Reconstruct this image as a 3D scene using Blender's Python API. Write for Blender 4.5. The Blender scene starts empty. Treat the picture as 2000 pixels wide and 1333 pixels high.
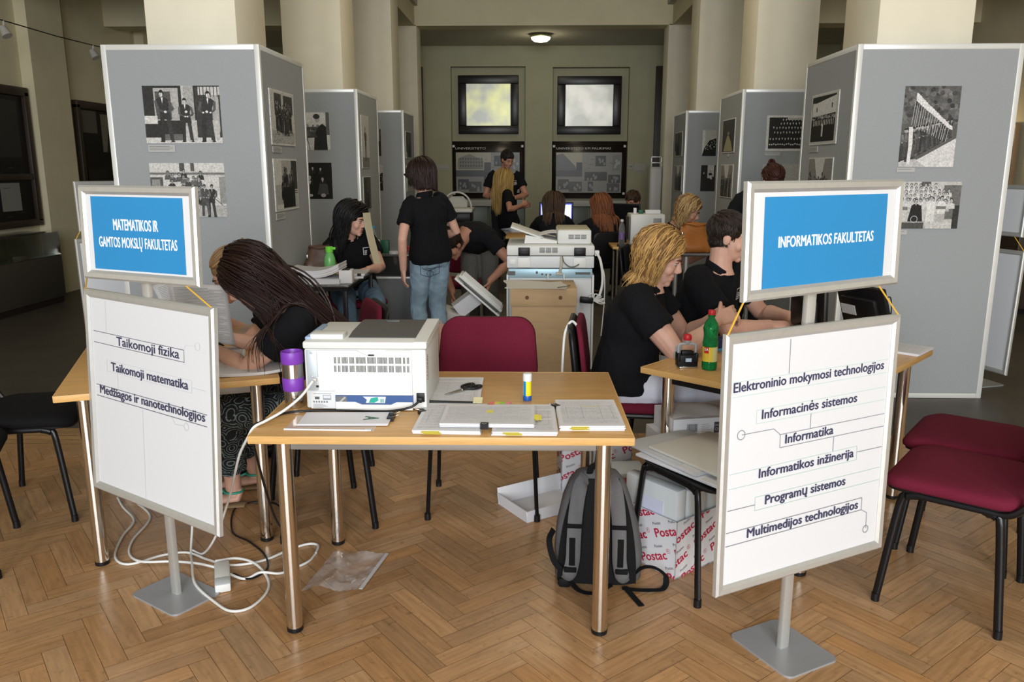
import bpy, bmesh, math, random
from mathutils import Vector, Matrix, noise
from mathutils.bvhtree import BVHTree
V = Vector
PI = math.pi
SC = bpy.context.scene
COL = SC.collection

# ---------------------------------------------------------------- camera
cam_d = bpy.data.cameras.new('camera')
cam = bpy.data.objects.new('camera', cam_d)
COL.objects.link(cam)
SC.camera = cam
cam_d.sensor_fit = 'HORIZONTAL'
cam_d.sensor_width = 36.0
cam_d.lens = 36.0 * 1580.0 / 2000.0
cam_d.clip_start = 0.05
cam_d.clip_end = 200
cam.location = (0, 0, 1.55)
cam.rotation_euler = (PI/2 - math.atan(341.5/1580.0), 0, math.atan(45*math.cos(math.atan(341.5/1580.0))/1580.0))

# ---------------------------------------------------------------- world, daylight, exposure
SC.view_settings.view_transform = 'Standard'
SC.view_settings.look = 'None'
SC.view_settings.gamma = 1.0
SC.view_settings.exposure = 0.45
W = bpy.data.worlds.new('world')
SC.world = W
W.use_nodes = True
W.node_tree.nodes['Background'].inputs['Color'].default_value = (0.75, 0.85, 1.0, 1)
W.node_tree.nodes['Background'].inputs['Strength'].default_value = 0.12

def area(name, loc, rot, size, power, color=(1, 1, 1)):
    d = bpy.data.lights.new(name, 'AREA')
    d.shape = 'RECTANGLE'
    d.size, d.size_y = size
    d.energy = power
    d.color = color
    o = bpy.data.objects.new(name, d)
    o.location = loc
    o.rotation_euler = rot
    COL.objects.link(o)
    return o

# daylight of the tall entrance windows behind the photographer
area('daylight_entrance_window', (-1.9, -5.6, 2.7), (math.radians(85), 0, math.radians(-4)), (1.5, 3.8), 228, (0.84, 0.92, 1.0))
area('daylight_entrance_window', (0.2, -5.6, 2.7), (math.radians(85), 0, 0), (1.5, 3.8), 240, (0.97, 0.98, 1.0))
area('daylight_entrance_window', (2.3, -5.6, 2.7), (math.radians(85), 0, math.radians(4)), (1.5, 3.8), 250, (1.0, 0.97, 0.92))
# warm lamps of the hall ceiling
area('hall_ceiling_lamp', (0.2, 8.2, 4.5), (0, 0, 0), (0.8, 0.8), 24, (1.0, 0.84, 0.58))
area('hall_ceiling_lamp', (0.2, 11.6, 4.5), (0, 0, 0), (0.8, 0.8), 6, (1.0, 0.84, 0.58))
area('hall_ceiling_lamp', (0.2, 3.2, 4.8), (0, 0, 0), (1.4, 1.4), 22, (1.0, 0.93, 0.82))

# ---------------------------------------------------------------- helpers: materials
MATS = {}
def mat(name, color, rough=0.5, metal=0.0, noise_amt=0.0, noise_scale=12.0, bump=0.0, bump_scale=80.0, trans=0.0,
        ior=1.45, alpha=1.0, emit=None, estr=0.0, spec=0.5, stretch=None, sheen=0.0, attr=None):
    if name in MATS:
        return MATS[name]
    m = bpy.data.materials.new(name)
    m.use_nodes = True
    nt = m.node_tree
    b = nt.nodes['Principled BSDF']
    I = b.inputs
    col = tuple(color) + (1,)
    I['Base Color'].default_value = col
    I['Roughness'].default_value = rough
    I['Metallic'].default_value = metal
    I['IOR'].default_value = ior
    I['Specular IOR Level'].default_value = spec
    I['Transmission Weight'].default_value = trans
    I['Alpha'].default_value = alpha
    if sheen:
        I['Sheen Weight'].default_value = sheen
        I['Sheen Roughness'].default_value = 0.5
    if emit:
        I['Emission Color'].default_value = tuple(emit) + (1,)
        I['Emission Strength'].default_value = estr
    src = None
    if attr:
        a = nt.nodes.new('ShaderNodeAttribute')
        a.attribute_name = attr
        src = a.outputs['Color']
    tc = mp = None
    if noise_amt or bump:
        tc = nt.nodes.new('ShaderNodeTexCoord')
        mp = nt.nodes.new('ShaderNodeMapping')
        nt.links.new(tc.outputs['Object'], mp.inputs['Vector'])
        if stretch:
            mp.inputs['Scale'].default_value = stretch
    if noise_amt:
        n = nt.nodes.new('ShaderNodeTexNoise')
        n.inputs['Scale'].default_value = noise_scale
        n.inputs['Detail'].default_value = 5
        nt.links.new(mp.outputs['Vector'], n.inputs['Vector'])
        r = nt.nodes.new('ShaderNodeMapRange')
        r.inputs['From Min'].default_value = 0.25
        r.inputs['From Max'].default_value = 0.75
        r.inputs['To Min'].default_value = 1 - noise_amt
        r.inputs['To Max'].default_value = 1 + noise_amt
        nt.links.new(n.outputs['Fac'], r.inputs['Value'])
        mx = nt.nodes.new('ShaderNodeMix')
        mx.data_type = 'RGBA'
        mx.blend_type = 'MULTIPLY'
        mx.inputs['Factor'].default_value = 1
        A = [i for i in mx.inputs if i.type == 'RGBA']
        if src is not None:
            nt.links.new(src, A[0])
        else:
            A[0].default_value = col
        nt.links.new(r.outputs['Result'], A[1])
        src = [o for o in mx.outputs if o.type == 'RGBA'][0]
    if src is not None:
        nt.links.new(src, I['Base Color'])
    if bump:
        n2 = nt.nodes.new('ShaderNodeTexNoise')
        n2.inputs['Scale'].default_value = bump_scale
        n2.inputs['Detail'].default_value = 4
        nt.links.new(mp.outputs['Vector'], n2.inputs['Vector'])
        bp = nt.nodes.new('ShaderNodeBump')
        bp.inputs['Strength'].default_value = bump
        bp.inputs['Distance'].default_value = 0.01
        nt.links.new(n2.outputs['Fac'], bp.inputs['Height'])
        nt.links.new(bp.outputs['Normal'], I['Normal'])
    MATS[name] = m
    return m

M_wall = mat('cream_plaster', (0.66, 0.60, 0.41), 0.9, noise_amt=0.05, noise_scale=3, bump=0.08, bump_scale=60)
M_column = mat('column_plaster', (0.80, 0.755, 0.61), 0.85, noise_amt=0.04, noise_scale=4, bump=0.06, bump_scale=70)
M_ceil = mat('ceiling_plaster', (0.52, 0.49, 0.40), 0.95, noise_amt=0.05)
M_backwall = mat('olive_plaster', (0.43, 0.415, 0.285), 0.9, noise_amt=0.05, noise_scale=3, bump=0.05)
M_panel = mat('grey_fabric_board', (0.325, 0.348, 0.365), 0.85, noise_amt=0.05, noise_scale=200, bump=0.05, bump_scale=400)
M_alu = mat('pale_aluminium', (0.78, 0.80, 0.79), 0.38, 0.25)
M_alu2 = mat('brushed_aluminium', (0.58, 0.58, 0.555), 0.36, 0.5, noise_amt=0.04, noise_scale=40)
M_wood = mat('beech_veneer', (0.56, 0.325, 0.12), 0.36, noise_amt=0.14, noise_scale=9, stretch=(0.7, 9, 9))
M_edge = mat('beech_edge', (0.64, 0.38, 0.135), 0.4, noise_amt=0.16, noise_scale=12, stretch=(1, 14, 30))
M_chrome = mat('satin_chrome', (0.72, 0.68, 0.62), 0.17, 1.0, noise_amt=0.03, noise_scale=300)
M_grey_steel = mat('grey_steel', (0.33, 0.32, 0.30), 0.45, 0.6)
M_black = mat('black_plastic', (0.007, 0.007, 0.008), 0.42, spec=0.35)
M_blacktube = mat('black_enamel', (0.006, 0.006, 0.007), 0.3, spec=0.4)
M_burg = mat('burgundy_fabric', (0.135, 0.010, 0.028), 0.9, spec=0.25, noise_amt=0.12, noise_scale=350, bump=0.15, bump_scale=500)
M_blackfab = mat('black_fabric', (0.006, 0.006, 0.007), 0.9, spec=0.2, noise_amt=0.15, noise_scale=300, bump=0.12, bump_scale=400)
M_print = mat('printed_card', (0.5, 0.5, 0.5), 0.55, attr='Col')
M_gloss = mat('glossy_print', (0.5, 0.5, 0.5), 0.3, attr='Col', spec=0.3)
M_photo = mat('photographic_print', (0.5, 0.5, 0.5), 0.45, attr='Col', spec=0.12, noise_amt=0.32, noise_scale=110)
M_paper = mat('white_paper', (0.70, 0.70, 0.73), 0.75, noise_amt=0.02, noise_scale=30)
M_white = mat('white_plastic', (0.74, 0.75, 0.73), 0.42)
M_offwhite = mat('printer_white', (0.70, 0.71, 0.69), 0.45, noise_amt=0.02, noise_scale=6)
M_card = mat('brown_cardboard', (0.50, 0.345, 0.195), 0.85, noise_amt=0.07, noise_scale=6, stretch=(1, 1, 5))
M_darkgrey = mat('dark_grey_plastic', (0.085, 0.085, 0.085), 0.45)
M_glass = mat('clear_glass', (0.9, 0.95, 0.93), 0.02, trans=1.0, ior=1.45)
M_smoke = mat('tinted_glass', (0.35, 0.38, 0.36), 0.03, trans=1.0)
M_film = mat('clear_film', (0.85, 0.86, 0.88), 0.08, alpha=0.22, spec=0.9)
M_steel = mat('polished_steel', (0.62, 0.61, 0.60), 0.16, 1.0)
M_red = mat('red_plastic', (0.55, 0.02, 0.025), 0.4)
M_yellow = mat('yellow_paper', (0.85, 0.75, 0.10), 0.7)
M_cable_w = mat('white_cable', (0.75, 0.76, 0.74), 0.45)
M_cord = mat('yellow_cord', (0.72, 0.43, 0.05), 0.7)
M_skin = mat('skin', (0.63, 0.365, 0.275), 0.55, noise_amt=0.08, noise_scale=14)
M_skin2 = mat('skin_tanned', (0.42, 0.205, 0.135), 0.55, noise_amt=0.08, noise_scale=14)
M_polo = mat('black_polo_cotton', (0.005, 0.0055, 0.0075), 0.9, noise_amt=0.2, noise_scale=200, bump=0.1, bump_scale=300, spec=0.25)

# ---------------------------------------------------------------- helpers: objects
def fin(o, name, parent, kind=None):
    COL.objects.link(o)
    if parent is not None:
        o.parent = parent
    if kind:
        o['kind'] = kind
    return o

def thing(name, label, cat, loc=(0, 0, 0), rz=0.0, group=None):
    o = bpy.data.objects.new(name, None)
    o.empty_display_size = 0.05
    o.location = loc
    o.rotation_euler = (0, 0, rz)
    COL.objects.link(o)
    o['label'] = label
    o['category'] = cat
    if group:
        o['group'] = group
    return o

def tag(o, label, cat, group=None):
    o['label'] = label
    o['category'] = cat
    if group:
        o['group'] = group
    return o

def inv(parent):
    """World to the local space of a thing (location and turn about z, and the same for a part's parents)."""
    m = Matrix()
    chain = []
    while parent is not None:
        chain.append(parent)
        parent = parent.parent
    for p in reversed(chain):
        m = m @ (Matrix.Translation(p.location) @ p.rotation_euler.to_matrix().to_4x4())
    return m.inverted()

def dup(root, loc, rz, label, group=None):
    r = root.copy()
    COL.objects.link(r)
    r.location = loc
    r.rotation_euler = (0, 0, rz)
    r['label'] = label
    if group:
        r['group'] = group
    for ch in list(root.children):
        c = ch.copy()
        COL.objects.link(c)
        c.parent = r
        for g in list(ch.children):
            d = g.copy()
            COL.objects.link(d)
            d.parent = c
    return r

def rotm(rx=0, ry=0, rz=0):
    return Matrix.Rotation(rz, 4, 'Z') @ Matrix.Rotation(ry, 4, 'Y') @ Matrix.Rotation(rx, 4, 'X')

class MB:
    """Collects shaped solids into one mesh."""
    def __init__(s):
        s.bm = bmesh.new()
        s.col = s.bm.loops.layers.float_color.new('Col')
    def _paint(s, faces, mi, c, smooth):
        for f in faces:
            f.material_index = mi
            f.smooth = smooth
            if c is not None:
                for l in f.loops:
                    l[s.col] = (c[0], c[1], c[2], 1)
    def box(s, c, size, m=0, bev=0.0, rot=None, col=None, taper=None, seg=2):
        b2 = bmesh.new()
        bmesh.ops.create_cube(b2, size=1.0)
        for v in b2.verts:
            if taper and v.co.z > 0:
                v.co.x *= taper[0]
                v.co.y *= taper[1]
            v.co = V((v.co.x*size[0], v.co.y*size[1], v.co.z*size[2]))
        if bev > 0:
            bmesh.ops.bevel(b2, geom=list(b2.edges), offset=min(bev, 0.45*min(size)), segments=seg, profile=0.5, affect='EDGES')
        T = Matrix.Translation(V(c)) @ (rot if rot is not None else Matrix())
        s.add(b2, T, m, col, bev > 0)
        return s
    def add(s, b2, T, m=0, col=None, smooth=False):
        vm = {}
        for v in b2.verts:
            vm[v] = s.bm.verts.new(T @ v.co)
        fs = []
        for f in b2.faces:
            try:
                fs.append(s.bm.faces.new([vm[v] for v in f.verts]))
            except ValueError:
                pass
        s._paint(fs, m, col, smooth)
        b2.free()
    def tube(s, pts, r, n=10, m=0, flat=None, up=None, closed=False, col=None, cap=True):
        pts = [V(p) for p in pts]
        N = len(pts)
        rs = r if isinstance(r, (list, tuple)) else [r]*N
        rings = []
        prev = V(up) if up is not None else None
        for i, p in enumerate(pts):
            if closed:
                t = pts[(i+1) % N] - pts[i-1]
            else:
                t = pts[min(i+1, N-1)] - pts[max(i-1, 0)]
            if t.length < 1e-9:
                t = V((0, 0, 1))
            t.normalize()
            if prev is None:
                prev = V((0, 0, 1)) if abs(t.z) < 0.9 else V((1, 0, 0))
            a = (prev - t*prev.dot(t))
            if a.length < 1e-6:
                a = t.orthogonal()
            a.normalize()
            if up is None:
                prev = a
            b = t.cross(a)
            fa, fb = flat if flat else (1, 1)
            ring = []
            for k in range(n):
                th = 2*PI*k/n
                ring.append(s.bm.verts.new(p + a*(math.cos(th)*rs[i]*fa) + b*(math.sin(th)*rs[i]*fb)))
            rings.append(ring)
        fs = []
        rng = range(N) if closed else range(N-1)
        for i in rng:
            A, B = rings[i], rings[(i+1) % N]
            for k in range(n):
                fs.append(s.bm.faces.new((A[k], A[(k+1) % n], B[(k+1) % n], B[k])))
        s._paint(fs, m, col, True)
        if not closed and cap:
            s._paint([s.bm.faces.new(list(reversed(rings[0]))), s.bm.faces.new(rings[-1])], m, col, False)
        return s
    def lathe(s, prof, n=20, T=None, m=0, col=None, smooth=True, mats=None):
        """prof: (radius, height) pairs from bottom to top; mats gives a material per band."""
        T = T or Matrix()
        rings = []
        for (r, z) in prof:
            rings.append([s.bm.verts.new(T @ V((r*math.cos(2*PI*k/n), r*math.sin(2*PI*k/n), z))) for k in range(n)])
        for i in range(len(prof)-1):
            fs = [s.bm.faces.new((rings[i][k], rings[i][(k+1) % n], rings[i+1][(k+1) % n], rings[i+1][k])) for k in range(n)]
            s._paint(fs, mats[i] if mats else m, col, smooth)
        s._paint([s.bm.faces.new(list(reversed(rings[0])))], mats[0] if mats else m, col, False)
        s._paint([s.bm.faces.new(rings[-1])], mats[-1] if mats else m, col, False)
        return s
    def prism(s, poly, d, T=None, m=0, col=None, smooth=False):
        """poly: outline in local x,y; extruded from z=0 to z=d."""
        T = T or Matrix()
        A = [s.bm.verts.new(T @ V((x, y, 0))) for x, y in poly]
        B = [s.bm.verts.new(T @ V((x, y, d))) for x, y in poly]
        n = len(poly)
        side = [s.bm.faces.new((A[k], A[(k+1) % n], B[(k+1) % n], B[k])) for k in range(n)]
        s._paint(side, m, col, smooth)
        s._paint([s.bm.faces.new(list(reversed(A))), s.bm.faces.new(B)], m, col, False)
        return s
    def face(s, pts, m=0, col=None, smooth=False):
        f = s.bm.faces.new([s.bm.verts.new(V(p)) for p in pts])
        s._paint([f], m, col, smooth)
        return s
    def grid(s, fn, nu, nv, m=0, col=None, thick=0.0):
        """A sheet from fn(u, v); with thickness along its own normals when asked."""
        P = [[V(fn(i/nu, j/nv)) for j in range(nv+1)] for i in range(nu+1)]
        A = [[s.bm.verts.new(p) for p in row] for row in P]
        fs = [s.bm.faces.new((A[i][j], A[i+1][j], A[i+1][j+1], A[i][j+1])) for i in range(nu) for j in range(nv)]
        if thick:
            B = []
            for i in range(nu+1):
                row = []
                for j in range(nv+1):
                    du = P[min(i+1, nu)][j] - P[max(i-1, 0)][j]
                    dv = P[i][min(j+1, nv)] - P[i][max(j-1, 0)]
                    nn = du.cross(dv)
                    nn = nn.normalized() if nn.length > 1e-12 else V((0, 0, 1))
                    row.append(s.bm.verts.new(P[i][j] - nn*thick))
                B.append(row)
            for i in range(nu):
                for j in range(nv):
                    fs.append(s.bm.faces.new((B[i][j], B[i][j+1], B[i+1][j+1], B[i+1][j])))
            for i in range(nu):
                fs.append(s.bm.faces.new((A[i][0], B[i][0], B[i+1][0], A[i+1][0])))
                fs.append(s.bm.faces.new((A[i][nv], A[i+1][nv], B[i+1][nv], B[i][nv])))
            for j in range(nv):
                fs.append(s.bm.faces.new((A[0][j], A[0][j+1], B[0][j+1], B[0][j])))
                fs.append(s.bm.faces.new((A[nu][j], B[nu][j], B[nu][j+1], A[nu][j+1])))
        s._paint(fs, m, col, True)
        return s
    def ell(s, c, r, rot=None, m=0, u=14, v=10, col=None):
        b2 = bmesh.new()
        bmesh.ops.create_uvsphere(b2, u_segments=u, v_segments=v, radius=1.0)
        T = Matrix.Translation(V(c)) @ (rot if rot is not None else Matrix()) @ Matrix.Diagonal((r[0], r[1], r[2], 1))
        s.add(b2, T, m, col, True)
        return s
    def build(s, name, mats, parent=None, world=False, sharp=40, kind=None, T=None, normals=True):
        if T is not None:
            s.bm.transform(T)
        if world and parent is not None:
            s.bm.transform(inv(parent))
        if normals:
            bmesh.ops.recalc_face_normals(s.bm, faces=list(s.bm.faces))
        me = bpy.data.meshes.new(name)
        s.bm.to_mesh(me)
        s.bm.free()
        for mm in (mats if isinstance(mats, (list, tuple)) else [mats]):
            me.materials.append(mm)
        if sharp:
            me.set_sharp_from_angle(angle=math.radians(sharp))
        return fin(bpy.data.objects.new(name, me), name, parent, kind)

def curve_pts(ctrl, n=8):
    """Catmull-Rom through the control points."""
    P = [V(p) for p in ctrl]
    P = [P[0]*2 - P[1]] + P + [P[-1]*2 - P[-2]]
    out = []
    for i in range(1, len(P)-2):
        for k in range(n):
            t = k/n
            a, b, c, d = P[i-1], P[i], P[i+1], P[i+2]
            out.append(0.5*((2*b) + (c-a)*t + (2*a-5*b+4*c-d)*t*t + (3*b-a-3*c+d)*t*t*t))
    out.append(P[-2])
    return out

# ---------------------------------------------------------------- helpers: print on a flat face
FONT_CACHE = {}
def text_tris(body):
    """Triangles of a text set in the built-in font, and its extents; height of a capital is about 0.69."""
    if body in FONT_CACHE:
        return FONT_CACHE[body]
    c = bpy.data.curves.new('lettering', 'FONT')
    c.body = body
    c.resolution_u = 3
    o = bpy.data.objects.new('lettering', c)
    COL.objects.link(o)
    dg = bpy.context.evaluated_depsgraph_get()
    me = bpy.data.meshes.new_from_object(o.evaluated_get(dg))
    me.calc_loop_triangles()
    vs = [v.co.copy() for v in me.vertices]
    tr = [[(vs[i].x, vs[i].y) for i in t.vertices] for t in me.loop_triangles]
    bpy.data.objects.remove(o)
    bpy.data.curves.remove(c)
    bpy.data.meshes.remove(me)
    xs = [p[0] for t in tr for p in t] or [0, 1]
    FONT_CACHE[body] = (tr, min(xs), max(xs))
    return FONT_CACHE[body]

class Ink:
    """Flat print: polygons in u (to the right), v (up), stacked in thin layers of ink; becomes one mesh."""
    def __init__(s):
        s.items = []
        s.k = 0
        s.hold = False
    def poly(s, pts, c, layer=None):
        if layer is None:
            s.k += 0 if s.hold else 1
            layer = s.k
        s.items.append((layer, pts, c))
        return s
    def rect(s, u0, v0, u1, v1, c):
        return s.poly([(u0, v0), (u1, v0), (u1, v1), (u0, v1)], c)
    def line(s, u0, v0, u1, v1, w, c):
        d = V((u1-u0, v1-v0))
        n = V((-d.y, d.x)).normalized()*(w/2) if d.length else V((w/2, 0))
        return s.poly([(u0-n.x, v0-n.y), (u1-n.x, v1-n.y), (u1+n.x, v1+n.y), (u0+n.x, v0+n.y)], c)
    def ell(s, u, v, a, b, c, n=14, rot=0):
        cr, sr = math.cos(rot), math.sin(rot)
        return s.poly([(u + a*math.cos(t)*cr - b*math.sin(t)*sr, v + a*math.cos(t)*sr + b*math.sin(t)*cr) for t in [2*PI*k/n for k in range(n)]], c)
    def ring(s, u, v, r, w, c, n=24):
        s.k += 1
        for k in range(n):
            a, b = 2*PI*k/n, 2*PI*(k+1)/n
            s.items.append((s.k, [(u+r*math.cos(a), v+r*math.sin(a)), (u+(r+w)*math.cos(a), v+(r+w)*math.sin(a)), (u+(r+w)*math.cos(b), v+(r+w)*math.sin(b)), (u+r*math.cos(b), v+r*math.sin(b))], c))
        return s
    def text(s, body, u, v, height, width=None, c=(0, 0, 0), align='c', bold=0.0, rot=0.0, italic=0.0):
        tr, x0, x1 = text_tris(body)
        sy = height/0.69
        sx = sy if width is None else width/(x1-x0)
        w = (x1-x0)*sx
        off = {'c': -w/2, 'l': 0, 'r': -w}[align]
        cr, sr = math.cos(rot), math.sin(rot)
        s.k += 1
        offs = [(0, 0)] if not bold else [(-bold, 0), (bold, 0), (0, bold*0.6), (0, -bold*0.6)]
        for j, (dx, dy) in enumerate(offs):
            if j:
                s.k += 1
            for t in tr:
                pts = []
                for (x, y) in t:
                    X = (x-x0)*sx + off + dx + y*sy*italic
                    Y = y*sy + dy
                    pts.append((u + X*cr - Y*sr, v + X*sr + Y*cr))
                s.items.append((s.k, pts, c))
        return s
    def clip(s, u0, v0, u1, v1):
        out = []
        for (k, P, c) in s.items:
            for (ax, lim, sg) in ((0, u0, 1), (0, u1, -1), (1, v0, 1), (1, v1, -1)):
                Q = []
                for i in range(len(P)):
                    a, b = P[i-1], P[i]
                    da, db = (a[ax]-lim)*sg, (b[ax]-lim)*sg
                    if (da >= 0) != (db >= 0):
                        t = da/(da-db)
                        Q.append((a[0]+(b[0]-a[0])*t, a[1]+(b[1]-a[1])*t))
                    if db >= 0:
                        Q.append(b)
                P = Q
                if len(P) < 3:
                    break
            if len(P) >= 3:
                out.append((k, P, c))
        s.items = out
        return s
    def into(s, mb, T, m=0, step=0.00012, base=0.0004):
        ks = sorted(set(i[0] for i in s.items))
        step = min(step, 0.0025/max(1, len(ks)))
        z = {k: base + step*n for n, k in enumerate(ks)}
        for (k, P, c) in s.items:
            f = mb.bm.faces.new([mb.bm.verts.new(T @ V((p[0], p[1], z[k]))) for p in P])
            mb._paint([f], m, c, False)
        return mb

def plane_T(o, u, v):
    """Matrix of a flat face: origin o, u to the right, v up, normal toward the viewer."""
    u, v = V(u).normalized(), V(v).normalized()
    n = u.cross(v)
    m = Matrix.Identity(4)
    for i in range(3):
        m[i][0], m[i][1], m[i][2], m[i][3] = u[i], v[i], n[i], o[i]
    return m

def g(x, t=1.0):
    """A warm grey of a black and white print."""
    return (x, x*(0.985 if t else 1), x*(0.95 if t > 1 else 0.97))
# ================================================================ THE ROOM
rnd = random.Random(7)

def parquet():
    """Herringbone blocks, each its own face with its own tone, over a dark joint bed; border strips at the hall edge."""
    mb = MB()
    L, w, gap = 0.36, 0.072, 0.0007
    a = math.radians(39)
    ca, sa = math.cos(a), math.sin(a)
    n = int(L/w)
    def plank(x0, y0, lx, ly, along):
        cxr, cyr = x0+lx/2, y0+ly/2
        X, Y = cxr*ca - cyr*sa, cxr*sa + cyr*ca
        if not (-6.4 < X < 6.4 and -2.2 < Y < 4.55):
            return
        t = rnd.gauss(0, 1)
        hue = rnd.gauss(0, 1)
        base = V((0.44, 0.255, 0.122))*(1+0.085*t)
        base.y *= 1+0.03*hue
        base.z *= 1+0.08*hue
        pts = []
        for (px, py) in ((x0+gap, y0+gap), (x0+lx-gap, y0+gap), (x0+lx-gap, y0+ly-gap), (x0+gap, y0+ly-gap)):
            pts.append((px*ca-py*sa, px*sa+py*ca, 0))
        if max(p[1] for p in pts) > 4.25:
            q = []
            for i in range(4):
                p0, p1 = V(pts[i-1]), V(pts[i])
                if (p0.y <= 4.25) != (p1.y <= 4.25):
                    q.append(p0 + (p1-p0)*((4.25-p0.y)/(p1.y-p0.y)))
                if p1.y <= 4.25:
                    q.append(p1)
            pts = q
        if len(pts) >= 3:
            f = mb.bm.faces.new([mb.bm.verts.new(V(p)) for p in pts])
            mb._paint([f], 0 if along else 1, base, False)
    R = 16
    # zigzag rows: block k of a row steps by (w, w); rows repeat along (L, -L)
    for r in range(-R, R+1):
        for k in range(-160, 160):
            bx, by = k*w + r*L, k*w - r*L
            plank(bx, by, L, w, True)
            plank(bx, by+w, w, L, False)
    y = 4.25
    for row in range(5):
        x = -6.4 + rnd.random()*0.4
        while x < 6.4:
            ll = 0.7
            mb.face([(x+gap, y+gap, 0), (x+ll-gap, y+gap, 0), (x+ll-gap, y+0.068-gap, 0), (x+gap, y+0.068-gap, 0)], 2,
                    V((0.45, 0.27, 0.125))*(1+0.08*rnd.gauss(0, 1)))
            x += ll
        y += 0.07
    mb.face([(-6.4, -2.4, -0.0012), (6.4, -2.4, -0.0012), (6.4, 4.6, -0.0012), (-6.4, 4.6, -0.0012)], 3)
    return mb

def wood_floor_mat(name, rot):
    m = mat(name, (0.34, 0.19, 0.08), 0.33, noise_amt=0.22, noise_scale=7, bump=0.03, bump_scale=30, attr='Col', stretch=(0.9, 9, 1))
    nt = m.node_tree
    for nd in nt.nodes:
        if nd.type == 'MAPPING':
            nd.vector_type = 'TEXTURE'
            nd.inputs['Scale'].default_value = (1/0.9, 1/9, 1)
            nd.inputs['Rotation'].default_value = (0, 0, rot)
    b = nt.nodes['Principled BSDF']
    n = nt.nodes.new('ShaderNodeTexNoise')
    n.inputs['Scale'].default_value = 1.7
    n.inputs['Detail'].default_value = 8
    tc = nt.nodes.new('ShaderNodeTexCoord')
    nt.links.new(tc.outputs['Object'], n.inputs['Vector'])
    r = nt.nodes.new('ShaderNodeMapRange')
    r.inputs['To Min'].default_value = 0.17
    r.inputs['To Max'].default_value = 0.40
    nt.links.new(n.outputs['Fac'], r.inputs['Value'])
    nt.links.new(r.outputs['Result'], b.inputs['Roughness'])
    # worn, dirty flecks
    n2 = nt.nodes.new('ShaderNodeTexNoise')
    n2.inputs['Scale'].default_value = 26
    n2.inputs['Detail'].default_value = 8
    n2.inputs['Roughness'].default_value = 0.72
    nt.links.new(tc.outputs['Object'], n2.inputs['Vector'])
    r2 = nt.nodes.new('ShaderNodeMapRange')
    r2.inputs['From Min'].default_value = 0.56
    r2.inputs['From Max'].default_value = 0.74
    r2.inputs['To Min'].default_value = 1.0
    r2.inputs['To Max'].default_value = 0.52
    nt.links.new(n2.outputs['Fac'], r2.inputs['Value'])
    src = b.inputs['Base Color'].links[0].from_socket
    mx = nt.nodes.new('ShaderNodeMix')
    mx.data_type = 'RGBA'
    mx.blend_type = 'MULTIPLY'
    mx.inputs['Factor'].default_value = 1
    A = [i for i in mx.inputs if i.type == 'RGBA']
    nt.links.new(src, A[0])
    nt.links.new(r2.outputs['Result'], A[1])
    nt.links.new([o for o in mx.outputs if o.type == 'RGBA'][0], b.inputs['Base Color'])
    return m

A41 = math.radians(39)
M_joint = mat('floor_joint', (0.085, 0.048, 0.024), 0.8)
M_stone = mat('dark_stone_floor', (0.075, 0.063, 0.050), 0.45, noise_amt=0.2, noise_scale=3)
parquet().build('floor', [wood_floor_mat('oak_block_lengthwise', A41), wood_floor_mat('oak_block_crosswise', A41+PI/2),
                          wood_floor_mat('oak_border_strip', 0.0), M_joint], kind='structure', sharp=None, normals=False)
MB().box((0, 11.05, -0.05), (13.4, 12.9, 0.0976)).build('floor_aisle', M_stone, kind='structure')

def struct(name, boxes, m, bev=0.0):
    mb = MB()
    for c, s in boxes:
        mb.box(c, s, bev=bev)
    return mb.build(name, m, kind='structure')

def span(x0, x1, y0, y1, z0, z1):
    return (((x0+x1)/2, (y0+y1)/2, (z0+z1)/2), (x1-x0, y1-y0, z1-z0))

struct('wall_left', [span(-6.3, -6.0, -2, 17.4, 0, 4.4), span(-6.0, -5.86, 5.7, 6.4, 0, 4.2), span(-6.0, -5.86, 9.72, 10.45, 0, 4.2), span(-6.0, -5.86, 12.6, 13.3, 0, 4.2)], M_wall)
struct('wall_right', [span(6.0, 6.3, -2, 17.4, 0, 4.4), span(5.86, 6.0, 5.7, 6.4, 0, 4.2), span(5.86, 6.0, 8.8, 9.6, 0, 4.2)], M_wall)
# back wall with two tall niches
struct('wall_back', [span(-6.3, -1.71, 17.0, 17.3, 0, 4.4), span(-0.20, 0.345, 17.0, 17.3, 0, 4.4), span(1.885, 6.3, 17.0, 17.3, 0, 4.4),
                     span(-1.71, -0.20, 17.0, 17.3, 3.51, 4.4), span(0.345, 1.885, 17.0, 17.3, 3.49, 4.4),
                     span(-1.71, -0.20, 17.2, 17.3, 0, 3.51), span(0.345, 1.885, 17.2, 17.3, 0, 3.49)], M_backwall)
struct('ceiling', [span(-2.6, 2.85, -2, 14.5, 5.2, 5.4), span(-6.3, -2.0, -2, 14.9, 4.2, 4.4), span(2.2, 6.3, -2, 14.9, 4.2, 4.4), span(-6.3, 6.3, 14.95, 17.3, 3.9, 4.1)], M_ceil)
def column(x0, x1, y0, y1, z1):
    MB().box(*span(x0, x1, y0, y1, 0, z1), bev=0.008).build('column', M_column, kind='structure')
for y0 in (5.6, 8.62, 11.64):
    column(-2.58, -1.975, y0, y0+0.61, 5.2)
    column(2.21, 2.82, y0, y0+0.61, 5.2)
column(-2.42, -2.03, 14.5, 15.0, 3.9)
column(2.24, 2.75, 14.5, 15.0, 3.9)
for k, (x0, x1) in enumerate(((2.40, 3.4), (-3.4, -2.27))):
    MB().box(*span(x0, x1, 16.93, 17.0, 0, 3.5), bev=0.01).build('door_%d' % (k+1), mat('dark_brown_wood', (0.035, 0.022, 0.014), 0.45, noise_amt=0.2, noise_scale=6), kind='structure')
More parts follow.
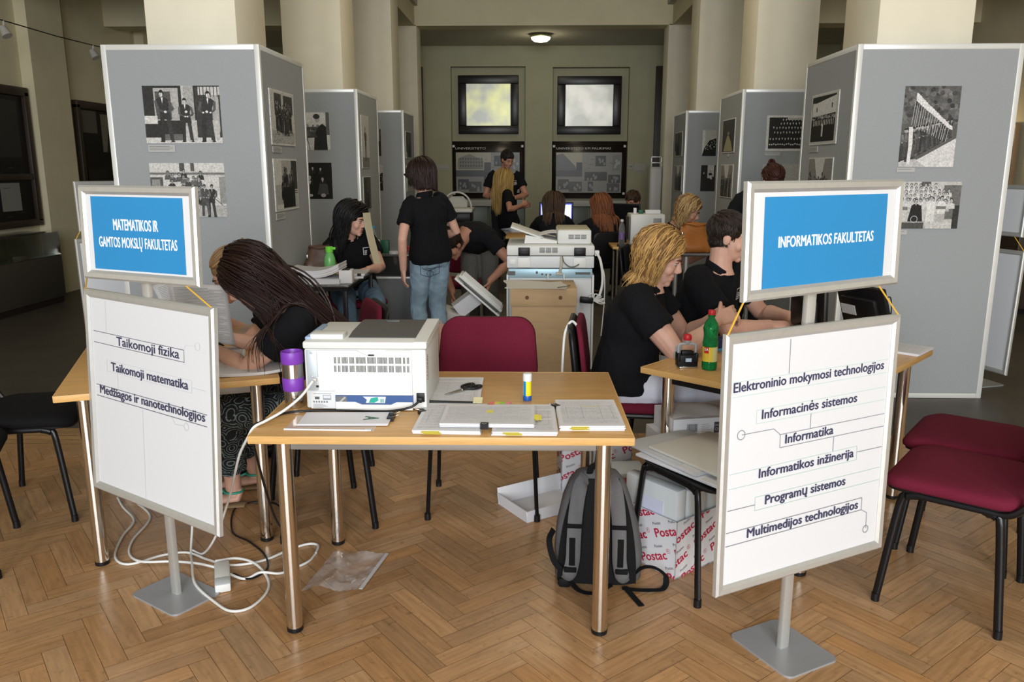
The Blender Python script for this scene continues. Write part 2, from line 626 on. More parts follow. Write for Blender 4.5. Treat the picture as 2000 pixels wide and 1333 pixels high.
# beams along both rows of columns, across the hall and across the aisles
struct('beam', [span(-2.5, -2.06, -2, 14.5, 3.88, 5.2)], M_wall)
struct('beam', [span(2.30, 2.75, -2, 14.5, 3.88, 5.2)], M_wall)
struct('beam', [span(-2.42, 2.75, 14.5, 14.9, 3.88, 5.2)], M_wall)
for y0 in (8.75, 11.75):
    struct('beam', [span(-6.0, -2.58, y0, y0+0.4, 3.45, 4.2)], M_wall)
    struct('beam', [span(2.82, 6.0, y0, y0+0.4, 3.45, 4.2)], M_wall)

# ---------------------------------------------------------------- the two dark-framed windows of the back wall
M_winframe = mat('dark_window_frame', (0.010, 0.009, 0.009), 0.35)
def frosted(name, blob):
    m = bpy.data.materials.new(name)
    m.use_nodes = True
    nt = m.node_tree
    b = nt.nodes['Principled BSDF']
    b.inputs['Roughness'].default_value = 0.25
    tc = nt.nodes.new('ShaderNodeTexCoord')
    n = nt.nodes.new('ShaderNodeTexNoise')
    n.inputs['Scale'].default_value = 2.2
    nt.links.new(tc.outputs['Object'], n.inputs['Vector'])
    r = nt.nodes.new('ShaderNodeValToRGB')
    r.color_ramp.elements[0].position = 0.36
    r.color_ramp.elements[0].color = (0.30, 0.31, 0.27, 1)
    r.color_ramp.elements[1].position = 0.66
    r.color_ramp.elements[1].color = tuple(blob) + (1,)
    nt.links.new(n.outputs['Fac'], r.inputs['Fac'])
    nt.links.new(r.outputs['Color'], b.inputs['Base Color'])
    nt.links.new(r.outputs['Color'], b.inputs['Emission Color'])
    b.inputs['Emission Strength'].default_value = 0.62
    return m
for k, (x0, x1, z0, z1, blob) in enumerate(((-1.574, -0.342, 2.2, 3.353, (0.62, 0.62, 0.24)), (0.446, 1.742, 2.19, 3.33, (0.52, 0.51, 0.46)))):
    fr = MB()
    t = 0.165
    for c, s in (span(x0, x1, 17.1, 17.2, z0, z0+t), span(x0, x1, 17.1, 17.2, z1-t, z1), span(x0, x0+t, 17.1, 17.2, z0+t, z1-t), span(x1-t, x1, 17.1, 17.2, z0+t, z1-t)):
        fr.box(c, s, bev=0.012)
    w = fr.build('window_%d' % (k+1), M_winframe, kind='structure')
    MB().box(*span(x0+t, x1-t, 17.15, 17.17, z0+t, z1-t)).build('pane', frosted('lit_frosted_pane', blob), w, kind='structure')
# sills and glazed lower panels under the niches
M_sill = mat('grey_sill', (0.50, 0.50, 0.45), 0.6)
M_lowglass = mat('grey_green_panel', (0.15, 0.18, 0.15), 0.35)
struct('trim_1', [span(-1.71, -0.2, 16.9, 17.2, 0.74, 0.875)], M_sill, 0.01)
struct('trim_2', [span(0.345, 1.885, 16.9, 17.2, 0.74, 0.865)], M_sill, 0.01)
struct('trim_3', [span(-1.70, -0.98, 17.02, 17.06, 0.02, 0.73), span(-0.94, -0.22, 17.02, 17.06, 0.02, 0.73), span(0.36, 1.1, 17.02, 17.06, 0.02, 0.73), span(1.14, 1.87, 17.02, 17.06, 0.02, 0.73)], M_lowglass, 0.005)

# ---------------------------------------------------------------- lamps
M_lampglass = mat('lit_opal_glass', (0.9, 0.9, 0.8), 0.3, emit=(1.0, 0.97, 0.78), estr=3.2)
M_brass = mat('lamp_rim', (0.45, 0.46, 0.25), 0.35, 0.6)
def ceiling_lamp(loc, label):
    t = thing('ceiling_lamp', label, 'lamp', loc)
    MB().lathe([(0.05, -0.09), (0.12, -0.078), (0.165, -0.045), (0.18, -0.005)], 28).build('lamp_shade', M_lampglass, t)
    MB().lathe([(0.19, -0.012), (0.205, -0.004), (0.205, 0.012), (0.15, 0.05), (0.08, 0.05)], 28).build('rim', M_brass, t)
    d = bpy.data.lights.new('lamp_light', 'POINT')
    d.energy = 3.5
    d.color = (1.0, 0.9, 0.62)
    d.shadow_soft_size = 0.15
    o = bpy.data.objects.new('lamp_light', d)
    o.location = (0, 0, -0.22)
    o.parent = t
    COL.objects.link(o)
ceiling_lamp((0.09, 15.55, 3.85), 'round opal ceiling lamp glowing above the two dark framed windows')
ceiling_lamp((-4.35, 13.9, 4.15), 'round lit ceiling lamp seen in the gap between the left columns')

# ---------------------------------------------------------------- notice boards on the back wall
def notice_board(x0, x1, z0, z1, title, tx0, tx1, seed, label):
    t = thing('poster_board', label, 'notice board', ((x0+x1)/2, 17.1, z0))
    w, h = x1-x0, z1-z0
    MB().box((0, 0.06, h/2), (w, 0.04, h), bev=0.004).build('backing', mat('dark_board', (0.014, 0.010, 0.008), 0.15), t)
    r = random.Random(seed)
    k = Ink()
    u0, u1, v0, v1 = -w/2+0.09, w/2-0.10, 0.115, h-0.225
    k.rect(u0, v0, u1, v1, (0.27, 0.265, 0.24))
    um = u0 + (0.55 if seed == 1 else 0.4)*(u1-u0)
    vm = v0 + 0.44*(v1-v0)
    k.rect(u0, vm, um, v1, (0.42, 0.40, 0.29))
    if seed == 1:
        k.poly([(u0+0.04, vm+0.12), (u0+0.04, v1-0.12), (u0+0.28, v1-0.03), (um-0.16, v1-0.16), (um-0.16, vm+0.12)], (0.22, 0.205, 0.165))
        for i in range(9):
            for j in range(3):
                k.rect(u0+0.08+i*0.055, vm+0.17+j*0.07, u0+0.11+i*0.055, vm+0.21+j*0.07, (0.07, 0.065, 0.055))
        k.rect(um-0.14, vm+0.04, um, v1-0.2, (0.06, 0.06, 0.06))
    else:
        k.poly([(u0, vm), (u0, v1-0.05), (u0+0.14, v1-0.02), (um-0.14, vm+0.18), (um-0.08, vm)], (0.13, 0.13, 0.14))
        k.rect(um-0.12, vm+0.02, um, vm+0.26, (0.04, 0.04, 0.045))
    k.rect(u0, vm-0.03, um, vm+0.1, (0.07, 0.07, 0.075))
    for (a, b, c, d, v) in ((0.03, 0.08, 0.2, 0.34, 0.05), (0.2, 0.03, 0.4, 0.28, 0.08), (0.44, 0.3, 0.78, 0.52, 0.05), (0.8, 0.25, 0.98, 0.45, 0.05), (0.6, 0.66, 0.76, 0.92, 0.035),
                            (0.49, 0.04, 0.57, 0.28, 0.06), (0.78, 0.03, 0.97, 0.24, 0.08), (0.86, 0.55, 0.98, 0.94, 0.20)):
        k.rect(u0+a*(u1-u0), v0+b*(v1-v0), u0+c*(u1-u0), v0+d*(v1-v0), (v, v, v*0.95))
        for i in range(5):
            gx = u0+(a+(c-a)*(0.12+0.76*r.random()))*(u1-u0)
            gy = v0+(b+(d-b)*(0.15+0.5*r.random()))*(v1-v0)
            k.ell(gx, gy, 0.022, 0.035, (v+0.2,)*3, 8)
    for i in range(26):
        a = 0.42+0.5*r.random()
        b = 0.3+0.6*r.random()
        k.line(u0+a*(u1-u0), v0+b*(v1-v0), u0+(a+0.05)*(u1-u0), v0+b*(v1-v0), 0.006, (0.09, 0.09, 0.085))
    k.text(title, tx0-(x0+x1)/2, h-0.165, 0.045, tx1-tx0, (0.5, 0.5, 0.46), 'l')
    k.clip(-w/2, 0, w/2, h)
    mb = MB()
    k.into(mb, plane_T((0, 0.04, 0), (1, 0, 0), (0, 0, 1)), step=0.0004, base=0.001)
    mb.build('poster', M_gloss, t)
    for sx in (-1, 1):
        for zz in (0.1, h-0.1):
            MB().box((sx*(w/2-0.045), 0.034, zz), (0.05, 0.012, 0.05), bev=0.006).build('clamp', M_white, t)
notice_board(-1.73, -0.22, 0.893, 2.055, 'UNIVERSITETO', -1.648, -1.02, 1, 'dark glazed poster board behind the standing man, building photograph at its upper left')
notice_board(0.343, 1.885, 0.895, 2.053, 'UNIVERSITETO KPI PALIKIMAS', 0.44, 1.56, 2, 'dark glazed poster board behind the two women at computers, under the second window')
def notice(x0, x1, z0, z1, txt, label):
    k = Ink().rect(x0, z0, x1, z1, (0.42, 0.42, 0.36))
    mb = MB()
    mb.box(*span(x0, x1, 16.985, 16.999, z0, z1), col=(0.4, 0.4, 0.35))
    k.text(txt, (x0+x1)/2, (z0+z1)/2-0.02, 0.04, None, (0.05, 0.05, 0.05))
    for i in range(2):
        k.line(x0+0.02, z0+0.02+i*0.02, x1-0.02, z0+0.02+i*0.02, 0.006, (0.2, 0.2, 0.18)) if x1-x0 > 0.15 else None
    k.into(mb, plane_T((0, 16.984, 0), (1, 0, 0), (0, 0, 1)), step=0.0004)
    tag(mb.build('wall_notice', M_print), label, 'notice')
notice(1.90, 2.0, 1.49, 1.60, '108', 'small square white number plate on the back wall beside the poster board')
notice(2.02, 2.26, 1.42, 1.60, '', 'wide white paper notice on the back wall beside the small number plate')
notice(-2.02, -1.78, 1.47, 1.58, '', 'faint paper notice on the back wall left of the poster boards')

# tall white locker at the right of the back room
t = thing('tall_cabinet', 'tall narrow white cabinet against the right pier of the back room', 'cabinet', (2.12, 14.75, 0))
MB().box((0, 0, 0.77), (0.2, 0.4, 1.54), bev=0.006).build('body', mat('cabinet_grey_white', (0.5, 0.5, 0.47), 0.5), t)
MB().box((0.0, -0.205, 0.77), (0.16, 0.012, 1.48), bev=0.004).build('door', mat('cabinet_door_white', (0.6, 0.6, 0.57), 0.45), t)
mb = MB()
mb.box((0, -0.205, 1.61), (0.19, 0.02, 0.02), bev=0.004).box((0, -0.205, 1.71), (0.19, 0.02, 0.02), bev=0.004)
mb.box((-0.085, -0.205, 1.63), (0.02, 0.02, 0.18), bev=0.004).box((0.085, -0.205, 1.63), (0.02, 0.02, 0.18), bev=0.004)
mb.build('sign_frame', M_alu, t)

# ================================================================ LEFT AISLE
M_boardwood = mat('dark_brown_wood', (0.035, 0.022, 0.014), 0.45, noise_amt=0.2, noise_scale=6)
def aisle_board(y0, y1, z0, z1, seed, label, split):
    t = thing('notice_board', label, 'notice board', (-5.94, (y0+y1)/2, z0))
    h, w = z1-z0, y1-y0
    fr = MB()
    for c, s in (((0, 0, h-0.05), (0.07, w, 0.10)), ((0, 0, 0.04), (0.07, w, 0.08)), ((0, -w/2+0.04, h/2), (0.07, 0.08, h-0.1)), ((0, w/2-0.04, h/2), (0.07, 0.08, h-0.1))):
        fr.box(c, s, bev=0.008)
    if split:
        fr.box((0, 0, split-z0), (0.06, w-0.1, 0.07), bev=0.006)
    fr.build('frame', M_boardwood, t)
    mb = MB()
    mb.box((-0.02, 0, h/2), (0.02, w-0.1, h-0.1), col=(0.012, 0.010, 0.009))
    k = Ink()
    r = random.Random(seed)
    if seed == 1:
        for (a, b, c, d, v) in ((0.66, 0.12, 0.84, 0.32, 0.22), (0.4, 0.1, 0.6, 0.3, 0.2), (0.15, 0.12, 0.3, 0.3, 0.16), (0.1, 0.5, 0.45, 0.9, 0.03), (0.5, 0.5, 0.9, 0.9, 0.028)):
            k.rect(-w/2+a*w, b*h, -w/2+c*w, d*h, (v, v, v*0.9))
    else:
        for (a, b, c, d, v) in ((0.06, 0.72, 0.3, 0.92, 0.10), (0.36, 0.55, 0.62, 0.9, 0.17), (0.7, 0.5, 0.95, 0.75, 0.03), (0.5, 0.1, 0.68, 0.4, 0.06), (0.1, 0.1, 0.4, 0.4, 0.02)):
            k.rect(-w/2+a*w, b*h, -w/2+c*w, d*h, (v, v*0.97, v*0.75))
        k.poly([(-w/2+0.42*w, 0.55*h), (-w/2+0.47*w, 0.8*h), (-w/2+0.5*w, 0.55*h)], (0.02, 0.02, 0.02))
    for i in range(14):
        a, b = r.random()*0.9, 0.08+0.8*r.random()
        k.line(-w/2+a*w, b*h, -w/2+(a+0.06)*w, b*h, 0.006, (0.06, 0.055, 0.045))
    k.clip(-w/2+0.06, 0.06, w/2-0.06, h-0.06)
    k.into(mb, plane_T((-0.008, 0, 0), (0, 1, 0), (0, 0, 1)), step=0.0004)
    mb.build('poster', M_gloss, t)
aisle_board(7.7, 9.66, 0.86, 2.44, 1, 'tall dark wooden notice board at the far left edge above the glass display case', 1.43)
aisle_board(10.67, 12.4, 0.95, 2.39, 2, 'dark framed poster board on the left aisle wall half hidden by the first tower', None)

t = thing('display_case', 'long museum display case with a glass top along the left aisle wall', 'display case', (-5.72, 7.75, 0))
MB().box((0, 0, 0.31), (0.46, 3.0, 0.48), bev=0.008).build('cabinet', mat('case_grey_green', (0.055, 0.05, 0.04), 0.5), t)
MB().box((0, 0, 0.035), (0.42, 2.96, 0.07)).build('plinth', mat('case_plinth', (0.012, 0.007, 0.005), 0.6), t)
MB().box((0, 0, 0.685), (0.45, 2.99, 0.26)).build('glass_top', M_smoke, t)
for (yy, sz) in ((-0.9, 0.2), (0.1, 0.26), (0.9, 0.16)):
    o = MB().box((-5.7, 7.75+yy, 0.575), (0.2, sz, 0.04), bev=0.006).build('exhibit', mat('old_paper', (0.30, 0.27, 0.2), 0.8))
    tag(o, {-0.9: 'small pale exhibit at the near end inside the glass display case', 0.1: 'wide pale exhibit in the middle of the glass display case', 0.9: 'smallest pale exhibit at the far end of the glass display case'}[yy], 'exhibit')

t = thing('track_spotlights', 'two small white spotlights on a thin wire along the left aisle', 'spotlight', (-5.3, 8.35, 2.97))
MB().tube([(0, 0, 0), (0, 1.0, -0.012), (0, 1.9, 0.0), (0, 3.2, 0.0)], 0.006, 6).build('wire', M_black, t)
for yy in (0.05, 1.72):
    s = MB()
    s.tube([(0, yy, 0), (0.0, yy, -0.06)], 0.01, 8)
    s.tube([(-0.02, yy, -0.06), (0.03, yy-0.01, -0.15)], [0.032, 0.05], 14)
    s.build('spotlight', mat('spot_white', (0.45, 0.44, 0.40), 0.4), t)

# ================================================================ RIGHT AISLE
t = thing('framed_picture', 'framed dark picture on the right aisle wall under a small bright spotlight', 'picture', (5.94, 10.9, 1.3))
fr = MB()
for c, s in (((0, 0, 0.72), (0.06, 0.9, 0.1)), ((0, 0, 0.05), (0.06, 0.9, 0.1)), ((0, -0.4, 0.38), (0.06, 0.1, 0.6)), ((0, 0.4, 0.38), (0.06, 0.1, 0.6))):
    fr.box(c, s, bev=0.012)
fr.build('frame', mat('tan_frame', (0.32, 0.20, 0.10), 0.45), t)
MB().box((0.02, 0, 0.38), (0.02, 0.75, 0.6)).build('picture_sheet', mat('dark_painting', (0.05, 0.035, 0.022), 0.3, noise_amt=0.6, noise_scale=5), t)
t = thing('picture_spotlight', 'small lit spotlight above the framed picture in the right aisle', 'spotlight', (5.75, 10.75, 2.06))
MB().tube([(0.25, 0, 0.06), (0.1, 0, 0.03), (0.09, 0, 0.02), (0.02, 0, 0.0)], [0.008, 0.008, 0.025, 0.035], 12).build('housing', M_white, t)
MB().ell((0.0, 0, 0), (0.03, 0.03, 0.03)).build('bulb', mat('lit_bulb', (1, 0.9, 0.7), 0.4, emit=(1.0, 0.85, 0.6), estr=9), t)
d = bpy.data.lights.new('picture_light', 'POINT')
d.energy = 2.5
d.color = (1, 0.7, 0.4)
o = bpy.data.objects.new('picture_light', d)
o.location = (-0.1, 0, -0.05)
o.parent = t
COL.objects.link(o)
t = thing('dark_cabinet', 'low dark cabinet in the right aisle behind the rear sign stand', 'cabinet', (5.45, 9.6, 0))
MB().box((0, 0, 0.5), (0.7, 1.8, 0.9), bev=0.01).build('body', M_boardwood, t)
MB().box((0, 0, 0.97), (0.74, 1.86, 0.04), bev=0.006).build('top', M_boardwood, t)
MB().box((0, 0, 0.025), (0.66, 1.76, 0.05)).build('plinth', M_black, t)

# ================================================================ EXHIBITION TOWERS
def tower(x0, x1, y0, y1, label):
    """Four fabric boards with aluminium edges around a column."""
    t = thing('exhibition_tower', label, 'display board', ((x0+x1)/2, (y0+y1)/2, 0), group='grey exhibition towers around the columns')
    hx, hy, H, e = (x1-x0)/2, (y1-y0)/2, 2.3, 0.034
    for (c, s) in (((0, -hy+0.012, H/2), (2*hx-2*e, 0.018, H-2*e)), ((0, hy-0.012, H/2), (2*hx-2*e, 0.018, H-2*e)),
                   ((-hx+0.012, 0, H/2), (0.018, 2*hy-2*e, H-2*e)), ((hx-0.012, 0, H/2), (0.018, 2*hy-2*e, H-2*e))):
        MB().box(c, s).build('board', M_panel, t)
    for sx in (-1, 1):
        for sy in (-1, 1):
            MB().box((sx*(hx-e/2), sy*(hy-e/2), H/2), (e, e, H), bev=0.004).build('corner_post', M_alu, t)
    for z in (e/2, H-e/2):
        for sy in (-1, 1):
            MB().box((0, sy*(hy-0.013), z), (2*hx-2*e, 0.026, e), bev=0.003).build('rail', M_alu, t)
        for sx in (-1, 1):
            MB().box((sx*(hx-0.013), 0, z), (0.026, 2*hy-2*e, e), bev=0.003).build('rail', M_alu, t)
tower(-2.745, -1.735, 5.3, 6.3, 'grey exhibition tower at the front left with three men photograph')
tower(-2.74, -1.765, 8.3, 9.35, 'middle grey tower of the left row, beside the black haired woman')
tower(-2.8, -1.80, 11.4, 12.4, 'farthest grey tower of the left row behind the woman in jeans')
tower(2.02, 3.05, 5.4, 6.4, 'grey exhibition tower at the front right with flag parade photograph')
tower(2.055, 3.05, 8.42, 9.42, 'middle grey tower of the right row with class portrait')
tower(2.07, 3.07, 11.58, 12.6, 'farthest grey tower of the right row behind the blonde seated woman')

# ---------------------------------------------------------------- black and white photographs on the towers
def figure(k, u, v, h, tone, face=0.62, legs=0.5, r=None):
    """A standing figure h tall with feet at (u, v): shoes, trousers, coat, bent arms with pale hands, face and hair."""
    q = math.sin(u*931.7+v*177.3)
    ln = 0.05*q*h
    w = h*0.15
    t2 = tone*1.9+0.02
    for sx in (-1, 1):
        k.poly([(u+sx*w*0.62-w*0.24, v+h*0.015), (u+sx*w*0.62+w*0.28, v+h*0.015), (u+sx*w*0.42+w*0.22, v+h*legs*0.95), (u+sx*w*0.40-w*0.36, v+h*legs*0.95)], (tone*(1.25 if sx > 0 else 0.9),)*3)
        k.ell(u+sx*w*0.66, v+h*0.012, w*0.34, h*0.014, (tone*0.4+0.01,)*3, 8)
    k.poly([(u-w*0.74, v+h*legs*0.86), (u+w*0.74, v+h*legs*0.86), (u+w*0.62+ln*0.5, v+h*0.66), (u+w*0.92+ln, v+h*0.79), (u+w*0.45+ln, v+h*0.845), (u-w*0.45+ln, v+h*0.845), (u-w*0.92+ln, v+h*0.79), (u-w*0.62+ln*0.5, v+h*0.66)], (tone,)*3)
    k.poly([(u-w*0.13+ln, v+h*0.845), (u+w*0.13+ln, v+h*0.845), (u+ln, v+h*0.73)], (min(0.75, face+0.1),)*3)
    for sx in (-1, 1):
        k.line(u+sx*w*0.9+ln, v+h*0.785, u+sx*w*1.05, v+h*0.62, w*0.34, (t2,)*3)
        k.line(u+sx*w*1.05, v+h*0.62, u+sx*w*(0.35+0.3*q), v+h*0.575, w*0.27, (t2*0.8,)*3)
        k.ell(u+sx*w*(0.3+0.3*q), v+h*0.572, w*0.15, w*0.12, (face*0.95,)*3, 8)
    hx = u+ln*1.2
    k.ell(hx, v+h*0.925, h*0.049, h*0.066, (0.03,)*3, 12)
    k.ell(hx+h*0.006*q, v+h*0.905, h*0.037, h*0.052, (face,)*3, 12)
    k.ell(hx+h*0.02*q, v+h*0.895, h*0.02, h*0.035, (face*0.65,)*3, 8)
    k.ell(hx, v+h*0.955, h*0.042, h*0.022, (0.035,)*3, 10)

def head(k, u, v, s, face=0.6, body=0.05):
    q = math.sin(u*733.1+v*391.7)
    k.poly([(u-s*1.5, v-s*3.0), (u+s*1.5, v-s*3.0), (u+s*1.3, v-s*1.25), (u+s*0.5, v-s*0.8), (u-s*0.5, v-s*0.8), (u-s*1.3, v-s*1.25)], (body,)*3)
    k.poly([(u-s*0.22, v-s*0.75), (u+s*0.22, v-s*0.75), (u, v-s*1.5)], (min(0.7, face+0.12),)*3)
    k.ell(u, v+s*0.16, s*0.70, s*0.84, (0.028,)*3, 12)
    k.ell(u+s*0.07*q, v-s*0.06, s*0.54, s*0.72, (face,)*3, 12)
    k.ell(u+s*(0.3*q), v-s*0.12, s*0.26, s*0.5, (face*0.7,)*3, 8)
    k.ell(u-s*0.2, v+s*0.05, s*0.11, s*0.06, (0.08,)*3, 6)
    k.ell(u+s*0.22, v+s*0.05, s*0.11, s*0.06, (0.08,)*3, 6)
    k.ell(u, v-s*0.4, s*0.18, s*0.05, (0.12,)*3, 6)

def photo_art(k, style, w, h, seed):
    r = random.Random(seed)
    R = lambda a, b, c, d, t: k.rect(a*w, b*h, c*w, d*h, (t, t, t*0.97))
    if style == 'three_men':
        R(0, 0, 1, 1, 0.045)
        R(0.14, 0.4, 0.46, 0.96, 0.42); R(0.16, 0.42, 0.36, 0.9, 0.10); R(0.5, 0.02, 0.64, 1, 0.52); R(0.53, 0.3, 0.66, 1, 0.38)
        R(0.68, 0, 1, 0.98, 0.06); R(0.72, 0.84, 1, 0.98, 0.55); R(0.86, 0.2, 0.98, 0.84, 0.40)
        for i in range(6):
            R(0.74+i*0.045, 0.8, 0.75+i*0.045, 1, 0.05)
        R(0, 0.34, 0.17, 0.48, 0.62); R(0, 0.0, 1, 0.10, 0.6); R(0.2, 0.05, 0.5, 0.16, 0.15); R(0.55, 0.05, 0.68, 0.4, 0.5); R(0.88, 0.06, 0.97, 0.4, 0.5)
        for (u, hh) in ((0.28, 0.92), (0.55, 0.78), (0.82, 0.9)):
            figure(k, u*w, 0.02*h, hh*h, 0.05, 0.66)
            k.ell(u*w, 0.55*h, 0.02*w, 0.022*h, (0.7,)*3, 8)
            k.ell((u+0.03)*w, 0.04*h, 0.025*w, 0.014*h, (0.5,)*3, 8)
    elif style == 'yard_group':
        R(0, 0, 1, 1, 0.62); R(0, 0.78, 1, 0.83, 0.3); R(0, 0.8, 1, 0.815, 0.12); R(0, 0, 1, 0.22, 0.45); R(0, 0.38, 0.17, 0.74, 0.12); R(0.02, 0.42, 0.13, 0.7, 0.3)
        R(0.92, 0.25, 1, 0.75, 0.3); R(0.4, 0.85, 0.47, 1, 0.1); R(0.55, 0.85, 0.6, 1, 0.12)
        for i in range(36):
            u, v = 0.2+0.5*r.random(), 0.25+0.6*r.random()
            if abs(u-0.45) > 0.28-(v-0.3)*0.1:
                v -= 0.15
            head(k, u*w, v*h, 0.03*w, 0.25+0.25*r.random(), 0.04+0.12*r.random())
        figure(k, 0.8*w, 0.0, 0.62*h, 0.05, 0.4)
        figure(k, 0.72*w, 0.02*h, 0.6*h, 0.09, 0.4)
        k.line(0.84*w, 0.36*h, 0.95*w, 0.22*h, 0.008*w, (0.08,)*3)
    elif style == 'dark_group':
        R(0, 0, 1, 1, 0.55); R(0, 0, 1, 0.25, 0.42); R(0.15, 0.55, 0.46, 0.97, 0.07); R(0.52, 0.6, 0.95, 0.96, 0.06); R(0.45, 0.5, 0.54, 1, 0.5)
        for i in range(30):
            u, v = 0.2+0.65*r.random(), 0.16+0.14*r.random()
            figure(k, u*w, v*h, (0.5+0.08*r.random())*h, 0.025+0.03*r.random(), 0.3+0.3*r.random())
        for i in range(60):
            k.ell(r.random()*w, 0.22*h*r.random(), 0.02*w, 0.008*h, (0.15+0.3*r.random(),)*3, 6)
    elif style == 'steps_group':
        R(0, 0, 1, 1, 0.4); R(0, 0.5, 0.3, 1, 0.6); R(0.74, 0.3, 1, 1, 0.05)
        for i in range(8):
            R(0.85, 0.05+i*0.045, 1, 0.075+i*0.045, 0.5)
        for i in range(46):
            u, v = 0.3+0.5*r.random(), 0.06+0.5*r.random()
            head(k, u*w, (v+0.25)*h, 0.045*w, 0.12+0.22*r.random(), 0.02+0.02*r.random())
        R(0.3, 0.02, 0.85, 0.45, 0.018); R(0, 0, 0.3, 0.1, 0.6)
    elif style == 'young_man':
        R(0, 0, 1, 1, 0.62); R(0, 0.36, 0.62, 0.62, 0.12)
        for i in range(14):
            head(k, 0.55*w*r.random(), (0.5+0.16*r.random())*h, 0.05*w, 0.2+0.2*r.random(), 0.08)
        R(0, 0, 0.3, 0.34, 0.55); R(0.86, 0.3, 1, 1, 0.12); R(0.88, 0, 1, 0.4, 0.6)
        k.poly([(0.35*w, 0), (0.4*w, 0.38*h), (0.55*w, 0.62*h), (0.72*w, 0.7*h), (0.86*w, 0.62*h), (0.9*w, 0)], (0.03,)*3)
        k.poly([(0.1*w, 0.38*h), (0.5*w, 0.40*h), (0.5*w, 0.34*h), (0.12*w, 0.32*h)], (0.07,)*3)
        k.ell(0.53*w, 0.83*h, 0.10*w, 0.10*h, (0.45,)*3)
        k.ell(0.5*w, 0.89*h, 0.13*w, 0.07*h, (0.05,)*3)
        k.line(0.1*w, 0.35*h, 0.2*w, 0, 0.02*w, (0.03,)*3); k.line(0.12*w, 0.35*h, 0.04*w, 0, 0.02*w, (0.03,)*3)
    elif style == 'four_portrait':
        R(0, 0, 1, 1, 0.018)
        for (u, v, s) in ((0.25, 0.85, 0.055), (0.55, 0.83, 0.055), (0.12, 0.6, 0.075), (0.62, 0.55, 0.075)):
            head(k, u*w, v*h, s*w*1.2, 0.5, 0.03)
        k.poly([(0.4*w, 0.12*h), (0.85*w, 0.12*h), (0.8*w, 0.42*h), (0.5*w, 0.42*h)], (0.07,)*3)
        k.poly([(0.08*w, 0.5*h), (0.17*w, 0.5*h), (0.12*w, 0.4*h)], (0.6,)*3)
        k.ell(0.12*w, 0.1*h, 0.1*w, 0.04*h, (0.4,)*3); k.ell(0.63*w, 0.1*h, 0.1*w, 0.05*h, (0.38,)*3)
    elif style == 'field_man':
        R(0, 0, 1, 1, 0.5); R(0, 0, 1, 0.2, 0.2)
        figure(k, 0.5*w, 0.14*h, 0.66*h, 0.07, 0.2)
    elif style == 'dark_trees':
        R(0, 0, 1, 1, 0.10)
        for i in range(9):
            a = r.random()
            R(a, 0.1*r.random(), a+0.08, 1, 0.02+0.05*r.random())
        R(0, 0, 0.2, 0.2, 0.3)
        for i in range(5):
            figure(k, (0.2+0.6*r.random())*w, 0.05*h, 0.6*h, 0.03, 0.2)
    elif style == 'parade':
        R(0, 0, 1, 1, 0.12)
        for i in range(150):
            k.ell(r.random()*w, (0.55+0.45*r.random())*h, 0.05*w, 0.03*h, (0.05+0.16*r.random(),)*3, 7, r.random()*3)
        k.poly([(0.1*w, 0), (1.0*w, 0), (1.0*w, 0.36*h)], (0.66,)*3)
        k.poly([(0, 0), (0.5*w, 0), (0.3*w, 0.1*h), (0, 0.08*h)], (0.5,)*3)
        for i in range(46):
            q = r.random()
            u = 0.05+0.85*q
            v0 = 0.06+0.32*q
            figure(k, u*w, v0*h, (0.42-0.2*q)*h, 0.05+0.18*r.random()*r.random(), 0.5)
        for i in range(16):
            q = i/16
            u = 0.2+0.68*q+0.02*r.random()
            v = 0.92-0.42*q
            k.line(u*w, v*h, (u-0.05)*w, (v-0.4+0.2*q)*h, 0.008*w, (0.55,)*3)
            k.poly([(u*w, v*h), ((u+0.05)*w, (v-0.02)*h), ((u+0.06)*w, (v-0.13+0.07*q)*h), ((u+0.0)*w, (v-0.10+0.05*q)*h)], (0.75,)*3)
        k.poly([(0.14*w, 0.03*h), (0.2*w, 0.03*h), (0.22*w, 0.3*h), (0.2*w, 0.5*h), (0.13*w, 0.5*h), (0.15*w, 0.25*h)], (0.72,)*3)
    elif style == 'crowd':
        R(0, 0, 1, 1, 0.55); R(0.35, 0.9, 0.5, 1, 0.12); R(0.72, 0.2, 1, 0.93, 0.16); R(0.9, 0, 1, 0.5, 0.05)
        for row in range(5):
            for i in range(12):
                u = 0.03+0.075*i+0.03*r.random()
                v = 0.94-0.075*row-0.02*r.random() - (0.0 if u < 0.6 else 0.12)
                if u < 0.86:
                    head(k, u*w, v*h, 0.034*w, 0.5+0.1*r.random(), 0.5+0.25*r.random())
        for i in range(9):
            head(k, (0.06+0.1*i)*w, (0.58+0.04*r.random())*h, 0.042*w, 0.55, 0.62)
        k.poly([(0.17*w, 0.12*h), (0.42*w, 0.12*h), (0.38*w, 0.5*h), (0.22*w, 0.5*h)], (0.03,)*3)
        head(k, 0.29*w, 0.58*h, 0.045*w, 0.5, 0.03)
        for u in (0.53, 0.7):
            R(u-0.06, 0.3, u+0.07, 0.55, 0.72); R(u-0.07, 0.14, u+0.07, 0.32, 0.45 if u > 0.6 else 0.68); R(u-0.06, 0, u-0.01, 0.14, 0.6); R(u+0.02, 0, u+0.07, 0.14, 0.6)
            head(k, u*w, 0.64*h, 0.045*w, 0.5, 0.74)
        R(0.62, 0.42, 0.78, 0.48, 0.2); R(0.03, 0.4, 0.16, 0.47, 0.2); R(0, 0, 0.44, 0.14, 0.09); R(0, 0.13, 0.45, 0.15, 0.4)
        k.ring(0.28*w, 0.2*h, 0.05*w, 0.008*w, (0.6,)*3, 16)
    elif style == 'school':
        R(0, 0, 1, 1, 0.62); R(0.04, 0.04, 1.2, 0.97, 0.03); R(0.55, 0.9, 1, 0.97, 0.5)
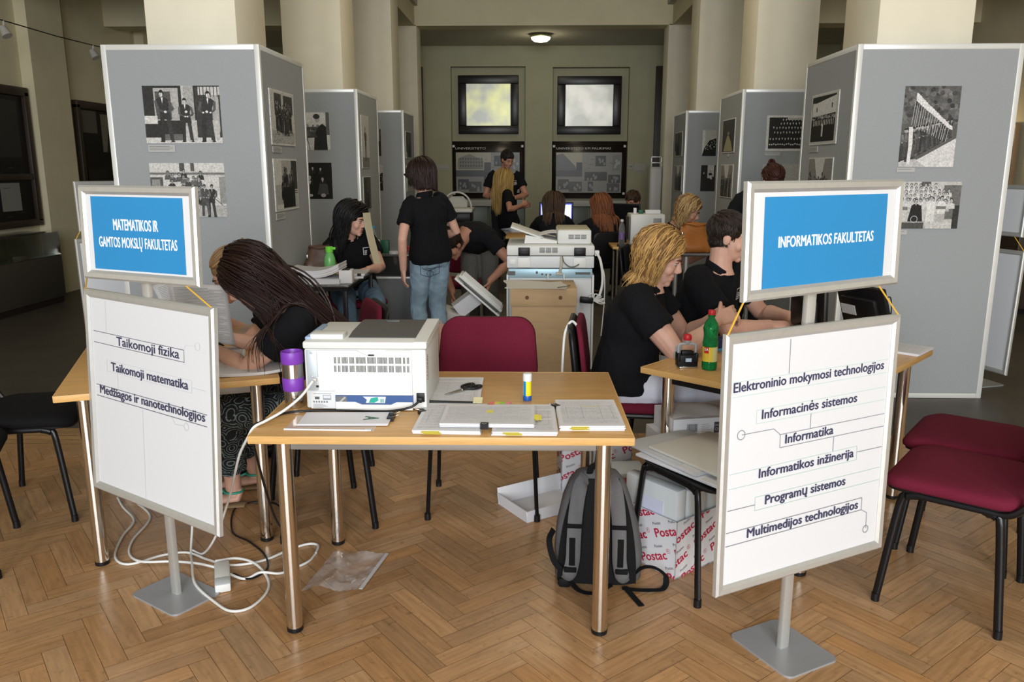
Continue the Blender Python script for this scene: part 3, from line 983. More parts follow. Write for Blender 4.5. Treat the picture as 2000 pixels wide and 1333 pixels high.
        for row, (v, n0, n1) in enumerate(((0.9, 4, 12), (0.79, 3, 12), (0.66, 1, 12), (0.52, 1, 12), (0.33, 0, 12))):
            for i in range(n0, n1):
                head(k, (0.09+0.085*i+0.03*(row % 2))*w, (v+0.02*r.random())*h, 0.032*w, 0.62, 0.025)
        for i in range(16):
            k.ell((0.08+0.06*i)*w, (0.15+0.04*r.random())*h, 0.022*w, 0.022*h, (0.6,)*3, 7)
    elif style == 'hill':
        R(0, 0, 1, 1, 0.42); k.poly([(0, 0.2*h), (0.5*w, 0.35*h), (1.0*w, 0.55*h), (1.0*w, 0), (0, 0)], (0.25,)*3); R(0, 0, 1, 0.15, 0.15)
    elif style == 'formation':
        R(0, 0, 1, 1, 0.5); R(0.03, 0.04, 0.94, 0.97, 0.02); k.poly([(0.04*w, 0.56*h), (0.95*w, 0.60*h), (0.95*w, 0.94*h), (0.2*w, 0.84*h), (0.05*w, 0.85*h)], (0.62,)*3)
        R(0.2, 0.66, 0.24, 0.75, 0.06); R(0.78, 0.7, 0.82, 0.8, 0.06)
        for i in range(70):
            u = 0.06+0.86*r.random()
            v = 0.5+0.08*r.random()
            k.ell(u*w, v*h, 0.014*w, 0.018*h, (0.15+0.4*r.random(),)*3, 7)
        for i in range(13):
            R(0.12+i*0.063, 0.36+0.02*r.random(), 0.145+i*0.063, 0.48, 0.5)
        R(0.46, 0.14, 0.52, 0.4, 0.55)
    elif style == 'grove':
        R(0, 0, 1, 1, 0.25); k.poly([(0.25*w, h), (0.7*w, h), (0.6*w, 0.6*h), (0.4*w, 0.6*h)], (0.6,)*3)
        for i in range(18):
            figure(k, (0.1+0.8*r.random())*w, 0, (0.5+0.25*r.random())*h, 0.03+0.06*r.random(), 0.25)
    elif style == 'bride':
        R(0, 0, 1, 1, 0.05); k.poly([(0.12*w, 0.02*h), (0.9*w, 0.02*h), (0.75*w, 0.3*h), (0.52*w, 0.52*h), (0.4*w, 0.5*h)], (0.36, 0.34, 0.2)); k.ell(0.5*w, 0.58*h, 0.1*w, 0.06*h, (0.2,)*3)
    elif style == 'assembly':
        R(0, 0, 1, 1, 0.45); R(0, 0.1, 0.18, 1, 0.62)
        k.poly([(0, 0), (w, 0), (w, 0.7*h), (0.5*w, 0.6*h), (0.15*w, 0.3*h)], (0.02,)*3)
        for i in range(34):
            u = 0.25+0.75*r.random()
            k.ell(u*w, (0.15+0.55*u*r.random()+0.1)*h, 0.018*w, 0.02*h, (0.55,)*3, 7)
    else:  # party
        R(0, 0, 1, 1, 0.03); R(0.45, 0.5, 0.9, 1, 0.5)
        for (u, v) in ((0.2, 0.7), (0.65, 0.75), (0.8, 0.6)):
            head(k, u*w, v*h, 0.08*w, 0.5, 0.02)
        k.ell(0.72*w, 0.5*h, 0.06*w, 0.05*h, (0.6,)*3)

def photo(tower_face, a0, z0, w, h, style, label, border=0.0, cap=None, seed=1, group=None):
    """A mounted print on a tower face. tower_face: (axis, position, sign of the along direction)."""
    ax, pos, sg = tower_face
    if ax == 'y':
        T = plane_T((a0, pos-0.006, z0), (1, 0, 0), (0, 0, 1))
    elif sg > 0:      # inner side of the left row: u runs away from the camera, normal +x
        T = plane_T((pos+0.006, a0, z0), (0, 1, 0), (0, 0, 1))
    else:             # inner side of the right row: u runs towards the camera, normal -x
        T = plane_T((pos-0.006, a0, z0), (0, -1, 0), (0, 0, 1))
    mb = MB()
    mb.box((w/2, h/2, -0.0035), (w, h, 0.007), col=(0.62, 0.62, 0.60))
    k = Ink()
    b = border
    photo_art(k, style, w-2*b, h-2*b, seed)
    k.clip(0, 0, w-2*b, h-2*b)
    k.items = [(q, [(p[0]+b, p[1]+b) for p in P], c) for (q, P, c) in k.items]
    k.into(mb, Matrix(), step=0.00006, base=0.0003)
    tag(mb.build('mounted_photograph', M_photo, T=T, sharp=None), label, 'photograph', group)
    if cap:
        cu, cv, cw, ch, cl = cap
        mb = MB()
        mb.box((cw/2, ch/2, -0.003), (cw, ch, 0.004), col=(0.46, 0.46, 0.46))
        k = Ink()
        for i in range(3 if ch > 0.035 else 1):
            k.line(0.008, ch-0.010-i*0.010, cw*(0.8 if i != 1 else 0.92), ch-0.010-i*0.010, 0.003, (0.22,)*3)
        k.into(mb, Matrix(), base=0.0003)
        tag(mb.build('caption_card', M_print, T=T @ Matrix.Translation((cu, cv, 0)), sharp=None), cl, 'caption')

FAL, FAR, FBL, FBR, FCL, FCR = ('y', 5.302, 1), ('y', 5.402, 1), ('y', 8.302, 1), ('y', 8.422, 1), ('y', 11.402, 1), ('y', 11.582, 1)
SAL, SBL, SCL = ('x', -1.737, 1), ('x', -1.767, 1), ('x', -1.802, 1)
SAR, SBR, SCR = ('x', 2.022, -1), ('x', 2.057, -1), ('x', 2.072, -1)
photo(FAL, -2.50, 1.695, 0.495, 0.355, 'three_men', 'photograph of three men in dark clothes leaning by a doorway', seed=1, cap=(0.005, -0.055, 0.175, 0.045, 'pale caption card under the photograph of three leaning men'))
photo(FAL, -2.50, 1.225, 0.49, 0.345, 'yard_group', 'photograph of a group piled up in a yard, half behind the left blue sign', seed=2)
photo(SAL, 5.44, 1.69, 0.53, 0.36, 'dark_group', 'photograph of a dark group in front of two gates, side of front left tower', 0.012, seed=3, cap=(0.01, -0.05, 0.19, 0.04, 'small caption card under the group before two gates'))
photo(SAL, 5.44, 1.25, 0.53, 0.35, 'steps_group', 'photograph of a dense dark crowd beside steps, low on the front left tower side', 0.012, seed=4, cap=(0.0, -0.055, 0.19, 0.045, 'small caption card under the dense crowd beside steps'))
photo(FBL, -2.31, 1.71, 0.255, 0.365, 'young_man', 'photograph of a young man in profile in a dark jacket', seed=5)
photo(FBL, -2.31, 1.225, 0.258, 0.36, 'four_portrait', 'dark photograph of four seated people, above the black haired woman', seed=6)
photo(SBL, 8.42, 1.53, 0.37, 0.53, 'field_man', 'narrow photograph of a man standing in a field, side of middle left tower', 0.006, seed=7)
photo(SBL, 8.42, 1.1, 0.38, 0.345, 'dark_trees', 'dark photograph of trees and people, low on the middle left tower side', 0.006, seed=8)
photo(FCL, -2.33, 1.69, 0.21, 0.36, 'party', 'dark indoor photograph, upper one on the farthest left tower front', seed=9)
photo(FCL, -2.33, 1.22, 0.22, 0.35, 'assembly', 'photograph with white upper half, lower one on the farthest left tower front', seed=10)
photo(SCL, 11.53, 1.66, 0.5, 0.37, 'dark_trees', 'dark upper photograph on the side of the farthest left tower', 0.008, seed=11)
photo(SCL, 11.53, 1.2, 0.5, 0.36, 'dark_group', 'lower photograph on the farthest left tower side, behind the dark bob hair', 0.008, seed=12)
photo(FAR, 2.335, 1.545, 0.35, 0.50, 'parade', 'tall photograph of a parade with white flags along a path', seed=13, cap=(-0.004, -0.032, 0.115, 0.028, 'thin caption card under the flag parade photograph'))
photo(FAR, 2.36, 1.152, 0.395, 0.30, 'crowd', 'photograph of a crowd of athletes around a man in black, right of the blue sign', seed=14, cap=(-0.004, -0.04, 0.08, 0.03, 'small caption card under the crowd of athletes photograph'))
photo(SAR, 6.19, 1.70, 0.535, 0.35, 'formation', 'photograph of people lined up before a building, side of the front right tower', 0.008, seed=15, cap=(0.0, -0.05, 0.19, 0.04, 'small caption card under the people lined up'))
photo(SAR, 6.17, 1.25, 0.50, 0.36, 'grove', 'photograph of people among trees, low on the front right tower side', 0.008, seed=16)
photo(FBR, 2.311, 1.70, 0.37, 0.345, 'school', 'class portrait of rows of boys in dark uniforms', 0.01, seed=17, cap=(0.0, -0.045, 0.15, 0.035, 'caption card under the class portrait'))
photo(FBR, 2.30, 1.235, 0.40, 0.335, 'hill', 'pale landscape photograph behind the woman with the red brown bun', seed=18)
photo(SBR, 9.2, 1.69, 0.55, 0.35, 'bride', 'photograph of a pale triangular shape in the dark, side of the middle right tower', 0.01, seed=19, cap=(0.25, -0.04, 0.07, 0.03, 'tiny caption tag under the pale triangular shape'))
photo(SBR, 9.19, 1.22, 0.55, 0.35, 'grove', 'photograph of a group outdoors, low on the middle right tower side', 0.01, seed=20)
photo(FCR, 2.31, 1.69, 0.19, 0.345, 'assembly', 'photograph of a dark gathering with white left edge, farthest right tower', seed=21)
photo(FCR, 2.31, 1.21, 0.20, 0.355, 'party', 'dark photograph of partying people, low on the farthest right tower', seed=22)
photo(SCR, 12.38, 1.69, 0.6, 0.34, 'dark_trees', 'dark upper photograph on the side of the farthest right tower', 0.008, seed=23)
photo(SCR, 12.3, 1.2, 0.6, 0.36, 'grove', 'lower photograph on the side of the farthest right tower', 0.008, seed=24)
# ================================================================ SIGN STANDS
BLUE = (0.022, 0.245, 0.54)
INKC = (0.045, 0.045, 0.10)
THIN = (0.20, 0.20, 0.24)
PALE = (0.50, 0.66, 0.60)
SHEET = (0.71, 0.725, 0.75)

def frame_bars(mb, w, h, b, d):
    """Mitred snap-frame: four sloping aluminium bars around a sheet; u right, v up, face towards +n."""
    prof = [(0.0, -d/2), (0.0, d*0.2), (b*0.22, d*0.5), (b*0.7, d*0.42), (b, d*0.05), (b, -d/2)]
    cs = [(-w/2, -h/2), (w/2, -h/2), (w/2, h/2), (-w/2, h/2)]
    inn = [(1, 1), (-1, 1), (-1, -1), (1, -1)]
    for i in range(4):
        rings = []
        for j in (i, (i+1) % 4):
            rings.append([mb.bm.verts.new(V((cs[j][0]+inn[j][0]*o, cs[j][1]+inn[j][1]*o, n))) for o, n in prof])
        n = len(prof)
        fs = [mb.bm.faces.new((rings[0][k], rings[0][(k+1) % n], rings[1][(k+1) % n], rings[1][k])) for k in range(n)]
        fs += [mb.bm.faces.new(list(reversed(rings[0]))), mb.bm.faces.new(rings[1])]
        mb._paint(fs, 0, None, False)

def sign_stand(px, py, plate_rz, big, small, draw_big, draw_small, label, plate=(0.22, 0.27), m_plate=None):
    t = thing('sign_stand', label, 'sign', (px, py, 0), group='white framed sign stands')
    MB().prism([(sx*(plate[0]/2-rr) + rr*math.cos(q), sy*(plate[1]/2-rr) + rr*math.sin(q)) for (sx, sy, a0) in ((1, 1, 0), (-1, 1, 90), (-1, -1, 180), (1, -1, 270)) for rr in (0.025,) for q in [math.radians(a0+15*i) for i in range(7)]], 0.007, rotm(rz=plate_rz)).build('base_plate', m_plate or mat('satin_grey_paint', (0.40, 0.42, 0.45), 0.33, 0.35), t)
    top = small[2] + 0.08
    MB().box((0, 0, top/2), (0.036, 0.02, top), bev=0.003, rot=rotm(rz=plate_rz)).build('pole', M_alu2, t)
    ends = []
    for (nm, p, draw) in (('list_panel', big, draw_big), ('header_panel', small, draw_small)):
        x, y, z, yaw, tilt, w, h = p
        R = V((math.cos(yaw), math.sin(yaw), 0))
        N0 = V((math.sin(yaw), -math.cos(yaw), 0))
        U = V((0, 0, 1))*math.cos(tilt) + N0*math.sin(tilt)
        T = plane_T((x, y, z), R, U)
        N = R.cross(U)
        mb = MB()
        frame_bars(mb, w, h, 0.030, 0.020)
        fr = mb.build(nm, M_alu2, t, T=T, world=True, sharp=25)
        mb = MB()
        mb.box((0, 0, -0.004), (w-0.045, h-0.045, 0.006), col=SHEET)
        k = Ink()
        draw(k, w, h)
        k.into(mb, Matrix(), step=0.0001, base=0.0)
        mb.build('poster', M_print, fr, T=T, world=True, sharp=None)
        mb = MB()
        mb.box((0, 0, -0.013), (0.06, h*0.5, 0.012), bev=0.003)
        mb.build('bracket', M_alu2, fr, T=T, world=True)
        ends.append((T, w, h))
    Tb, wb, hb = ends[0]
    Ts, ws, hs = ends[1]
    for s, q in ((-1, -0.98), (1, 0.74)):
        a = Ts @ V((q*ws/2, -hs/2+0.004, 0.0))
        b = Tb @ V((s*(wb/2-0.006), hb/2-0.004, 0.002))
        MB().tube([a, b], 0.0028, 6).build('cord', M_cord, t, world=True)
    return t

def draw_right_big(k, w, h):
    tx = lambda s, u0, u1, v, hh=0.028: k.text(s, u0, v+0.004, hh, u1-u0, INKC, 'l', bold=0.0011)
    k.line(-0.106, 0.36, -0.106, 0.256, 0.0022, THIN)
    k.line(-0.318, 0.254, 0.32, 0.253, 0.0016, PALE); k.line(-0.318, 0.210, 0.322, 0.210, 0.0016, PALE)
    tx('Elektroninio mokymosi technologijos', -0.316, 0.302, 0.220)
    k.line(-0.225, 0.160, 0.32, 0.163, 0.0016, PALE); k.line(-0.225, 0.119, 0.321, 0.121, 0.0016, PALE); k.line(-0.225, 0.16, -0.225, 0.119, 0.0016, PALE)
    tx('Informacinės sistemos', -0.204, 0.19, 0.127)
    k.line(-0.006, 0.12, -0.006, 0.073, 0.0018, THIN)
    k.line(-0.128, 0.072, 0.321, 0.074, 0.0018, THIN); k.line(-0.127, 0.031, 0.323, 0.032, 0.0018, THIN); k.line(-0.128, 0.073, -0.127, 0.031, 0.0018, THIN)
    k.line(-0.128, 0.072, -0.155, 0.094, 0.0018, THIN); k.line(-0.155, 0.094, -0.279, 0.094, 0.0018, THIN); k.ring(-0.281, 0.094, 0.013, 0.002, THIN)
    tx('Informatika', -0.106, 0.094, 0.037)
    k.line(0.098, 0.031, 0.098, -0.016, 0.0018, THIN)
    k.line(-0.32, -0.021, 0.206, -0.017, 0.0016, PALE); k.line(-0.32, -0.066, 0.207, -0.063, 0.0016, PALE); k.line(0.206, -0.017, 0.207, -0.063, 0.0016, PALE)
    k.line(0.206, -0.037, 0.322, -0.037, 0.0018, THIN)
    tx('Informatikos inžinerija', -0.205, 0.192, -0.054)
    k.line(-0.215, -0.109, 0.32, -0.107, 0.0016, PALE); k.line(-0.215, -0.151, 0.322, -0.15, 0.0016, PALE); k.line(-0.215, -0.109, -0.215, -0.151, 0.0016, PALE)
    k.line(-0.321, -0.132, -0.216, -0.132, 0.0018, THIN)
    tx('Programų sistemos', -0.175, 0.163, -0.142)
    k.line(-0.323, -0.201, 0.246, -0.198, 0.0018, THIN); k.line(-0.323, -0.243, 0.247, -0.24, 0.0018, THIN); k.line(0.246, -0.198, 0.247, -0.24, 0.0018, THIN)
    k.line(0.247, -0.24, 0.274, -0.255, 0.0018, THIN); k.line(0.274, -0.255, 0.275, -0.31, 0.0018, THIN); k.ring(0.274, -0.312, 0.011, 0.002, THIN)
    tx('Multimedijos technologijos', -0.241, 0.229, -0.235)

def draw_right_small(k, w, h):
    k.rect(-0.268, -0.131, 0.272, 0.119, BLUE)
    k.text('INFORMATIKOS FAKULTETAS', 0.003, -0.020, 0.030, 0.42, (0.84, 0.88, 0.92), 'c', bold=0.0012)

def draw_left_big(k, w, h):
    tx = lambda s, u0, u1, v, hh=0.031: k.text(s, u0, v+0.004, hh, u1-u0, INKC, 'l', bold=0.0011)
    k.line(-0.25, 0.345, -0.25, 0.227, 0.0014, PALE)
    k.line(-0.337, 0.227, 0.21, 0.223, 0.0018, INKC); k.line(-0.337, 0.186, 0.208, 0.182, 0.0018, INKC); k.line(0.209, 0.224, 0.209, 0.181, 0.0018, INKC)
    tx('Taikomoji fizika', -0.187, 0.182, 0.187)
    g2 = (0.62, 0.66, 0.68)
    k.line(0.209, 0.224, 0.222, 0.241, 0.0014, g2); k.line(0.222, 0.241, 0.272, 0.244, 0.0014, g2); k.ring(0.284, 0.244, 0.012, 0.0016, g2)
    for (a, b, c, d) in ((-0.257, 0.128, 0.249, 0.126), (-0.257, 0.087, 0.246, 0.084), (-0.257, 0.128, -0.257, 0.087), (0.248, 0.126, 0.246, 0.084), (0.248, 0.103, 0.325, 0.102), (-0.19, 0.087, -0.19, 0.028)):
        k.line(a, b, c, d, 0.0014, g2)
    tx('Taikomoji matematika', -0.228, 0.227, 0.089)
    k.line(-0.332, 0.029, 0.325, 0.024, 0.0018, INKC); k.line(-0.332, -0.013, 0.323, -0.016, 0.0018, INKC)
    tx('Medžiagos ir nanotechnologijos', -0.309, 0.313, -0.005)
    k.line(-0.041, -0.016, -0.043, -0.345, 0.0014, g2)
    k.line(0.13, -0.016, 0.15, -0.038, 0.0014, g2); k.line(0.15, -0.038, 0.199, -0.036, 0.0014, g2); k.ring(0.211, -0.036, 0.012, 0.0016, g2)

def draw_left_small(k, w, h):
    k.rect(-0.216, -0.123, 0.208, 0.122, BLUE)
    k.text('MATEMATIKOS IR', -0.010, 0.012, 0.036, 0.206, (0.84, 0.88, 0.92), 'c', bold=0.0012)
    k.text('GAMTOS MOKSLŲ FAKULTETAS', -0.006, -0.046, 0.034, 0.362, (0.84, 0.88, 0.92), 'c', bold=0.0010)

def blank(k, w, h):
    pass

sign_stand(0.822, 2.41, 0.50, (0.846, 2.372, 0.698, 0.499, -0.022, 0.711, 0.791), (0.846, 2.372, 1.35, 0.581, -0.032, 0.683, 0.323), draw_right_big, draw_right_small,
           'sign stand with list of informatics programmes under a blue INFORMATIKOS FAKULTETAS header')
sign_stand(-1.316, 2.692, -0.57, (-1.330, 2.655, 0.738, -0.57, -0.059, 0.756, 0.758), (-1.312, 2.655, 1.329, -0.41, -0.037, 0.535, 0.318), draw_left_big, draw_left_small,
           'sign stand with list of physics programmes under a blue MATEMATIKOS IR GAMTOS header', plate=(0.27, 0.20))
sign_stand(-2.955, 5.77, 0.9, (-2.955, 5.745, 0.68, 0.9, -0.03, 0.64, 0.76), (-2.955, 5.745, 1.28, 0.9, -0.03, 0.58, 0.34), blank, blank,
           'blank sign stand with white sheets half hidden behind the left tower')
sign_stand(3.24, 5.80, -1.28, (3.205, 5.79, 0.56, -1.28, -0.03, 0.55, 0.86), (3.20, 5.79, 1.255, -1.28, -0.03, 0.52, 0.345), blank, blank,
           'blank grey framed sign stand behind the right tower at the picture edge')

# ================================================================ TABLES
def table(corner, rz, w, d, h, label, rail=True, inset=0.085, lr=1.0):
    """corner: front-left corner of the top; w along local x, d along local y."""
    c, s = math.cos(rz), math.sin(rz)
    ox, oy = corner[0] + w/2*c - d/2*s, corner[1] + w/2*s + d/2*c
    t = thing('table', label, 'table', (ox, oy, 0), rz)
    MB().box((0, 0, h-0.0125), (w-0.004, d-0.004, 0.025), bev=0.002).build('tabletop', M_wood, t)
    e = MB()
    for (cc, ss) in (((0, -d/2, h-0.0125), (w, 0.005, 0.0255)), ((0, d/2, h-0.0125), (w, 0.005, 0.0255)), ((-w/2, 0, h-0.0125), (0.005, d, 0.0255)), ((w/2, 0, h-0.0125), (0.005, d, 0.0255))):
        e.box(cc, ss, bev=0.0015)
    e.build('edge_band', M_edge, t)
    for sx in (-1, 1):
        for sy in (-1, 1):
            T = Matrix.Translation((sx*(w/2-inset), sy*(d/2-inset), 0))
            l = MB().lathe([(0.026*lr, 0.018), (0.026*lr, 0.68), (0.036*lr, 0.684), (0.036*lr, h-0.026)], 24, T).build('leg', M_chrome, t)
            MB().lathe([(0.022*lr, 0.0), (0.027*lr, 0.004), (0.027*lr, 0.018)], 20, T).build('foot', M_black, l)
    if rail:
        f = MB()
        for sy in (-1, 1):
            f.box((0, sy*(d/2-inset), h-0.048), (w-2*inset-0.05, 0.025, 0.045), bev=0.003)
        for sx in (-1, 1):
            f.box((sx*(w/2-inset), 0, h-0.048), (0.025, d-2*inset-0.05, 0.045), bev=0.003)
        f.build('rail', rail if rail is not True else M_grey_steel, t)
    return t
table((-0.893, 2.385), 0.012, 1.206, 0.82, 0.725, 'beech table with chrome legs at the front centre carrying the printer')
table((-1.761, 2.806), math.radians(21.5), 0.80, 1.2, 0.725, 'beech table on the left behind the physics sign, with reading woman')
table((1.04, 2.79), math.radians(48.3), 1.19, 0.79, 0.725, 'beech table on the right behind the informatics sign, turned cornerwise', rail=M_black)
table((0.82, 8.50), 0.0, 1.15, 0.5, 0.725, 'thin legged beech desk at the back holding the white printer', rail=M_black, inset=0.05, lr=0.5)

# ================================================================ CHAIRS
def chair(loc, rz, fabric, label, group, name='visitor_chair', back=True, recline=0.10):
    """Stackable visitor chair facing local +y: four black tube legs, padded seat and back."""
    t = thing(name, label, 'chair', (loc[0], loc[1], 0), rz, group)
    hw, f, r, zs = 0.245, 0.195, -0.195, 0.425
    for sx in (-1, 1):
        for (yy, yt) in ((f, 0.145), (r, -0.155)):
            pts = [(sx*hw, yy, 0.012), (sx*(hw-0.018), yt + (yy-yt)*0.12, zs-0.045), (sx*(hw-0.022), yt - (0.012 if yy > 0 else -0.012), zs-0.012), (sx*(hw-0.024), yt - (0.05 if yy > 0 else -0.05), zs)]
            lg = MB().tube(curve_pts(pts, 4), 0.0112, 10, flat=(1.25, 0.85), up=(0, 1, 0)).build('leg', M_blacktube, t)
            MB().tube([(sx*hw, yy, 0), (sx*hw, yy, 0.03)], [0.0145, 0.014], 10).build('foot_cap', M_black, lg)
    fr = MB()
    for sx in (-1, 1):
        fr.tube([(sx*(hw-0.024), 0.10, zs), (sx*(hw-0.024), -0.11, zs)], 0.0125, 8)
        if back:
            fr.tube(curve_pts([(sx*(hw-0.024), -0.10, zs), (sx*(hw-0.024), -0.18, zs+0.004), (sx*(hw-0.026), -0.232, zs+0.06), (sx*(hw-0.03), -0.245-recline*0.2, zs+0.16), (sx*(hw-0.04), -0.25-recline*0.5, zs+0.24)], 5), 0.012, 8)
    for yy in (0.12, -0.12):
        fr.tube([(-(hw-0.024), yy, zs-0.012), (hw-0.024, yy, zs-0.012)], 0.010, 8)
    fr.build('frame', M_blacktube, t)
    # seat: rounded pad, waterfall front
    def outline(w, d, rr, n=6):
        out = []
        for (cx, cy, a0) in ((w-rr, d-rr, 0), (-w+rr, d-rr, 90), (-w+rr, -d+rr, 180), (w-rr, -d+rr, 270)):
            for i in range(n+1):
                a = math.radians(a0 + 90*i/n)
                out.append((cx+rr*math.cos(a), cy+rr*math.sin(a)))
        return out
    def pad(w, d, rr, levels, T):
        mb = MB()
        rings = []
        for (sc, z, drop) in levels:
            ring = []
            for (x, y) in outline(w*sc, d*sc, rr*sc):
                fall = -drop*max(0, (y/d-0.55))**2*5
                ring.append(mb.bm.verts.new(T @ V((x, y, z + fall))))
            rings.append(ring)
        n = len(rings[0])
        fs = []
        for a, b in zip(rings, rings[1:]):
            fs += [mb.bm.faces.new((a[i], a[(i+1) % n], b[(i+1) % n], b[i])) for i in range(n)]
        mb._paint(fs, 0, None, True)
        mb._paint([mb.bm.faces.new(list(reversed(rings[0]))), mb.bm.faces.new(rings[-1])], 0, None, True)
        return mb
    T = Matrix.Translation((0, 0.005, zs))
    if back:
      pad(0.235, 0.215, 0.075, [(0.96, 0.012, 0.01), (1.0, 0.02, 0.01), (1.01, 0.036, 0.012), (0.985, 0.05, 0.014), (0.9, 0.058, 0.014), (0.6, 0.06, 0.01), (0.2, 0.058, 0)], T).build('seat', fabric, t, sharp=70)
    pad(0.23, 0.21, 0.075, [(0.9, 0.002, 0.01), (0.98, 0.004, 0.01), (0.985, 0.0125, 0.01)], T).build('seat_shell', M_black, t)
    if back:
        Tb = Matrix.Translation((0, -0.262-recline*0.45, zs+0.245)) @ rotm(rx=PI/2 + recline*1.2)
        def backpad(levels):
            mb = MB()
            rings = []
            for (sc, z) in levels:
                ring = []
                for (x, y) in outline(0.235*sc, 0.165*sc, 0.085*sc):
                    xx = x*(1.0 + 0.06*(-y/0.165)) if y < 0 else x*(1-0.05*(y/0.165))
                    ring.append(mb.bm.verts.new(Tb @ V((xx, y, z - 0.32*x*x))))
                rings.append(ring)
            n = len(rings[0])
            fs = []
            for a, b in zip(rings, rings[1:]):
                fs += [mb.bm.faces.new((a[i], a[(i+1) % n], b[(i+1) % n], b[i])) for i in range(n)]
            mb._paint(fs, 0, None, True)
            for rg, rev in ((rings[0], True), (rings[-1], False)):
                c = mb.bm.verts.new(sum((v.co for v in rg), V())/n - (Tb.to_3x3() @ V((0, 0, 0.012))))
                mb._paint([mb.bm.faces.new((rg[i], rg[(i+1) % n], c)) for i in range(n)], 0, None, True)
            return mb
        # local z of Tb points to +y (the sitter) after the turn: shell behind, cushion in front
        backpad([(0.9, 0.018), (1.0, 0.012), (1.0, 0.0), (0.93, -0.014), (0.6, -0.018), (0.2, -0.02)]).build('back_shell', M_black, t, sharp=70)
        backpad([(0.98, -0.024), (1.0, -0.030), (0.97, -0.045), (0.8, -0.052), (0.4, -0.05)]).build('backrest', fabric, t, sharp=70)
    return t
# ================================================================ PEOPLE
def ik(a, b, l1, l2, pole):
    """Middle joint of a two-bone limb from a to b, bent towards pole; b is pulled in when out of reach."""
    a, b, pole = V(a), V(b), V(pole)
    d = b - a
    L = d.length
    if L > (l1+l2)*0.995:
        b = a + d.normalized()*(l1+l2)*0.995
        d = b - a
        L = d.length
    x = (l1*l1 - l2*l2 + L*L)/(2*L)
    h = math.sqrt(max(l1*l1 - x*x, 0.0))
    u = d/L
    p = pole - a
    p = p - u*p.dot(u)
    p = p.normalized() if p.length > 1e-6 else u.orthogonal().normalized()
    return a + u*x + p*h, b

def remeshed(mb, name, voxel, smooth, mats, parent, fold=0.0, fold_scale=9.0, seed=0.0):
    """One continuous skin over all the solids collected in mb."""
    me = bpy.data.meshes.new(name)
    mb.bm.to_mesh(me)
    mb.bm.free()
    o = bpy.data.objects.new(name, me)
    COL.objects.link(o)
    m = o.modifiers.new('r', 'REMESH')
    m.mode = 'VOXEL'
    m.voxel_size = voxel
    m.use_smooth_shade = True
    if smooth:
        s = o.modifiers.new('s', 'SMOOTH')
        s.factor = 0.5
        s.iterations = smooth
    dg = bpy.context.evaluated_depsgraph_get()
    new = bpy.data.meshes.new_from_object(o.evaluated_get(dg))
    bpy.data.objects.remove(o)
    bpy.data.meshes.remove(me)
    new.name = name
    if fold:
        nn = [v.normal.copy() for v in new.vertices]
        for v, n in zip(new.vertices, nn):
            p = v.co*fold_scale
            q = V((p.x + seed, p.y, p.z*0.55))
            a = noise.noise(q)
            b = 1 - abs(noise.noise(q*1.7 + V((3.1, 7.7, seed))))*2
            v.co += n*(fold*(0.6*a + 0.7*b*b*b - 0.25))
    new.transform(inv(parent))
    new.materials.clear()
    for q in (mats if isinstance(mats, (list, tuple)) else [mats]):
        new.materials.append(q)
    for p in new.polygons:
        p.use_smooth = True
    return fin(bpy.data.objects.new(name, new), name, parent)

def loft(mb, secs, n=22, m=0):
    """secs: (centre, right, forward, half width, half depth[, squareness])."""
    rings = []
    for (c, R, F, a, b) in secs:
        ring = []
        for k in range(n):
            th = 2*PI*k/n
            ct, st = math.cos(th), math.sin(th)
            ring.append(mb.bm.verts.new(c + R*(a*math.copysign(abs(ct)**0.85, ct)) + F*(b*math.copysign(abs(st)**0.85, st))))
        rings.append(ring)
    fs = []
    for A, B in zip(rings, rings[1:]):
        fs += [mb.bm.faces.new((A[k], A[(k+1) % n], B[(k+1) % n], B[k])) for k in range(n)]
    fs += [mb.bm.faces.new(list(reversed(rings[0]))), mb.bm.faces.new(rings[-1])]
    mb._paint(fs, m, None, True)

def limb(mb, pts, rs, n=14):
    """A tapering limb with rounded ends."""
    pts = [V(p) for p in pts]
    d0 = (pts[0]-pts[1]).normalized()
    d1 = (pts[-1]-pts[-2]).normalized()
    P = [pts[0]+d0*rs[0]*0.9, pts[0]+d0*rs[0]*0.6] + pts + [pts[-1]+d1*rs[-1]*0.6, pts[-1]+d1*rs[-1]*0.9]
    R = [rs[0]*0.35, rs[0]*0.75] + list(rs) + [rs[-1]*0.75, rs[-1]*0.35]
    mb.tube(P, R, n)

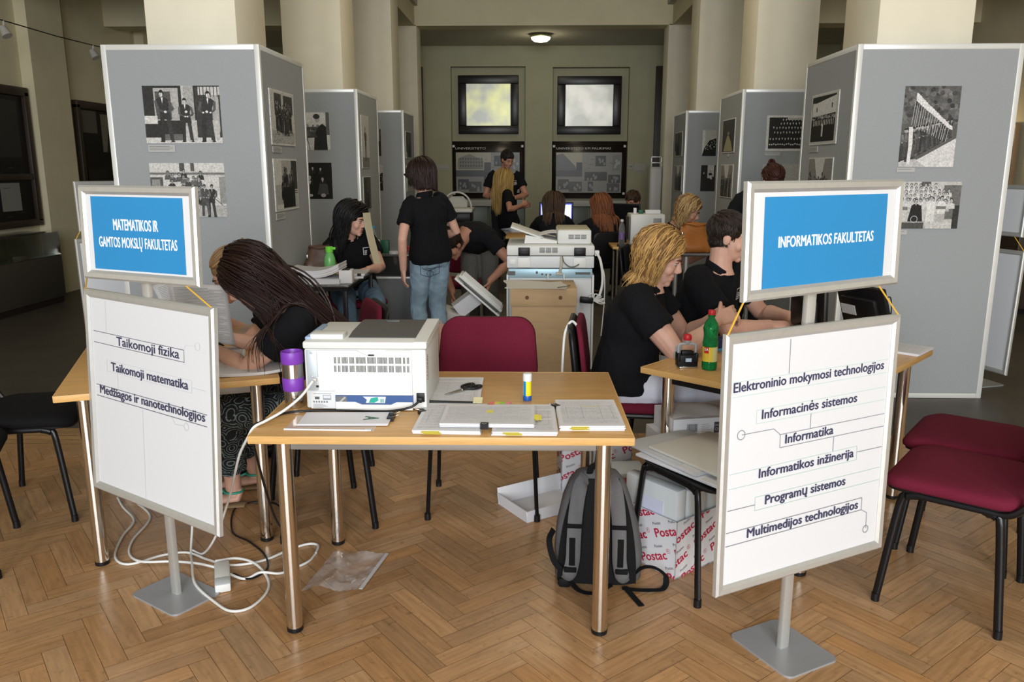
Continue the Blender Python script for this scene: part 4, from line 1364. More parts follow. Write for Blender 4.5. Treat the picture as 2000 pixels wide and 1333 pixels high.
def hand(mb, wrist, D, Pn, thumb_side, curl=0.5, spread=0.1, s=1.0):
    """Palm, four jointed fingers of different length and a thumb leaving the side of the palm. D: along the hand, Pn: out of the palm."""
    wrist, D, Pn = V(wrist), V(D).normalized(), V(Pn)
    Pn = (Pn - D*Pn.dot(D)).normalized()
    L = D.cross(Pn)*thumb_side      # towards the thumb
    secs = []
    for t, a, b in ((-0.01, 0.026, 0.019), (0.02, 0.032, 0.019), (0.055, 0.040, 0.016), (0.085, 0.041, 0.0135), (0.093, 0.036, 0.010)):
        secs.append((wrist + D*(t*s), L, Pn, a*s, b*s))
    loft(mb, secs, 14)
    for i, (ln, off) in enumerate(((0.068, 0.031), (0.076, 0.0105), (0.070, -0.010), (0.055, -0.030))):
        p = wrist + D*(0.084*s) + L*(off*s)
        d = (D + L*(spread*off/0.03)).normalized()
        c = curl*(0.85 + 0.12*i)
        pn = Pn
        pts = [p - d*0.01*s, p]
        for seg, frac in enumerate((0.45, 0.31, 0.24)):
            ang = c*(0.8, 1.0, 0.7)[seg]
            d, pn = (d*math.cos(ang) + pn*math.sin(ang)).normalized(), (pn*math.cos(ang) - d*math.sin(ang)).normalized()
            pts.append(pts[-1] + d*(ln*frac*s))
        r = (0.0088, 0.0092, 0.0088, 0.0078)[i]*s
        limb(mb, pts, [r*1.05, r*1.05, r, r*0.95, r*0.85], 8)
    d = (D*0.62 + L*0.75 + Pn*0.25).normalized()
    p = wrist + D*(0.022*s) + L*(0.024*s)
    d2 = (d + Pn*0.5*curl + D*0.25).normalized()
    limb(mb, [p, p + d*(0.034*s), p + d*(0.034*s) + d2*(0.028*s), p + d*(0.034*s) + d2*(0.028*s) + (d2 + Pn*0.4*curl).normalized()*(0.022*s)], [0.0135*s, 0.0115*s, 0.0105*s, 0.0085*s], 9)

def head_frame(c, f, up=(0, 0, 1)):
    f = V(f).normalized()
    r = f.cross(V(up)).normalized()
    u = r.cross(f)
    M = Matrix.Identity(4)
    for i in range(3):
        M[i][0], M[i][1], M[i][2], M[i][3] = r[i], f[i], u[i], c[i]
    return M

def head_solids(mb, M, neck, nr, male=False, s=1.0):
    R3 = M.to_3x3().to_4x4()
    def E(c, r):
        mb.ell(M @ (V(c)*s), V(r)*s, R3, u=18, v=12)
    E((0, -0.012, 0.028), (0.074, 0.093, 0.088))
    E((0, 0.028, -0.033), (0.060, 0.060, 0.086))
    E((0, 0.038, -0.075), (0.048 if male else 0.043, 0.049, 0.042))
    E((0, 0.076, -0.100), (0.021, 0.017, 0.018))
    E((0, 0.064, 0.024), (0.053, 0.026, 0.018))
    for q in (-1, 1):
        E((q*0.037, 0.056, -0.032), (0.027, 0.026, 0.030))
        E((q*0.077, -0.006, -0.008), (0.009, 0.021, 0.033))
        E((q*0.074, -0.002, -0.026), (0.009, 0.012, 0.014))
        E((q*0.031, 0.0735, 0.0095), (0.0155, 0.0125, 0.0075))
        E((q*0.031, 0.0715, -0.011), (0.0145, 0.0105, 0.0055))
        E((q*0.0115, 0.096, -0.035), (0.008, 0.0105, 0.007))
    E((0, 0.082, -0.058), (0.026, 0.012, 0.010))
    E((0, 0.082, -0.075), (0.022, 0.012, 0.009))
    mb.tube([M @ (V((0, 0.080, 0.020))*s), M @ (V((0, 0.094, -0.006))*s), M @ (V((0, 0.1065, -0.026))*s), M @ (V((0, 0.105, -0.034))*s)], [0.008*s, 0.009*s, 0.0115*s, 0.008*s], 10)
    top = M @ V((0, -0.018, -0.055))
    n0 = V(neck)
    d = (top-n0)
    mb.tube([n0 - d*0.35, n0, n0 + d*0.55, top], [nr*1.35, nr*1.08, nr*0.97, nr], 16)

def face_parts(M, parent, s=1.0, lip=(0.50, 0.17, 0.15), brow=(0.07, 0.04, 0.025)):
    R3 = M.to_3x3().to_4x4()
    for q in (-1, 1):
        e = MB()
        e.ell(M @ (V((q*0.031, 0.0715, 0.001))*s), (0.0112*s, 0.0108*s, 0.0088*s), R3)
        e.ell(M @ (V((q*0.031, 0.0762, -0.0015))*s), (0.0072*s, 0.0068*s, 0.0070*s), R3, m=1)
        e.build('eye', [mat('eye_white', (0.46, 0.42, 0.38), 0.35), mat('iris', (0.06, 0.05, 0.04), 0.25)], parent, world=True)
        b = MB()
        b.tube([M @ (V((q*0.014, 0.092, 0.020))*s), M @ (V((q*0.032, 0.089, 0.027))*s), M @ (V((q*0.049, 0.074, 0.021))*s)], [0.0032*s, 0.004*s, 0.002*s], 6)
        b.tube([M @ (V((q*0.017, 0.083, 0.010))*s), M @ (V((q*0.031, 0.0855, 0.0125))*s), M @ (V((q*0.046, 0.076, 0.007))*s)], [0.0016*s, 0.0022*s, 0.0014*s], 6)
        b.build('eyebrow', mat('brow_%02d' % int(brow[0]*100), brow, 0.8), parent, world=True)
    l = MB()
    l.ell(M @ (V((0, 0.0905, -0.0625))*s), (0.021*s, 0.0055*s, 0.0045*s), R3)
    l.ell(M @ (V((0, 0.0900, -0.0715))*s), (0.018*s, 0.006*s, 0.0055*s), R3)
    l.build('mouth', mat('lips', lip, 0.45), parent, world=True)

def hair_mat(name, rough=0.38):
    return mat(name, (0.1, 0.1, 0.1), 0.46, attr='Col', spec=0.4)

def hair(M, style, color, seed, parent, caps=(), s=1.0, n=None, length=None, vol=1.0, var=0.3, curtain=False, wave=0.0, root=None, name='hair', part=0.0, fine=1.0):
    """A hair cap with many tapering locks that lie on the head, part over it and fall; kept out of the head, neck and shoulders."""
    r = random.Random(seed)
    mb = MB()
    C = V(color)
    Mi = M.inverted()
    R3 = M.to_3x3().to_4x4()
    cc = V((0, -0.016, 0.038))*s
    cr = V((0.080, 0.094, 0.090))*s*(1 + 0.04*(vol-1))
    mb.ell(M @ cc, cr, R3, u=24, v=16, col=C*0.8)
    mb.ell(M @ (V((0, -0.045, -0.01))*s), V((0.068, 0.055, 0.075))*s, R3, u=20, v=12, col=C*0.75)
    cfg = dict(long=(460, 0.58, 0.020), bob=(360, 0.27, 0.017), short=(420, 0.055, 0.006), bun=(300, 0.14, 0.006), mid=(420, 0.38, 0.020))[style]
    n = int((n or cfg[0])*fine)
    length = length or cfg[1]
    thick = cfg[2]*vol
    steps = 5 if style == 'short' else (15 if curtain else 13)
    for i in range(n):
        for _ in range(60):
            d = V((r.gauss(0, 1), r.gauss(0, 1), r.gauss(0, 1))).normalized()
            if d.z < (-0.6 if style == 'short' and d.y < 0.05 else -0.25):
                continue
            if d.y > 0.45 and d.z < 0.42 + (0.12 if style == 'short' else 0.0):
                continue
            if style == 'short' and d.y > 0.1 and d.z < 0.1 and abs(d.x) > 0.5 and d.z < -0.05:
                continue
            break
        p = cc + V((d.x*cr.x, d.y*cr.y, d.z*cr.z))
        lay = 0.25 + 0.75*r.random()
        nrm = V((d.x/cr.x, d.y/cr.y, d.z/cr.z)).normalized()
        sx = 1 if d.x > part else -1
        drift = None
        if style == 'short':
            v = V((0.2*d.x, 0.75 if d.z > 0.45 else 0.05, -0.6)) + V((r.gauss(0, .12), r.gauss(0, .12), 0))
        elif style == 'bun':
            v = V((-0.3*d.x, -0.9, 0.15 if d.z < 0.3 else -0.2))
        else:
            v = V((sx*(0.35+0.6*abs(d.x))*(1 if d.y > -0.1 else 0.15), -0.35-0.25*max(d.y, 0), -0.35 if d.y > -0.1 else -0.8))
            if curtain and r.random() < 0.94:
                drift = curtain
                v = M.to_3x3().inverted() @ V((drift[0], drift[1], -0.25)) + V((sx*0.25, 0, 0))
        v = v - nrm*v.dot(nrm)
        v.normalize()
        ln = length*(0.78+0.4*r.random())
        step = ln/steps
        ph, am = r.random()*6.3, wave*(0.5+r.random())
        W3 = M.to_3x3()
        vw = W3 @ v
        pw = M @ p
        down = V((0, 0, -1)) if drift is None else (V((0, 0, -1)) + V(drift)).normalized()
        pts = [pw - (W3 @ nrm)*0.004]
        for k in range(steps):
            t = k/steps
            gq = 0.0 if style in ('short', 'bun') else 0.10 + 0.42*t
            lp = Mi @ pw
            q = lp - cc
            nn = V((q.x/cr.x**2, q.y/cr.y**2, q.z/cr.z**2)).normalized()
            vw = (vw*(1-gq) + down*gq).normalized()
            lv = Mi.to_3x3() @ vw
            if q.z > -0.05*s and style != 'curl':
                rad = math.sqrt((q.x/cr.x)**2 + (q.y/cr.y)**2 + (q.z/cr.z)**2)
                if rad < 1.35 and lv.dot(nn) < 0:
                    lv = lv - nn*lv.dot(nn)
                elif lv.dot(nn) > 0 and style in ('short', 'bun', 'bob', 'mid', 'long'):
                    lv = lv - nn*lv.dot(nn)*(0.85 if style == 'short' else (1.0 if curtain and rad < 1.5 else 0.6))
                vw = (M.to_3x3() @ lv).normalized()
            pw = pw + vw*step
            if am:
                side = vw.cross(W3 @ nn)
                pw = pw + side*(math.sin(t*9+ph)*am*t) + (W3 @ nn)*(math.cos(t*8+ph)*am*0.6*t)
            lp = Mi @ pw
            q = lp - cc
            rad = math.sqrt((q.x/cr.x)**2 + (q.y/cr.y)**2 + (q.z/cr.z)**2)
            lim = 1.0 + thick/0.085*lay
            if rad < lim:
                lp = cc + q*(lim/max(rad, 1e-4))
            ym = (0.030 + max(0.0, lp.z-0.005)*0.75 + 0.012*lay)*s
            if not curtain and style in ('long', 'bob', 'mid') and lp.y > ym and lp.z < 0.07*s:
                lp.y = ym
                if abs(lp.x) < 0.074*s:
                    lp.x = math.copysign(0.074*s + 0.012*lay, lp.x if abs(lp.x) > 0.01 else sx)
            pw = M @ lp
            for (a, b, rr) in caps:
                ab = b-a
                tt = max(0, min(1, (pw-a).dot(ab)/ab.length_squared))
                cpt = a + ab*tt
                dd = pw - cpt
                rl = rr + 0.012*lay
                if dd.length < rl:
                    pw = cpt + (dd.normalized() if dd.length > 1e-6 else V((0, -1, 0)))*rl
            pts.append(pw.copy())
        rr = (0.0035 if style == 'short' else 0.0055)*s*(0.8+0.5*r.random())/fine**0.7
        rs = [rr*(1.0 if k < steps*0.6 else max(0.25, 1-(k-steps*0.6)/(steps*0.4)*0.8)) for k in range(steps+1)]
        c = C*(1 + var*(r.random()*2-1))
        if root is not None and r.random() < 0.35:
            c = V(root)*(0.8+0.4*r.random())
        mb.tube(pts, rs, 5, col=c, cap=False, flat=(0.7, 2.0), up=W3 @ nrm)
    if style == 'bun':
        bc = V((0, -0.10, 0.085))*s
        mb.ell(M @ bc, V((0.042, 0.036, 0.040))*s, R3, col=C*0.8)
        for i in range(60):
            a, b = r.random()*6.28, r.random()*6.28
            pts = []
            for k in range(6):
                th = a + k*0.55
                pts.append(M @ (bc + V((math.cos(th)*0.046*math.cos(b*0.3), math.sin(th)*0.040, math.sin(th + b)*0.044))*s))
            mb.tube(pts, [0.005*s]*5 + [0.002*s], 5, col=C*(1+var*(r.random()*2-1)), cap=False)
    return mb.build(name, hair_mat('hair_strands'), parent, world=True, sharp=None, normals=False)

def chest_logo(parent, o, u, v, s=0.05):
    """The white square-and-words emblem printed on the polo shirts."""
    k = Ink()
    c = (0.62, 0.62, 0.64)
    for (a, b, x, y) in ((-0.5, -0.6, 0.5, -0.5), (-0.5, 0.5, 0.5, 0.6), (-0.5, -0.6, -0.4, 0.6), (0.4, 0.15, 0.5, 0.6)):
        k.rect(a*s, b*s, x*s, y*s, c)
    for i in range(3):
        k.rect(-0.28*s, (-0.38+0.2*i)*s, (0.75-0.12*i)*s, (-0.27+0.2*i)*s, c)
    mb = MB()
    k.into(mb, plane_T(o, u, v), base=0.0015)
    mb.build('logo', M_print, parent, world=True, sharp=None)

WOMAN = dict(w=(0.150, 0.172, 0.158, 0.135, 0.150, 0.158, 0.120, 0.060), d=(0.100, 0.118, 0.105, 0.092, 0.112, 0.090, 0.068, 0.052), sh=0.165, arm=(0.048, 0.038, 0.026), leg=(0.088, 0.055, 0.036), nr=0.050)
MAN = dict(w=(0.150, 0.162, 0.158, 0.152, 0.172, 0.182, 0.135, 0.066), d=(0.100, 0.112, 0.108, 0.108, 0.122, 0.100, 0.075, 0.058), sh=0.190, arm=(0.054, 0.043, 0.030), leg=(0.090, 0.060, 0.040), nr=0.058)

def person(label, pel, pf, neck, cf, headc, hf, arms, legs, hairfn, build=WOMAN, fat=1.0, skin=None, bottoms=None, hu=(0, 0, 1), voxel=0.0055, group=None, hem=0.06,
           leg_cover=0.97, s=1.0, face=True, brow=(0.07, 0.04, 0.025), shoes=None, bulge=0.03, logo=None, sleeve=0.55, shirt=None, shirt_name='polo_shirt', male=False, watch=None, sandals=None, yoke=False):
    """pel/neck/headc: pelvis, neck base, head centre; pf/cf/hf: where pelvis, chest and head face.
    arms/legs: side -> (end, pole, direction, palm normal, curl) / (ankle, pole, foot direction); side -1 is the person's left."""
    skin = skin or M_skin
    shirt = shirt or M_polo
    pel, neck, headc = V(pel), V(neck), V(headc)
    t = thing('person', label, 'person', (pel.x, pel.y, 0), 0, group)
    pf, cf = V(pf).normalized(), V(cf).normalized()
    mid = (pel+neck)/2 - cf*bulge
    def spine(q):
        if q < 0:
            return pel + (mid-pel).normalized()*q*(neck-pel).length
        return pel*(1-q)**2 + mid*(2*q*(1-q)) + neck*q*q
    def tang(q):
        return (spine(min(q+0.05, 1.05)) - spine(q-0.05)).normalized()
    def fr(q):
        T = tang(q)
        f = (pf*(1-max(q, 0)) + cf*max(q, 0)).normalized()
        R = f.cross(T).normalized()
        return R, T.cross(R)
    ts = (-0.16, 0.0, 0.2, 0.42, 0.64, 0.82, 0.92, 1.0)
    def torso(add, q0, q1):
        secs = []
        for i in range(15):
            q = q0 + (q1-q0)*i/14
            for j in range(len(ts)-1):
                if q <= ts[j+1] or j == len(ts)-2:
                    a = min(max((q-ts[j])/(ts[j+1]-ts[j]), 0), 1)
                    w = build['w'][j]*(1-a) + build['w'][j+1]*a
                    d = build['d'][j]*(1-a) + build['d'][j+1]*a
                    break
            R, F = fr(q)
            fk = 1 + (fat-1)*max(0, min(1, (0.98-q)*3))
            secs.append((spine(q) + F*((fk-1)*0.06), R, F, (w*s+add)*fk, (d*s+add)*fk))
        return secs
    Rc, Fc = fr(0.95)
    Tc = tang(0.95)
    sho = {q: neck - Tc*0.062*s + Rc*(q*build['sh']*s*(1+(fat-1)*0.5)) for q in (-1, 1)}
    Rp, Fp = fr(0)
    hip = {q: pel + Rp*(q*0.088*s*fat) for q in (-1, 1)}
    J = {}
    for q, a in arms.items():
        el, wr = ik(sho[q], a[0], 0.29*s, 0.255*s, a[1])
        J[q] = (el, wr)
    K = {}
    for q, l in legs.items():
        kn, an = ik(hip[q], l[0], 0.43*s, 0.42*s, l[1])
        K[q] = (kn, an)
    M = head_frame(headc, hf, hu)
    # the body: one continuous surface
    mb = MB()
    loft(mb, torso(-0.008, -0.12, 1.0))
    head_solids(mb, M, neck, build['nr']*s, male, s)
    for q in arms:
        el, wr = J[q]
        a = arms[q]
        ar = build['arm']
        fa = 1 + (fat-1)*1.25
        m1 = (sho[q]+el)/2
        m2 = el*0.68 + wr*0.32
        limb(mb, [sho[q], m1, el, m2, (el+wr*2)/3, wr], [ar[0]*fa*s, ar[0]*0.93*fa*s, ar[1]*fa*s, ar[1]*1.03*fa*s, ar[1]*0.82*s, ar[2]*s])
        hand(mb, wr, a[2], a[3], q*1.0, a[4], s=s*(1.06 if male else 0.96))
    for q in legs:
        kn, an = K[q]
        lr = build['leg']
        fd = V(legs[q][2]).normalized()
        calf = kn*0.65 + an*0.35 - fd*0.012
        limb(mb, [hip[q], (hip[q]+kn)/2, kn, calf, kn*0.25+an*0.75, an], [lr[0]*fat*s, lr[0]*0.84*fat*s, lr[1]*s, lr[1]*0.98*s, lr[2]*1.05*s, lr[2]*s])
        mb.tube([an + V((0, 0, -0.005)) - fd*0.035, an + V((0, 0, -0.045)) - fd*0.02, an + V((0, 0, -0.052)) + fd*0.06, an + V((0, 0, -0.062)) + fd*0.13, an + V((0, 0, -0.066)) + fd*0.165],
                [0.022*s, 0.034*s, 0.036*s, 0.036*s, 0.018*s], 12, flat=(0.6, 1.0), up=(0, 0, 1))
    remeshed(mb, 'body', voxel, 2, skin, t)
    if face:
        face_parts(M, t, s, brow=brow)
    # shirt
    mb = MB()
    loft(mb, torso(0.020, -hem, 0.965))
    for q in arms:
        el = J[q][0]
        e = sho[q]*(1-sleeve) + el*sleeve
        ar = build['arm'][0]*(1+(fat-1)*1.25)
        mb.tube([sho[q] - (el-sho[q]).normalized()*0.03 - Rc*(q*0.05), sho[q] + Rc*(q*-0.012), sho[q]*(1-sleeve*0.5)+el*sleeve*0.5, e, e + (el-sho[q]).normalized()*0.004], [(ar+0.02)*s, (ar+0.018)*s, (ar+0.017)*s, (ar+0.020)*s, (ar+0.020)*s], 18)
    if yoke:
        limb(mb, [sho[-1], neck - Tc*0.045 - Fc*0.01, sho[1]], [0.075, 0.088, 0.075])
    sh = remeshed(mb, shirt_name, 0.0085, 5, shirt, t, fold=0.006, seed=pel.x*7)
    # collar
    mb = MB()
    up = (M @ V((0, -0.018, -0.055)) - neck).normalized()
    nr = build['nr']*s
    pts = []
    for k in range(25):
        th = PI/2 + 0.28 + (2*PI-0.56)*k/24
        pts.append(neck + up*(-0.002 - 0.022*max(0, math.sin(th))) + Rc*(math.cos(th)*(nr*1.22)) + Fc*(math.sin(th)*(nr*1.22)))
    mb.tube(pts, 0.012, 8, flat=(2.3, 0.5), up=up)
    for q in (-1, 1):
        a = pts[0] if q < 0 else pts[-1]
        a2 = neck + Rc*(q*nr*0.95) + Fc*(nr*0.95)
        a3 = neck + Rc*(q*0.055) + Fc*(nr*1.25) - up*0.055
    mb.build('collar', shirt, sh, world=True, sharp=60)
    if logo:
        Rl, Fl = fr(0.68)
        dd = build['d'][4]*s*fat
        nv = (Fl*0.92 - Rl*0.38).normalized()
        tree = BVHTree.FromPolygons([v.co for v in sh.data.vertices], [tuple(q.vertices) for q in sh.data.polygons])
        lq, ll = logo if isinstance(logo, tuple) else (0.74, -0.08)
        nv = (Fl*0.92 + Rl*(0.42 if ll > 0 else -0.3)).normalized()
        o0 = inv(t) @ (spine(lq) + Rl*ll + nv*0.6)
        hit = tree.ray_cast(o0, -nv)
        o = (t.location + hit[0]) if hit[0] else spine(0.7)
        if hit[1]:
            nv = (nv + hit[1]).normalized()
        uu = tang(0.68).cross(nv).normalized()
        chest_logo(sh, o + nv*0.003, uu, nv.cross(uu), 0.05)
    # trousers
    if bottoms:
        mb = MB()
        loft(mb, torso(0.008, -0.17, 0.03))
        for q in legs:
            kn, an = K[q]
            lr = build['leg']
            fd = V(legs[q][2]).normalized()
            e = kn*(1-leg_cover) + an*leg_cover
            kb = kn + (kn - (hip[q]+an)/2).normalized()*0.004
            limb(mb, [hip[q], (hip[q]+kn)/2, kb], [(lr[0]*fat+0.010)*s, (lr[0]*0.86*fat+0.012)*s, (lr[1]+0.016)*s])
            mb.tube([kb, kn*(1-leg_cover*0.5)+an*leg_cover*0.5, e], [(lr[1]+0.016)*s, (lr[1]*0.98+0.016)*s, (lr[2]+0.030)*s], 16)
        remeshed(mb, 'trousers', 0.010, 4, bottoms, t, fold=0.007, fold_scale=11, seed=pel.y*5)
    if shoes:
        for q in legs:
            an = K[q][1]
            fd = V(legs[q][2]).normalized()
            sd = fd.cross(V((0, 0, 1)))
            mb = MB()
            mb.tube([an + V((0, 0, -0.052)) - fd*0.045, an + V((0, 0, -0.042)) - fd*0.03, an + V((0, 0, -0.048)) + fd*0.05, an + V((0, 0, -0.060)) + fd*0.13, an + V((0, 0, -0.066)) + fd*0.185],
                    [0.030, 0.042, 0.044, 0.042, 0.020], 14, flat=(0.72, 0.95), up=(0, 0, 1))
            mb.tube([an + V((0, 0, -0.082)) - fd*0.05, an + V((0, 0, -0.082)) + fd*0.18], [0.034, 0.036], 12, flat=(0.25, 1.05), up=(0, 0, 1))
            mb.build('shoe', shoes, t, world=True, sharp=50)
    if sandals:
        for q in legs:
            an = K[q][1]
            fd = V(legs[q][2]).normalized()
            sd = fd.cross(V((0, 0, 1)))
            mb = MB()
            mb.tube([an + V((0, 0, -0.082)) - fd*0.05, an + V((0, 0, -0.084)) + fd*0.06, an + V((0, 0, -0.086)) + fd*0.185], [0.030, 0.032, 0.030], 12, flat=(0.22, 1.1), up=(0, 0, 1), m=1)
            ring = [an + V((0, 0, -0.012)) + fd*(0.042*math.cos(q)) + sd*(0.040*math.sin(q)) for q in [2*PI*k/18 for k in range(18)]]
            mb.tube(ring, 0.0055, 7, closed=True)
            toe = [an + fd*0.105 + sd*(0.040*math.cos(q)) + V((0, 0, -0.072 + 0.036*math.sin(q))) for q in [PI*k/10 for k in range(11)]]
            mb.tube(toe, 0.0055, 7)
            mb.tube([an + fd*0.040 + V((0, 0, -0.012)), an + fd*0.07 + V((0, 0, -0.024)), an + fd*0.105 + V((0, 0, -0.036))], 0.0055, 7)
            mb.build('sandal', [sandals, mat('sandal_sole', (0.30, 0.20, 0.11), 0.7)], t, world=True, sharp=50)
    if watch:
        el, wr = J[watch]
        dv = (wr-el).normalized()
        c = wr - dv*0.03
        a = dv.orthogonal().normalized()
        b = dv.cross(a)
        MB().tube([c + a*(0.0315*math.cos(2*PI*k/16)) + b*(0.0315*math.sin(2*PI*k/16)) for k in range(16)], 0.011, 8, closed=True, flat=(0.35, 1.3), up=dv.cross(a)).build('watch', M_black, t, world=True)
    caps = [(pel, mid, build['w'][3]*s*fat*0.95), (mid, neck - Tc*0.06, build['w'][4]*0.86*s), (sho[-1], sho[1], 0.075*s), (neck, M @ V((0, -0.02, -0.06)), nr*1.15)]
    for q in arms:
        caps.append((sho[q], J[q][0], build['arm'][0]+0.02))
    if hairfn:
        hairfn(M, t, caps)
    return t, M, J, K
# ================================================================ CHAIRS IN PLACE
def face_to(fx, fy):
    return math.atan2(-fx, fy)
GB = 'burgundy visitor chairs'
GK = 'black visitor chairs'
c0 = chair((-0.225, 3.56), PI - 0.01, M_burg, 'empty burgundy chair behind the printer table, backrest facing the copier', GB)
dup(c0, (1.555, 2.80, 0), face_to(-0.79, 0.61), 'front one of the two burgundy chairs at the right edge, with whole seat in view', GB)
dup(c0, (1.80, 3.22, 0), face_to(-0.80, 0.60), 'second burgundy chair at the right edge, behind the front one beside the table leg', GB)
dup(c0, (0.50, 3.80, 0), face_to(1, -0.1), 'burgundy chair the blonde woman in white trousers sits on', GB)
dup(c0, (-0.965, 3.42, 0), face_to(-0.918, -0.397), 'burgundy chair under the long brown haired woman', GB)
dup(c0, (-1.128, 4.17, 0), face_to(-0.918, -0.397), 'burgundy chair of the fair haired woman hidden behind the long haired reader', GB)
dup(c0, (0.82, 4.27, 0), face_to(0.75, -0.65), 'burgundy chair of the dark haired man behind the right table', GB)
dup(c0, (-1.5, 6.62, 0), face_to(0.5, -0.85), 'burgundy chair of the black haired woman by the glass desk', GB)
dup(c0, (-0.72, 7.75, 0), face_to(-0.2, -1), 'empty dark red chair behind the woman in jeans and the bending man', GB)
k0 = chair((-2.288, 3.504), face_to(0.976, 0.218), M_blackfab, 'black visitor chair at the left edge pushed towards the left table', GK)
dup(k0, (-2.335, 2.93, 0), face_to(0.905, 0.425), 'black visitor chair cut by the left edge in front of the other black chair', GK)
dup(k0, (0.21, 9.30, 0), face_to(0, 1), 'black chair of the brown haired woman at the lit monitor', GK)
dup(k0, (0.76, 9.36, 0), face_to(-0.3, 0.95), 'black chair of the red haired woman at the back desk', GK)
dup(k0, (1.12, 7.45, 0), face_to(0.9, -0.2), 'black chair of the blonde woman seated before the farthest right tower', GK)
paper_chair = chair((0.7025, 2.954), face_to(0.515, -0.857), M_blackfab, 'backless black chair frame under the flat envelopes, beside the rucksack', GK, name='stool', back=False)

# ================================================================ THE PEOPLE
M_jeans = mat('pale_denim', (0.235, 0.335, 0.42), 0.85, noise_amt=0.3, noise_scale=9, bump=0.1, bump_scale=250)
M_jeans2 = mat('mid_denim', (0.10, 0.165, 0.235), 0.85, noise_amt=0.3, noise_scale=9)
M_whitetr = mat('white_cotton', (0.70, 0.71, 0.80), 0.85, noise_amt=0.03, noise_scale=12)
M_greytr = mat('grey_cotton', (0.10, 0.095, 0.085), 0.85, noise_amt=0.1)
M_darktr = mat('dark_trousers', (0.012, 0.012, 0.015), 0.85)
M_blackshoe = mat('black_leather', (0.012, 0.011, 0.011), 0.4)

def patterned():
    m = bpy.data.materials.new('paisley_print')
    m.use_nodes = True
    nt = m.node_tree
    b = nt.nodes['Principled BSDF']
    b.inputs['Roughness'].default_value = 0.8
    tc = nt.nodes.new('ShaderNodeTexCoord')
    v = nt.nodes.new('ShaderNodeTexVoronoi')
    v.inputs['Scale'].default_value = 13
    nt.links.new(tc.outputs['Object'], v.inputs['Vector'])
    ma = nt.nodes.new('ShaderNodeMath')
    ma.operation = 'MULTIPLY'
    ma.inputs[1].default_value = 46
    nt.links.new(v.outputs['Distance'], ma.inputs[0])
    sn = nt.nodes.new('ShaderNodeMath')
    sn.operation = 'SINE'
    nt.links.new(ma.outputs[0], sn.inputs[0])
    n = nt.nodes.new('ShaderNodeTexNoise')
    n.inputs['Scale'].default_value = 60
    nt.links.new(tc.outputs['Object'], n.inputs['Vector'])
    m2 = nt.nodes.new('ShaderNodeMath')
    m2.operation = 'MULTIPLY'
    nt.links.new(sn.outputs[0], m2.inputs[0])
    nt.links.new(n.outputs['Fac'], m2.inputs[1])
    r = nt.nodes.new('ShaderNodeValToRGB')
    r.color_ramp.interpolation = 'CONSTANT'
    r.color_ramp.elements[0].color = (0.008, 0.012, 0.018, 1)
    r.color_ramp.elements[1].position = 0.34
    r.color_ramp.elements[1].color = (0.20, 0.26, 0.25, 1)
    nt.links.new(m2.outputs[0], r.inputs['Fac'])
    nt.links.new(r.outputs['Color'], b.inputs['Base Color'])
    return m
M_paisley = patterned()

# A: reading woman on the left
person('woman with very long dark auburn hair bent over papers at the left table', (-0.95, 3.42, 0.535), (-0.918, -0.397, 0), (-1.055, 3.345, 0.985), (-0.85, -0.37, -0.45), (-1.185, 3.29, 1.105), (-0.72, -0.22, -0.66),
       {-1: ((-1.385, 3.365, 0.785), (-1.1, 3.0, 0.5), (-0.95, 0.15, 0.02), (0.1, 0.35, -0.9), 0.5),
        1: ((-1.44, 3.56, 0.80), (-1.1, 3.9, 0.4), (-0.9, -0.1, 0.1), (0, -0.4, -0.9), 0.6)},
       {-1: ((-1.385, 3.475, 0.095), (-1.6, 3.2, 0.9), (-0.85, -0.1, 0)), 1: ((-1.36, 3.70, 0.095), (-1.6, 3.4, 0.9), (-0.9, -0.2, 0))},
       lambda M, t, caps: (hair(M, 'long', (0.022, 0.008, 0.0065), 11, t, caps, n=640, length=0.74, vol=1.2, fine=4.5, curtain=(0.72, 0.31, 0), wave=0.008, var=0.35),),
       fat=1.03, bottoms=M_paisley, leg_cover=0.72, voxel=0.005, face=True, watch=-1, sandals=mat('green_strap', (0.02, 0.32, 0.22), 0.5), brow=(0.04, 0.02, 0.015))
# second woman beyond her
person('fair haired woman almost hidden behind the long haired reader at the left table', (-1.10, 4.14, 0.535), (-0.918, -0.397, 0), (-1.33, 4.03, 0.93), (-0.9, -0.38, -0.45), (-1.50, 3.955, 1.02), (-0.82, -0.30, -0.48),
       {-1: ((-1.62, 3.88, 0.79), (-1.3, 3.6, 0.5), (-0.95, 0.1, 0), (0, 0, -1), 0.4), 1: ((-1.66, 4.1, 0.79), (-1.3, 4.5, 0.4), (-0.95, -0.1, 0), (0, 0, -1), 0.4)},
       {-1: ((-1.50, 3.90, 0.09), (-1.7, 3.7, 0.9), (-0.9, -0.3, 0)), 1: ((-1.45, 4.15, 0.09), (-1.7, 3.9, 0.9), (-0.9, -0.3, 0))},
       lambda M, t, caps: (hair(M, 'bun', (0.33, 0.20, 0.10), 12, t, caps, n=320, vol=1.2, fine=2.5),), bottoms=M_darktr, voxel=0.008, shoes=M_blackshoe)
